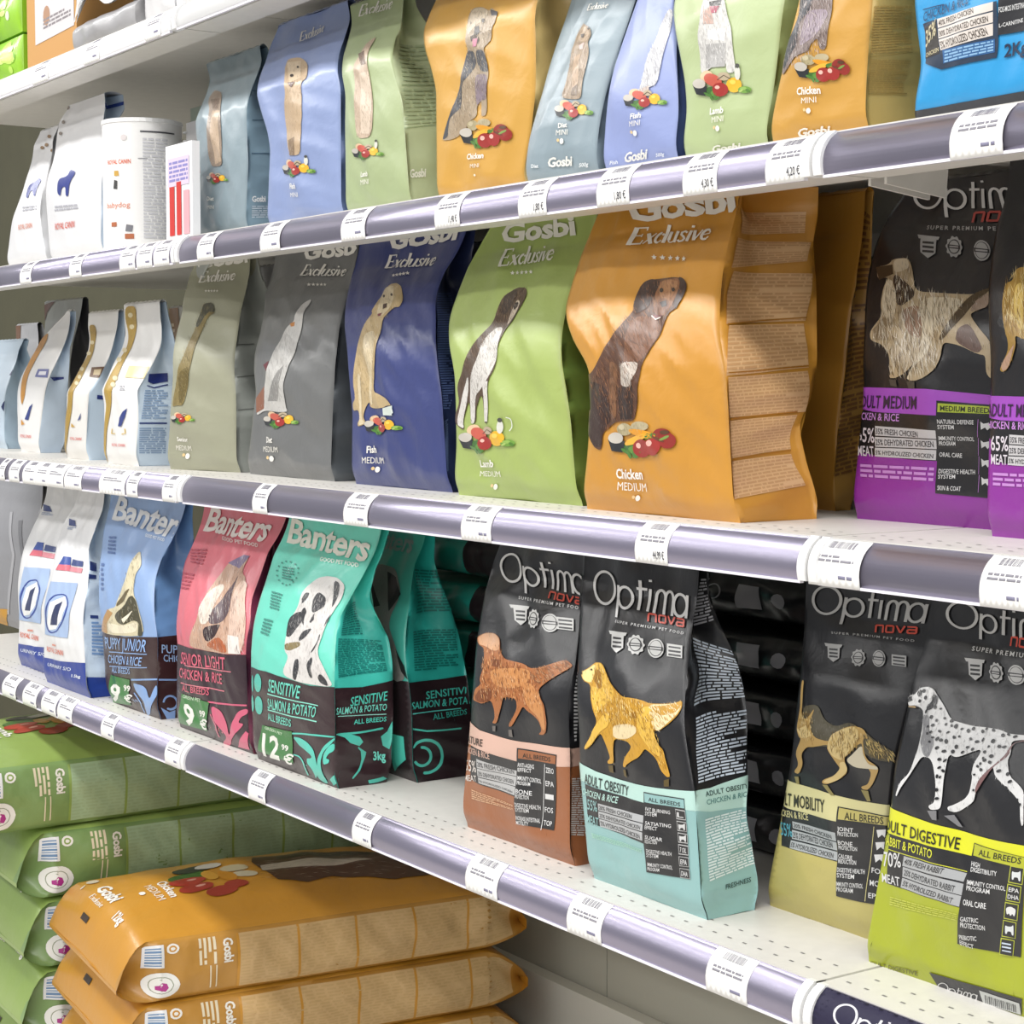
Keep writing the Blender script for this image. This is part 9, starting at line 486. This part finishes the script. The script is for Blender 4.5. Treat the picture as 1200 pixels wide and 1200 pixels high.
BAG_LIST = [
 ('ob', BAGS['ob'][1], 'pet_food_bag', 'black dog food bag with walking golden retriever and pale teal base, ADULT OBESITY', 'bag', 'bags of dog food on the lowest raised shelf', 'gloss'),
 ('br', BAGS['br'][1], 'pet_food_bag', 'black dog food bag with red-brown setter and copper base, left of the ADULT OBESITY bag', 'bag', 'bags of dog food on the lowest raised shelf', 'gloss'),
 ('mo', BAGS['mo'][1], 'pet_food_bag', 'black dog food bag with shepherd dog legs and straw yellow base, ADULT MOBILITY', 'bag', 'bags of dog food on the lowest raised shelf', 'gloss'),
 ('di', BAGS['di'][1], 'pet_food_bag', 'black dog food bag with spotted Dalmatian and lime green base, ADULT DIGESTIVE', 'bag', 'bags of dog food on the lowest raised shelf', 'gloss'),
 ('t1', BAGS['t1'][1], 'pet_food_bag', 'turquoise dog food bag with Dalmatian head and green 12,99 price sticker', 'bag', 'bags of dog food on the lowest raised shelf', 'gloss'),
 ('t2', BAGS['t2'][1], 'pet_food_bag', 'turquoise dog food bag half hidden behind the bag with the 12,99 sticker', 'bag', 'bags of dog food on the lowest raised shelf', 'gloss'),
 ('pk', BAGS['pk'][1], 'pet_food_bag', 'pink dog food bag SENIOR LIGHT with long-eared dog and green 9,99 sticker', 'bag', 'bags of dog food on the lowest raised shelf', 'gloss'),
 ('bl', BAGS['bl'][1], 'pet_food_bag', 'light blue dog food bag PUPPY JUNIOR beside the pink bag', 'bag', 'bags of dog food on the lowest raised shelf', 'gloss'),
 ('w2', BAGS['w2'][1], 'pet_food_bag', 'white veterinary food bag with dark blue base, touching the light blue puppy bag', 'bag', 'bags of dog food on the lowest raised shelf', 'satin'),
 ('w1', BAGS['w1'][1], 'pet_food_bag', 'white veterinary food bag with dark blue base, farther left behind its twin', 'bag', 'bags of dog food on the lowest raised shelf', 'satin'),
 ('ha', BAGS['ha'][1], 'pet_food_bag', 'plain grey bag at far left end of the lowest raised shelf', 'bag', 'bags of dog food on the lowest raised shelf', 'satin'),
 ('ch', BAGS['ch'][1], 'pet_food_bag', 'large orange dog food bag Chicken MEDIUM with sitting brown dog', 'bag', 'bags of dog food on the third shelf', 'satin'),
 ('la', BAGS['la'][1], 'pet_food_bag', 'green dog food bag Lamb MEDIUM with sitting brown and white pointer', 'bag', 'bags of dog food on the third shelf', 'satin'),
 ('fi', BAGS['fi'][1], 'pet_food_bag', 'navy blue dog food bag Fish MEDIUM with sitting cream labrador', 'bag', 'bags of dog food on the third shelf', 'satin'),
 ('dm', BAGS['dm'][1], 'pet_food_bag', 'dark grey dog food bag Diet MEDIUM with sitting white dog', 'bag', 'bags of dog food on the third shelf', 'satin'),
 ('se', BAGS['se'][1], 'pet_food_bag', 'olive beige dog food bag with thin brown hound, left of the dark grey bag', 'bag', 'bags of dog food on the third shelf', 'satin'),
 ('or', BAGS['or'][1], 'pet_food_bag', 'shaded orange bag standing behind the large orange Chicken MEDIUM bag', 'bag', 'bags of dog food on the third shelf', 'satin'),
 ('be', BAGS['be'][1], 'pet_food_bag', 'dark grey bag in second row between olive and dark grey bags', 'bag', 'bags of dog food on the third shelf', 'satin'),
 ('bf', BAGS['bf'][1], 'pet_food_bag', 'very dark blue bag in second row behind the navy fish bag', 'bag', 'bags of dog food on the third shelf', 'satin'),
 ('ra', BAGS['ra'][1], 'pet_food_bag', 'white bag with gold stripe nearest to the olive beige bag', 'bag', 'bags of dog food on the third shelf', 'satin'),
 ('rb', BAGS['rb'][1], 'pet_food_bag', 'white bag with gold stripe and brown square, middle of the three', 'bag', 'bags of dog food on the third shelf', 'satin'),
 ('rc', BAGS['rc'][1], 'pet_food_bag', 'white bag with orange stripe and lilac square, leftmost of the three', 'bag', 'bags of dog food on the third shelf', 'satin'),
 ('rd', BAGS['rd'][1], 'pet_food_bag', 'pale blue bag cut by the left picture edge on the third shelf', 'bag', 'bags of dog food on the third shelf', 'satin'),
 ('re', BAGS['re'][1], 'pet_food_bag', 'grey bag with brown stripe standing behind the leftmost white bags', 'bag', 'bags of dog food on the third shelf', 'satin'),
 ('rf', BAGS['rf'][1], 'pet_food_bag', 'tall grey bag reaching under the shelf behind the white bags', 'bag', 'bags of dog food on the third shelf', 'satin'),
 ('rg', BAGS['rg'][1], 'pet_food_bag', 'grey bag standing in shade behind the white bag with gold stripe', 'bag', 'bags of dog food on the third shelf', 'satin'),
 ('rh', BAGS['rh'][1], 'pet_food_bag', 'beige bag with brown edge squeezed behind the olive beige bag', 'bag', 'bags of dog food on the third shelf', 'satin'),
 ('p1', BAGS['p1'][1], 'pet_food_bag', 'black dog food bag with Afghan hound and purple base, ADULT MEDIUM, fully in view', 'bag', 'bags of dog food on the third shelf', 'gloss'),
 ('p2', BAGS['p2'][1], 'pet_food_bag', 'black and purple dog food bag with golden dog cut by right picture edge', 'bag', 'bags of dog food on the third shelf', 'gloss'),
 ('s1', BAGS['s1'][1], 'pet_food_bag', 'grey blue small bag Diet MINI with visible glossy side, leftmost of the row', 'bag', 'bags of dog food on the second shelf', 'satin'),
 ('s2', BAGS['s2'][1], 'pet_food_bag', 'lavender blue bag Fish MINI with cream curly dog, beside the grey blue bag', 'bag', 'bags of dog food on the second shelf', 'satin'),
 ('s3', BAGS['s3'][1], 'pet_food_bag', 'pale green bag Lamb MINI with tan dog, between lavender blue and orange bags', 'bag', 'bags of dog food on the second shelf', 'satin'),
 ('s4', BAGS['s4'][1], 'pet_food_bag', 'orange bag Chicken MINI with whole sitting terrier in view', 'bag', 'bags of dog food on the second shelf', 'satin'),
 ('s5', BAGS['s5'][1], 'pet_food_bag', 'grey blue bag Diet MINI 500g with sitting tan terrier, in middle of the row', 'bag', 'bags of dog food on the second shelf', 'satin'),
 ('s6', BAGS['s6'][1], 'pet_food_bag', 'blue bag Fish MINI 500g with thin white dog', 'bag', 'bags of dog food on the second shelf', 'satin'),
 ('s7', BAGS['s7'][1], 'pet_food_bag', 'pale green bag Lamb MINI with white sitting dog and oil bottle', 'bag', 'bags of dog food on the second shelf', 'satin'),
 ('s8', BAGS['s8'][1], 'pet_food_bag', 'orange bag Chicken MINI with cropped terrier, left of the bright blue bag', 'bag', 'bags of dog food on the second shelf', 'satin'),
 ('s9', BAGS['s9'][1], 'pet_food_bag', 'bright blue 2Kg dog food bag with dark base at upper right corner', 'bag', 'bags of dog food on the second shelf', 'satin'),
 ('qa', BAGS['qa'][1], 'pet_food_bag', 'white bag with small blue dog, farthest left on second shelf', 'bag', 'bags of dog food on the second shelf', 'satin'),
 ('qb', BAGS['qb'][1], 'pet_food_bag', 'tall white bag with small blue dog, touching the white tin', 'bag', 'bags of dog food on the second shelf', 'satin'),
]
for i, (key, art_, name, label, cat, group, mat) in enumerate(BAG_LIST):
    B, A = BAGS[key]
    make_bag(B, A or dict(base='#888888', side='#888888', back='#888888', f=[], r=[]), label, cat, group, M[mat], name)

TAGS = [('upper', -3.0819, -3.0271, None), ('upper', -2.8493, -2.7973, None), ('upper', -2.6402, -2.5812, None), ('upper', -2.5747, -2.518, None), ('upper', -2.5118, -2.4572, None), ('upper', -2.3617, -2.3093, None), ('upper', -2.1671, -2.1116, None), ('upper', -1.9507, -1.893, None), ('upper', -1.7374, -1.6867, '11,40 €'), ('upper', -1.5742, -1.524, '1,80 €'), ('upper', -1.4395, -1.3884, '1,80 €'), ('upper', -1.3088, -1.2613, '4,30 €'), ('upper', -1.1973, -1.1497, '4,20 €'), ('upper', -0.9883, -0.9365, None), ('middle', -3.2115, -3.1797, None), ('middle', -3.1573, -3.1046, None), ('middle', -3.0873, -3.024, None), ('middle', -3.024, -2.9667, None), ('middle', -2.9667, -2.8917, None), ('middle', -2.8878, -2.8122, None), ('middle', -2.7361, -2.6329, None), ('middle', -2.6263, -2.5836, None), ('middle', -2.4922, -2.4498, None), ('middle', -2.1969, -2.1544, None), ('middle', -1.9488, -1.8906, None), ('middle', -1.6845, -1.6255, None), ('middle', -1.3767, -1.3277, '44,99 €'), ('middle', -1.1391, -1.0787, None), ('middle', -0.951, -0.9067, None), ('lower', -3.2151, -3.1429, None), ('lower', -3.1078, -3.0393, None), ('lower', -3.0143, -2.9451, None), ('lower', -2.9371, -2.8706, None), ('lower', -2.7446, -2.6918, None), ('lower', -2.4952, -2.4405, None), ('lower', -2.2181, -2.1672, None), ('lower', -1.9323, -1.8865, None), ('lower', -1.677, -1.6143, None), ('lower', -1.4862, -1.4285, None), ('lower', -1.2683, -1.2119, None), ('top', -3.0027, -2.9306, None), ('top', -2.7728, -2.7093, None), ('top', -2.5321, -2.477, None)]
# ================================================================ price tags clipped on the rails
WORDS = ('first', 'second', 'third', 'fourth', 'fifth', 'sixth', 'seventh', 'eighth', 'ninth', 'tenth', 'eleventh', 'twelfth', 'thirteenth', 'fourteenth', 'fifteenth')
shelf_name = dict(top='topmost', upper='second', middle='third', lower='lowest')
per = {}
for lv, x0, x1, pr in TAGS:
    k = per[lv] = per.get(lv, -1)+1
    z = LEVEL[lv]; xc = (x0+x1)/2; W = x1-x0
    it = [['p', 0, '#f4f3f1', [0, 0, 1000, 0, 1000, 1000, 0, 1000]]]
    r = random.Random(k*7+len(lv)); x = 260
    while x < 740:
        w = r.choice((8, 14, 22)); it.append(['p', 1, '#8f8d96', [x, 700, x+w, 700, x+w, 880, x, 880]]); x += w+r.choice((10, 16, 24))
    it.append(['l', 1, '#8f8d96', 2, [140, 400, 860, 400, 860, 560, 140, 560]])
    if pr: it.append(['t', 1, '#4a4a52', pr, 'n', [560, 80, 900, 80, 560, 240]])
    else: it.append(['l', 1, '#8a88a0', 1, [600, 90, 860, 90, 860, 200, 600, 200]])
    o = sheet('price_tag', lambda u, v: np.array([0, 0, z]) + rail_point(u, v*.93, x0, x1, .0012, .002), W, .038, 3, 10, '#f4f3f1', it, M['paper'], None, (xc, 1.08, z), (0, -1, 0), 3, .0001)
    o.location = (xc, 1.08, z+EYE)
    sd = o.modifiers.new('thickness', 'SOLIDIFY'); sd.thickness = .0004; sd.offset = -1
    tag(o, 'white paper price tag on the %s shelf rail, %s from the left' % (shelf_name[lv], WORDS[k]), 'price tag', 'price tags on the %s rail' % shelf_name[lv])
x0, x1 = -1.128, -.995
it = [['p', 0, '#2a2740', [0, 0, 1000, 0, 1000, 1000, 0, 1000]], ['g', 1, '#e6e6ea', 'Optima', [170, 330, 900, 330, 170, 800]], ['g', 1, '#c8503c', 'nova', [600, 100, 900, 100, 600, 240]]]
o = sheet('brand_strip', lambda u, v: np.array([0, 0, LEVEL['lower']]) + rail_point(u, v*.9, x0, x1, .0012, .0), .133, .036, 6, 10, '#2a2740', it, M['paper'], None, (x0, 1.08, LEVEL['lower']), (0, -1, 0), 3, .0001)
o.location = (x0, 1.08, LEVEL['lower']+EYE); sd = o.modifiers.new('thickness', 'SOLIDIFY'); sd.thickness = .0004; sd.offset = -1
tag(o, 'dark strip with white Optima lettering in the lowest rail at right', 'sign')

# ================================================================ sacks lying on the base deck
def P_(l, c, s): return ['p', l, c, [int(a) for a in s.replace(',', ' ').split()]]
def ellu(l, c, x, y, rx, ry, n=12): return ['p', l, c, [int(k) for i in range(n) for k in (x+rx*math.cos(6.2832*i/n), y+ry*math.sin(6.2832*i/n))]]
def veg(x, y, k):
    e = lambda l, c, dx, dy, rx, ry: ellu(l, c, x+dx*k, y+dy*k, rx*k, ry*k)
    return [e(3, '#3f6b2c', -22, -20, 24, 18), e(3, '#c9bd9c', -30, 18, 16, 12), e(3, '#d4cab0', 6, 20, 17, 11), e(4, '#d08c22', 4, 6, 28, 7), e(4, '#dca23a', -10, -6, 24, 6), e(5, '#a03a2c', 56, -8, 15, 13), e(5, '#b23a2e', 0, -26, 17, 15), e(5, '#a8382c', 30, -24, 16, 14), e(5, '#a03a2c', 44, 6, 13, 10), e(6, '#dfa596', -4, -22, 4, 4), e(6, '#dfa596', 27, -20, 4, 4), e(5, '#25282c', -62, -10, 22, 18), e(6, '#d6d1c8', -62, 2, 18, 11)]
def sack_art(col, tan, line, kind, dog, dark):
    t = veg(560, 315, 2.9) + [['t', 4, '#f4f1ea', kind, 'b', [480, 178, 690, 178, 480, 200]], ['t', 4, '#f0ece2', 'MEDIUM', 'n', [480, 150, 690, 150, 480, 169]], ellu(4, '#f4f1ea', 560, 134, 22, 7),
        ['t', 4, '#f4f1ea', 'Gosbi', 'G', [300, 66, 540, 66, 300, 98]], ['g', 4, '#efe6d6', 'Exclusive', [320, 47, 500, 47, 320, 59]], ['t', 4, '#f4f1ea', '12kg', 'b', [650, 50, 750, 50, 650, 68]], ellu(4, '#ead9c4', 130, 84, 45, 15), ellu(4, '#ead9c4', 140, 60, 10, 6), P_(4, '#3a2a1c', '360 22 450 22 450 30 360 30')]
    t += [P_(2, dog[0], '330 440 420 420 700 430 760 490 720 560 800 700 760 820 600 860 420 840 330 700 300 560'), P_(3, dog[1], '480 430 560 420 620 560 560 700 480 600'), P_(3, dog[2], '350 500 420 480 440 700 380 760 320 640')]
    t.append(['f', list(dog), 0, 0, 0, 0, 0, []][:1] and ['f', 4, [dog[0], dog[1], dog[2]], 160, 26, 80, 9, [330, 400, 700, 400, 760, 560, 760, 820, 420, 840, 300, 560]])
    r = [P_(1, tan, '270 60 960 60 960 940 270 940')]
    for a in range(5): r.append(P_(3, col, '%d 60 %d 60 %d 940 %d 940' % (270+140*a-3, 270+140*a+3, 270+140*a+3, 270+140*a-3)))
    r += [['l', 2, line, 16, [275, 80, 950, 80, 950, 920, 275, 920]]]
    r += [P_(2, '#e8e8ea', '62 560 105 560 105 930 62 930')] + [P_(3, '#6c8cb0', '%d %d %d %d %d %d %d %d' % (68, y, 99, y, 99, y+h, 68, y+h)) for y, h in ((590, 20), (630, 40), (690, 16), (725, 30), (775, 14), (810, 36), (866, 20))]
    r += [ellu(2, '#f0ece6', 125, 850, 14, 80), ellu(3, col, 125, 850, 9, 50), ellu(4, '#f0ece6', 125, 850, 5, 26)]
    r += [ellu(2, '#efeee9', 100, 270, 38, 215, 24), ellu(3, '#9aa08a', 100, 270, 25, 145, 20), ellu(4, '#efeee9', 100, 270, 23, 132, 20), P_(5, '#b0308a', '88 200 108 170 114 230 110 300 100 320 96 270 88 260')]
    r += [['t', 3, '#f0ece2', 'Gosbi', 'G', [236, 900, 236, 520, 258, 900]], ['l', 2, '#e6d9bc', 4, [180, 940, 180, 520, 222, 520, 222, 940]], P_(2, '#e6d9bc', '205 120 208 120 208 500 205 500'), P_(2, '#e6d9bc', '218 120 221 120 221 500 218 500')]
    return dict(base=col, side=dark, t=t, r=r)
ORANGE = sack_art('#c98f30', '#d3b07c', '#cba872', 'Chicken', ('#5a3a28', '#cfc4b8', '#3a2620'), '#bd8a3c')
GREEN = sack_art('#8fa858', '#a9c29c', '#a2bb94', 'Lamb', ('#54402f', '#d8d4ce', '#3d2d22'), '#7d9a5e')
NAVY = dict(base='#2b3160', side='#2b3160', t=[], r=[])
def SK(x, y, z, h, rot, seed, l=.72, w=.385, crown=.042, under=.042, flap=.075, lip=.30): return dict(x0=x, y0=y, z0=z, h=h, l=l, w=w, rot=math.radians(rot), crown=crown, under=under, flap=flap, lip=lip, amp=.0026, seed=seed)
pile = [('o', -2.79, 1.055, -.944, 6), ('o', -2.79, 1.058, -1.046, 6), ('o', -2.79, 1.061, -1.148, 6)]
where = ('topmost orange chicken food sack, lying above the other orange sacks', 'orange chicken food sack lying in the middle of the orange pile', 'lowest orange chicken food sack, lying on the navy sack')
for (k, x, y, z, r_), lab in zip(pile, where): make_sack(SK(x, y, z, .095, r_, 61+int(-z*10)), ORANGE, lab, 'orange sacks in the right pile', M['satin'])
make_sack(SK(-2.79, 1.064, -1.249, .094, 6, 66, under=0), NAVY, 'dark navy sack at the bottom under the orange pile', 'sacks under the orange pile', M['satin'])
gl = ('topmost green sack, just below the shelf rail at left', 'second green sack from the top, its flap beside the topmost orange sack', 'third green sack from the top of the left pile', 'fourth green sack from the top, at lower left picture corner', 'lowest green sack of the left pile')
for i, lab in enumerate(gl):
    z = -.757-i*.122
    make_sack(SK(-3.215, (.93, 1.035, 1.045, 1.04, 1.05)[i], z, .112, (0, 2, 2, 2, 2)[i], 71+i, under=0 if i == 4 else .042), GREEN, lab, 'green sacks in the left pile', M['satin'])

# ================================================================ bags lying in piles at the back of the lowest raised shelf
BLK = dict(base='#1d1d1f', side='#242427', t=[], r=[P_(1, '#b4b4ba', '600 250 660 250 660 750 600 750'), ellu(1, '#a9a9b0', 720, 500, 20, 160), ['l', 1, '#66666c', 5, [60, 150, 340, 150, 420, 850, 60, 850]], ['g', 2, '#b0b0b6', 'Optima', [560, 700, 380, 700, 560, 380]]])
for i in range(5):
    S = SK(-1.86, 1.48, -.512+i*.064, .05, 90, 81+i, .56, .26, .004, .004, .04, .35)
    make_sack(S, BLK, 'black dog food bag lying in the dark pile, %s from the bottom' % WORDS[i], 'black bags piled behind', M['gloss'], 'pet_food_bag')
TEA = dict(base='#2fb09e', side='#2fa898', t=[], r=[P_(1, '#2a2024', '0 0 300 0 300 1000 0 1000'), P_(2, '#c9c9c6', '90 250 200 250 200 800 90 800'), P_(1, '#2a2024', '640 0 1000 0 1000 1000 640 1000')])
for i in range(5):
    S = SK(-2.34+(i % 2)*.02, 1.47, -.512+i*.064, .05, 90, 91+i, .40, .24, .004, .004, .04, .35)
    make_sack(S, TEA, 'turquoise bag lying flat in the pile behind the copper bag, %s from the bottom' % WORDS[i], 'turquoise bags piled behind', M['gloss'], 'pet_food_bag')

# ================================================================ tin and small packs at the left of the second shelf
zs = LEVEL['upper']
t = thing('milk_tin', 'white round food tin standing between white bag and red vials pack', 'tin', (-2.755, 1.165, zs), None)
def tin(u, v):
    a = -math.pi*.98 + u*math.pi*1.9; r = .062
    return np.stack([-2.755+r*np.cos(a), 1.165+r*np.sin(a), zs+.004+v*.195], -1)
it = [['t', 2, '#d8603a', 'ROYAL CANIN', 'c', [280, 655, 400, 655, 280, 690]], ['t', 2, '#d88a70', 'babydog', 'n', [270, 310, 395, 310, 270, 355]], P_(2, '#b06a4a', '370 60 410 60 410 100 370 100'), P_(2, '#b06a4a', '300 160 330 160 330 195 300 195'), P_(2, '#7a7a80', '372 120 402 115 407 165 377 175'), P_(2, '#c9a050', '320 560 345 560 342 600 320 600'), P_(2, '#4a4a4a', '315 460 335 455 337 520 320 530'), ['l', 1, '#c9c9ce', 30, [450, 60, 560, 60, 560, 860, 450, 860]], P_(2, '#4a4a50', '440 900 600 900 600 912 440 912'), P_(2, '#7a7a80', '430 690 470 690 470 696 430 696'), ellu(2, '#d8d0d0', 370, 860, 14, 24)]
sheet('tin_body', tin, .36, .182, 60, 4, '#ecebea', it, M['paper'], t, (-2.755, 1.165, zs), (.4, -.7, 0), 5)
MB().lathe([(.0, .004), (.0635, .004), (.0635, .0), (.0, .0)]).build('tin_base', M['cap'], t, smooth=False)
MB().lathe([(.0, .203), (.056, .203), (.058, .199), (.0635, .202), (.0635, .196), (.0, .196)]).build('tin_lid', M['cap'], t, smooth=False)
def carton(name, label, cat, x, y, z, w, d, h, base, items, group=None, rot=0, mat='paper'):
    t = thing(name, label, cat, (x, y, z), group, rot)
    f = lambda u, v: np.stack([w*(u-.5), 0*u, h*v], -1)
    sheet('front_panel', f, w, h, 4, 4, base, items, M[mat], t, (0, 0, 0), (0, -1, 0), 3)
    m = MB(); m.v = [(-w/2, 0, 0), (w/2, 0, 0), (w/2, d, 0), (-w/2, d, 0), (-w/2, 0, h), (w/2, 0, h), (w/2, d, h), (-w/2, d, h)]
    m.f = [(0, 3, 2, 1), (4, 5, 6, 7), (1, 2, 6, 5), (2, 3, 7, 6), (3, 0, 4, 7)]
    mesh_obj('carton_body', m.v, m.f, M[mat], t, smooth=False, col=np.tile(lin(base), (8, 1)))
    return t
carton('vial_pack', 'small white pack with red vials between tin and grey blue bag', 'box', -2.482, 1.105, zs, .092, .012, .136, '#efeff1', [P_(2, '#c83a36', '150 40 340 40 340 560 150 560'), P_(2, '#c83a36', '420 40 600 40 600 600 420 600'), P_(1, '#d8c8dc', '100 560 900 560 900 860 100 860'), ['l', 2, '#8a86c0', 5, [150, 600, 850, 600, 850, 830, 150, 830]], P_(2, '#e8a8b0', '680 40 900 40 900 500 680 500')])
t = carton('coupon_pad', 'white spiral-bound pad upright beside the grey blue bag', 'pad', -2.768, 1.262, zs, .07, .02, .215, '#ecebec', [P_(2, '#c8506a', '600 600 900 600 900 660 600 660'), ['l', 2, '#b8b4c0', 12, [500, 80, 900, 80, 900, 560, 500, 560]], P_(2, '#d83a4a', '500 280 900 280 900 330 500 330')])
sp = MB()
for k in range(14):
    zc = .02+k*.0138; b = len(sp.v)
    for i in range(10):
        a = 2*math.pi*i/10; sp.v += [(-.035+.006*math.cos(a), .0+.006*math.sin(a), zc-.0015), (-.035+.006*math.cos(a), .006*math.sin(a), zc+.0015)]
    sp.f += [(b+2*i, b+2*((i+1) % 10), b+2*((i+1) % 10)+1, b+2*i+1) for i in range(10)]
sp.build('spiral_binding', M['cap'], t)
carton('leaflet_box', 'narrow pale green box behind the spiral-bound pad', 'box', -3.06, 1.40, zs, .06, .04, .285, '#c2d2c6', [P_(1, '#8fb098', '100 400 900 400 900 900 100 900'), ['l', 2, '#e6efe8', 8, [200, 450, 800, 450, 800, 850, 200, 850]]])

# ================================================================ goods on the topmost shelf
zt = LEVEL['top']
LIME = dict(base='#9bd03a', side='#8cc42e', t=[], r=[])
for i, (x, dz) in enumerate(((-3.342, 0), (-3.346, .085))):
    t = thing('snack_pack', ('lower', 'upper')[i]+' lime green snack pack at upper left corner', 'pack', (x, 1.13, zt+dz), 'lime green packs')
    W, H = .30, .08
    def pk(u, v):
        e = 4*u*(1-u); b = np.sin(math.pi*np.clip(v, 0, 1))
        return np.stack([W*(u-.5), -.018*e**.5*b+ripple(u*W, v*H, 5+i, .003)*e*b, H*v], -1)
    rr = random.Random(i); it = [ellu(1, rr.choice(('#e8f2d0', '#c4e86a', '#78b428', '#d8f08a')), rr.uniform(100, 900), rr.uniform(150, 850), rr.uniform(20, 60), rr.uniform(60, 160)) for _ in range(26)]
    sheet('front_panel', pk, W, H, 20, 14, '#9bd03a', it, M['gloss'], t, (0, 0, 0), (0, -1, 0), 4)
    sheet('back_panel', lambda u, v: np.stack([W*(u-.5), .06+.014*(4*u*(1-u))**.5*np.sin(math.pi*np.clip(v, 0, 1)), H*v], -1), W, H, 8, 6, '#8cc42e', [], M['gloss'], t, (0, 0, 0), (0, 1, 0), 4)
    m = MB(); m.v = [(-W/2, 0, 0), (W/2, 0, 0), (W/2, .06, 0), (-W/2, .06, 0), (-W/2, 0, H), (W/2, 0, H), (W/2, .06, H), (-W/2, .06, H)]; m.f = [(0, 3, 2, 1), (4, 5, 6, 7), (1, 2, 6, 5), (3, 0, 4, 7)]
    mesh_obj('folded_edges', m.v, m.f, M['gloss'], t, smooth=False, col=np.tile(lin('#8cc42e'), (8, 1)))
carton('cardboard_display_box', 'tan cardboard box with grey picture label on the topmost shelf', 'box', -3.055, 1.13, zt, .235, .10, .28, '#c9985c', [P_(1, '#d6d2d4', '180 180 960 200 960 1000 180 1000'), P_(2, '#a07c6c', '240 470 480 490 480 1000 240 1000'), ellu(2, '#6a6268', 640, 640, 60, 60), ellu(2, '#7a7278', 820, 520, 40, 60), ellu(2, '#b08a70', 420, 330, 70, 60), ['l', 2, '#8a8488', 3, [350, 250, 900, 260, 900, 330, 350, 320]]])
t = thing('pet_food_pouch', 'white pouch resting on a small grey bag beside the cardboard box', 'pouch', (-2.79, 1.088, zt+.066))
def pouch(u, v):
    e = (4*u*(1-u))**.6
    return np.stack([.26*(u-.5), .03+.05*v-.028*e*np.sin(math.pi*np.clip(v+.12, 0, 1)), .21*v-.012*np.cos(9*u)*(1-v)+.0*u], -1)+np.stack([0*u, ripple(u*.3, v*.2, 9, .003), 0*u], -1)
sheet('front_panel', pouch, .26, .21, 22, 14, '#ecebea', [ellu(1, '#8a8a90', 160, 220, 40, 70), P_(1, '#d8c84a', '470 420 540 400 560 640 500 660'), P_(1, '#4a7ac8', '700 620 900 600 900 860 720 860'), ['l', 1, '#9a9aa0', 3, [150, 650, 600, 650, 600, 850, 150, 850]]], M['satin'], t, (0, 0, 0), (0, -1, 0), 4)
sheet('back_panel', lambda u, v: pouch(u, v)+np.stack([0*u, .004+.05*(4*u*(1-u))**.6*np.sin(math.pi*np.clip(v, 0, 1)), 0*v], -1), .26, .21, 12, 8, '#dcdcdd', [], M['satin'], t, (0, 0, 0), (0, 1, 0), 4)
def softbag(name, label, x, y, z, w, d, h, col, seed, items=(), mat='satin', group=None, cat='bag'):
    B = dict(xl=[x]*12, xr=[x+w]*12, yf=[y+.3*d*max(0, (i-6)/5)**2 for i in range(12)], yb=[y+d-(.7*d-.012)*max(0, (i-6)/5)**2 for i in range(12)], pin=[.0+.002*i for i in range(12)], z0=z, h=h, w=w, bul=.012, amp=.003, seed=seed)
    return make_bag(B, dict(base=col, side=col, back=col, f=list(items), r=[]), label, cat, group, M[mat], name)
softbag('pet_food_bag', 'small grey bag lying under the white pouch', -2.925, 1.118, zt, .26, .14, .064, '#a9a8aa', 101)
softbag('pet_food_bag', 'white bag with thin grey lines at right end of the topmost shelf view', -2.655, 1.13, zt, .25, .12, .25, '#e2e1e2', 102, [P_(1, '#a8a8ac', '480 0 492 0 492 600 480 600'), P_(1, '#a8a8ac', '300 330 700 330 700 342 300 342'), P_(1, '#d8a850', '880 150 1000 150 1000 600 880 600')])
softbag('pet_food_bag', 'dark grey bag standing behind the topmost shelf rail near the small bags', -2.36, 1.16, zt, .24, .1, .25, '#5a5a60', 103)
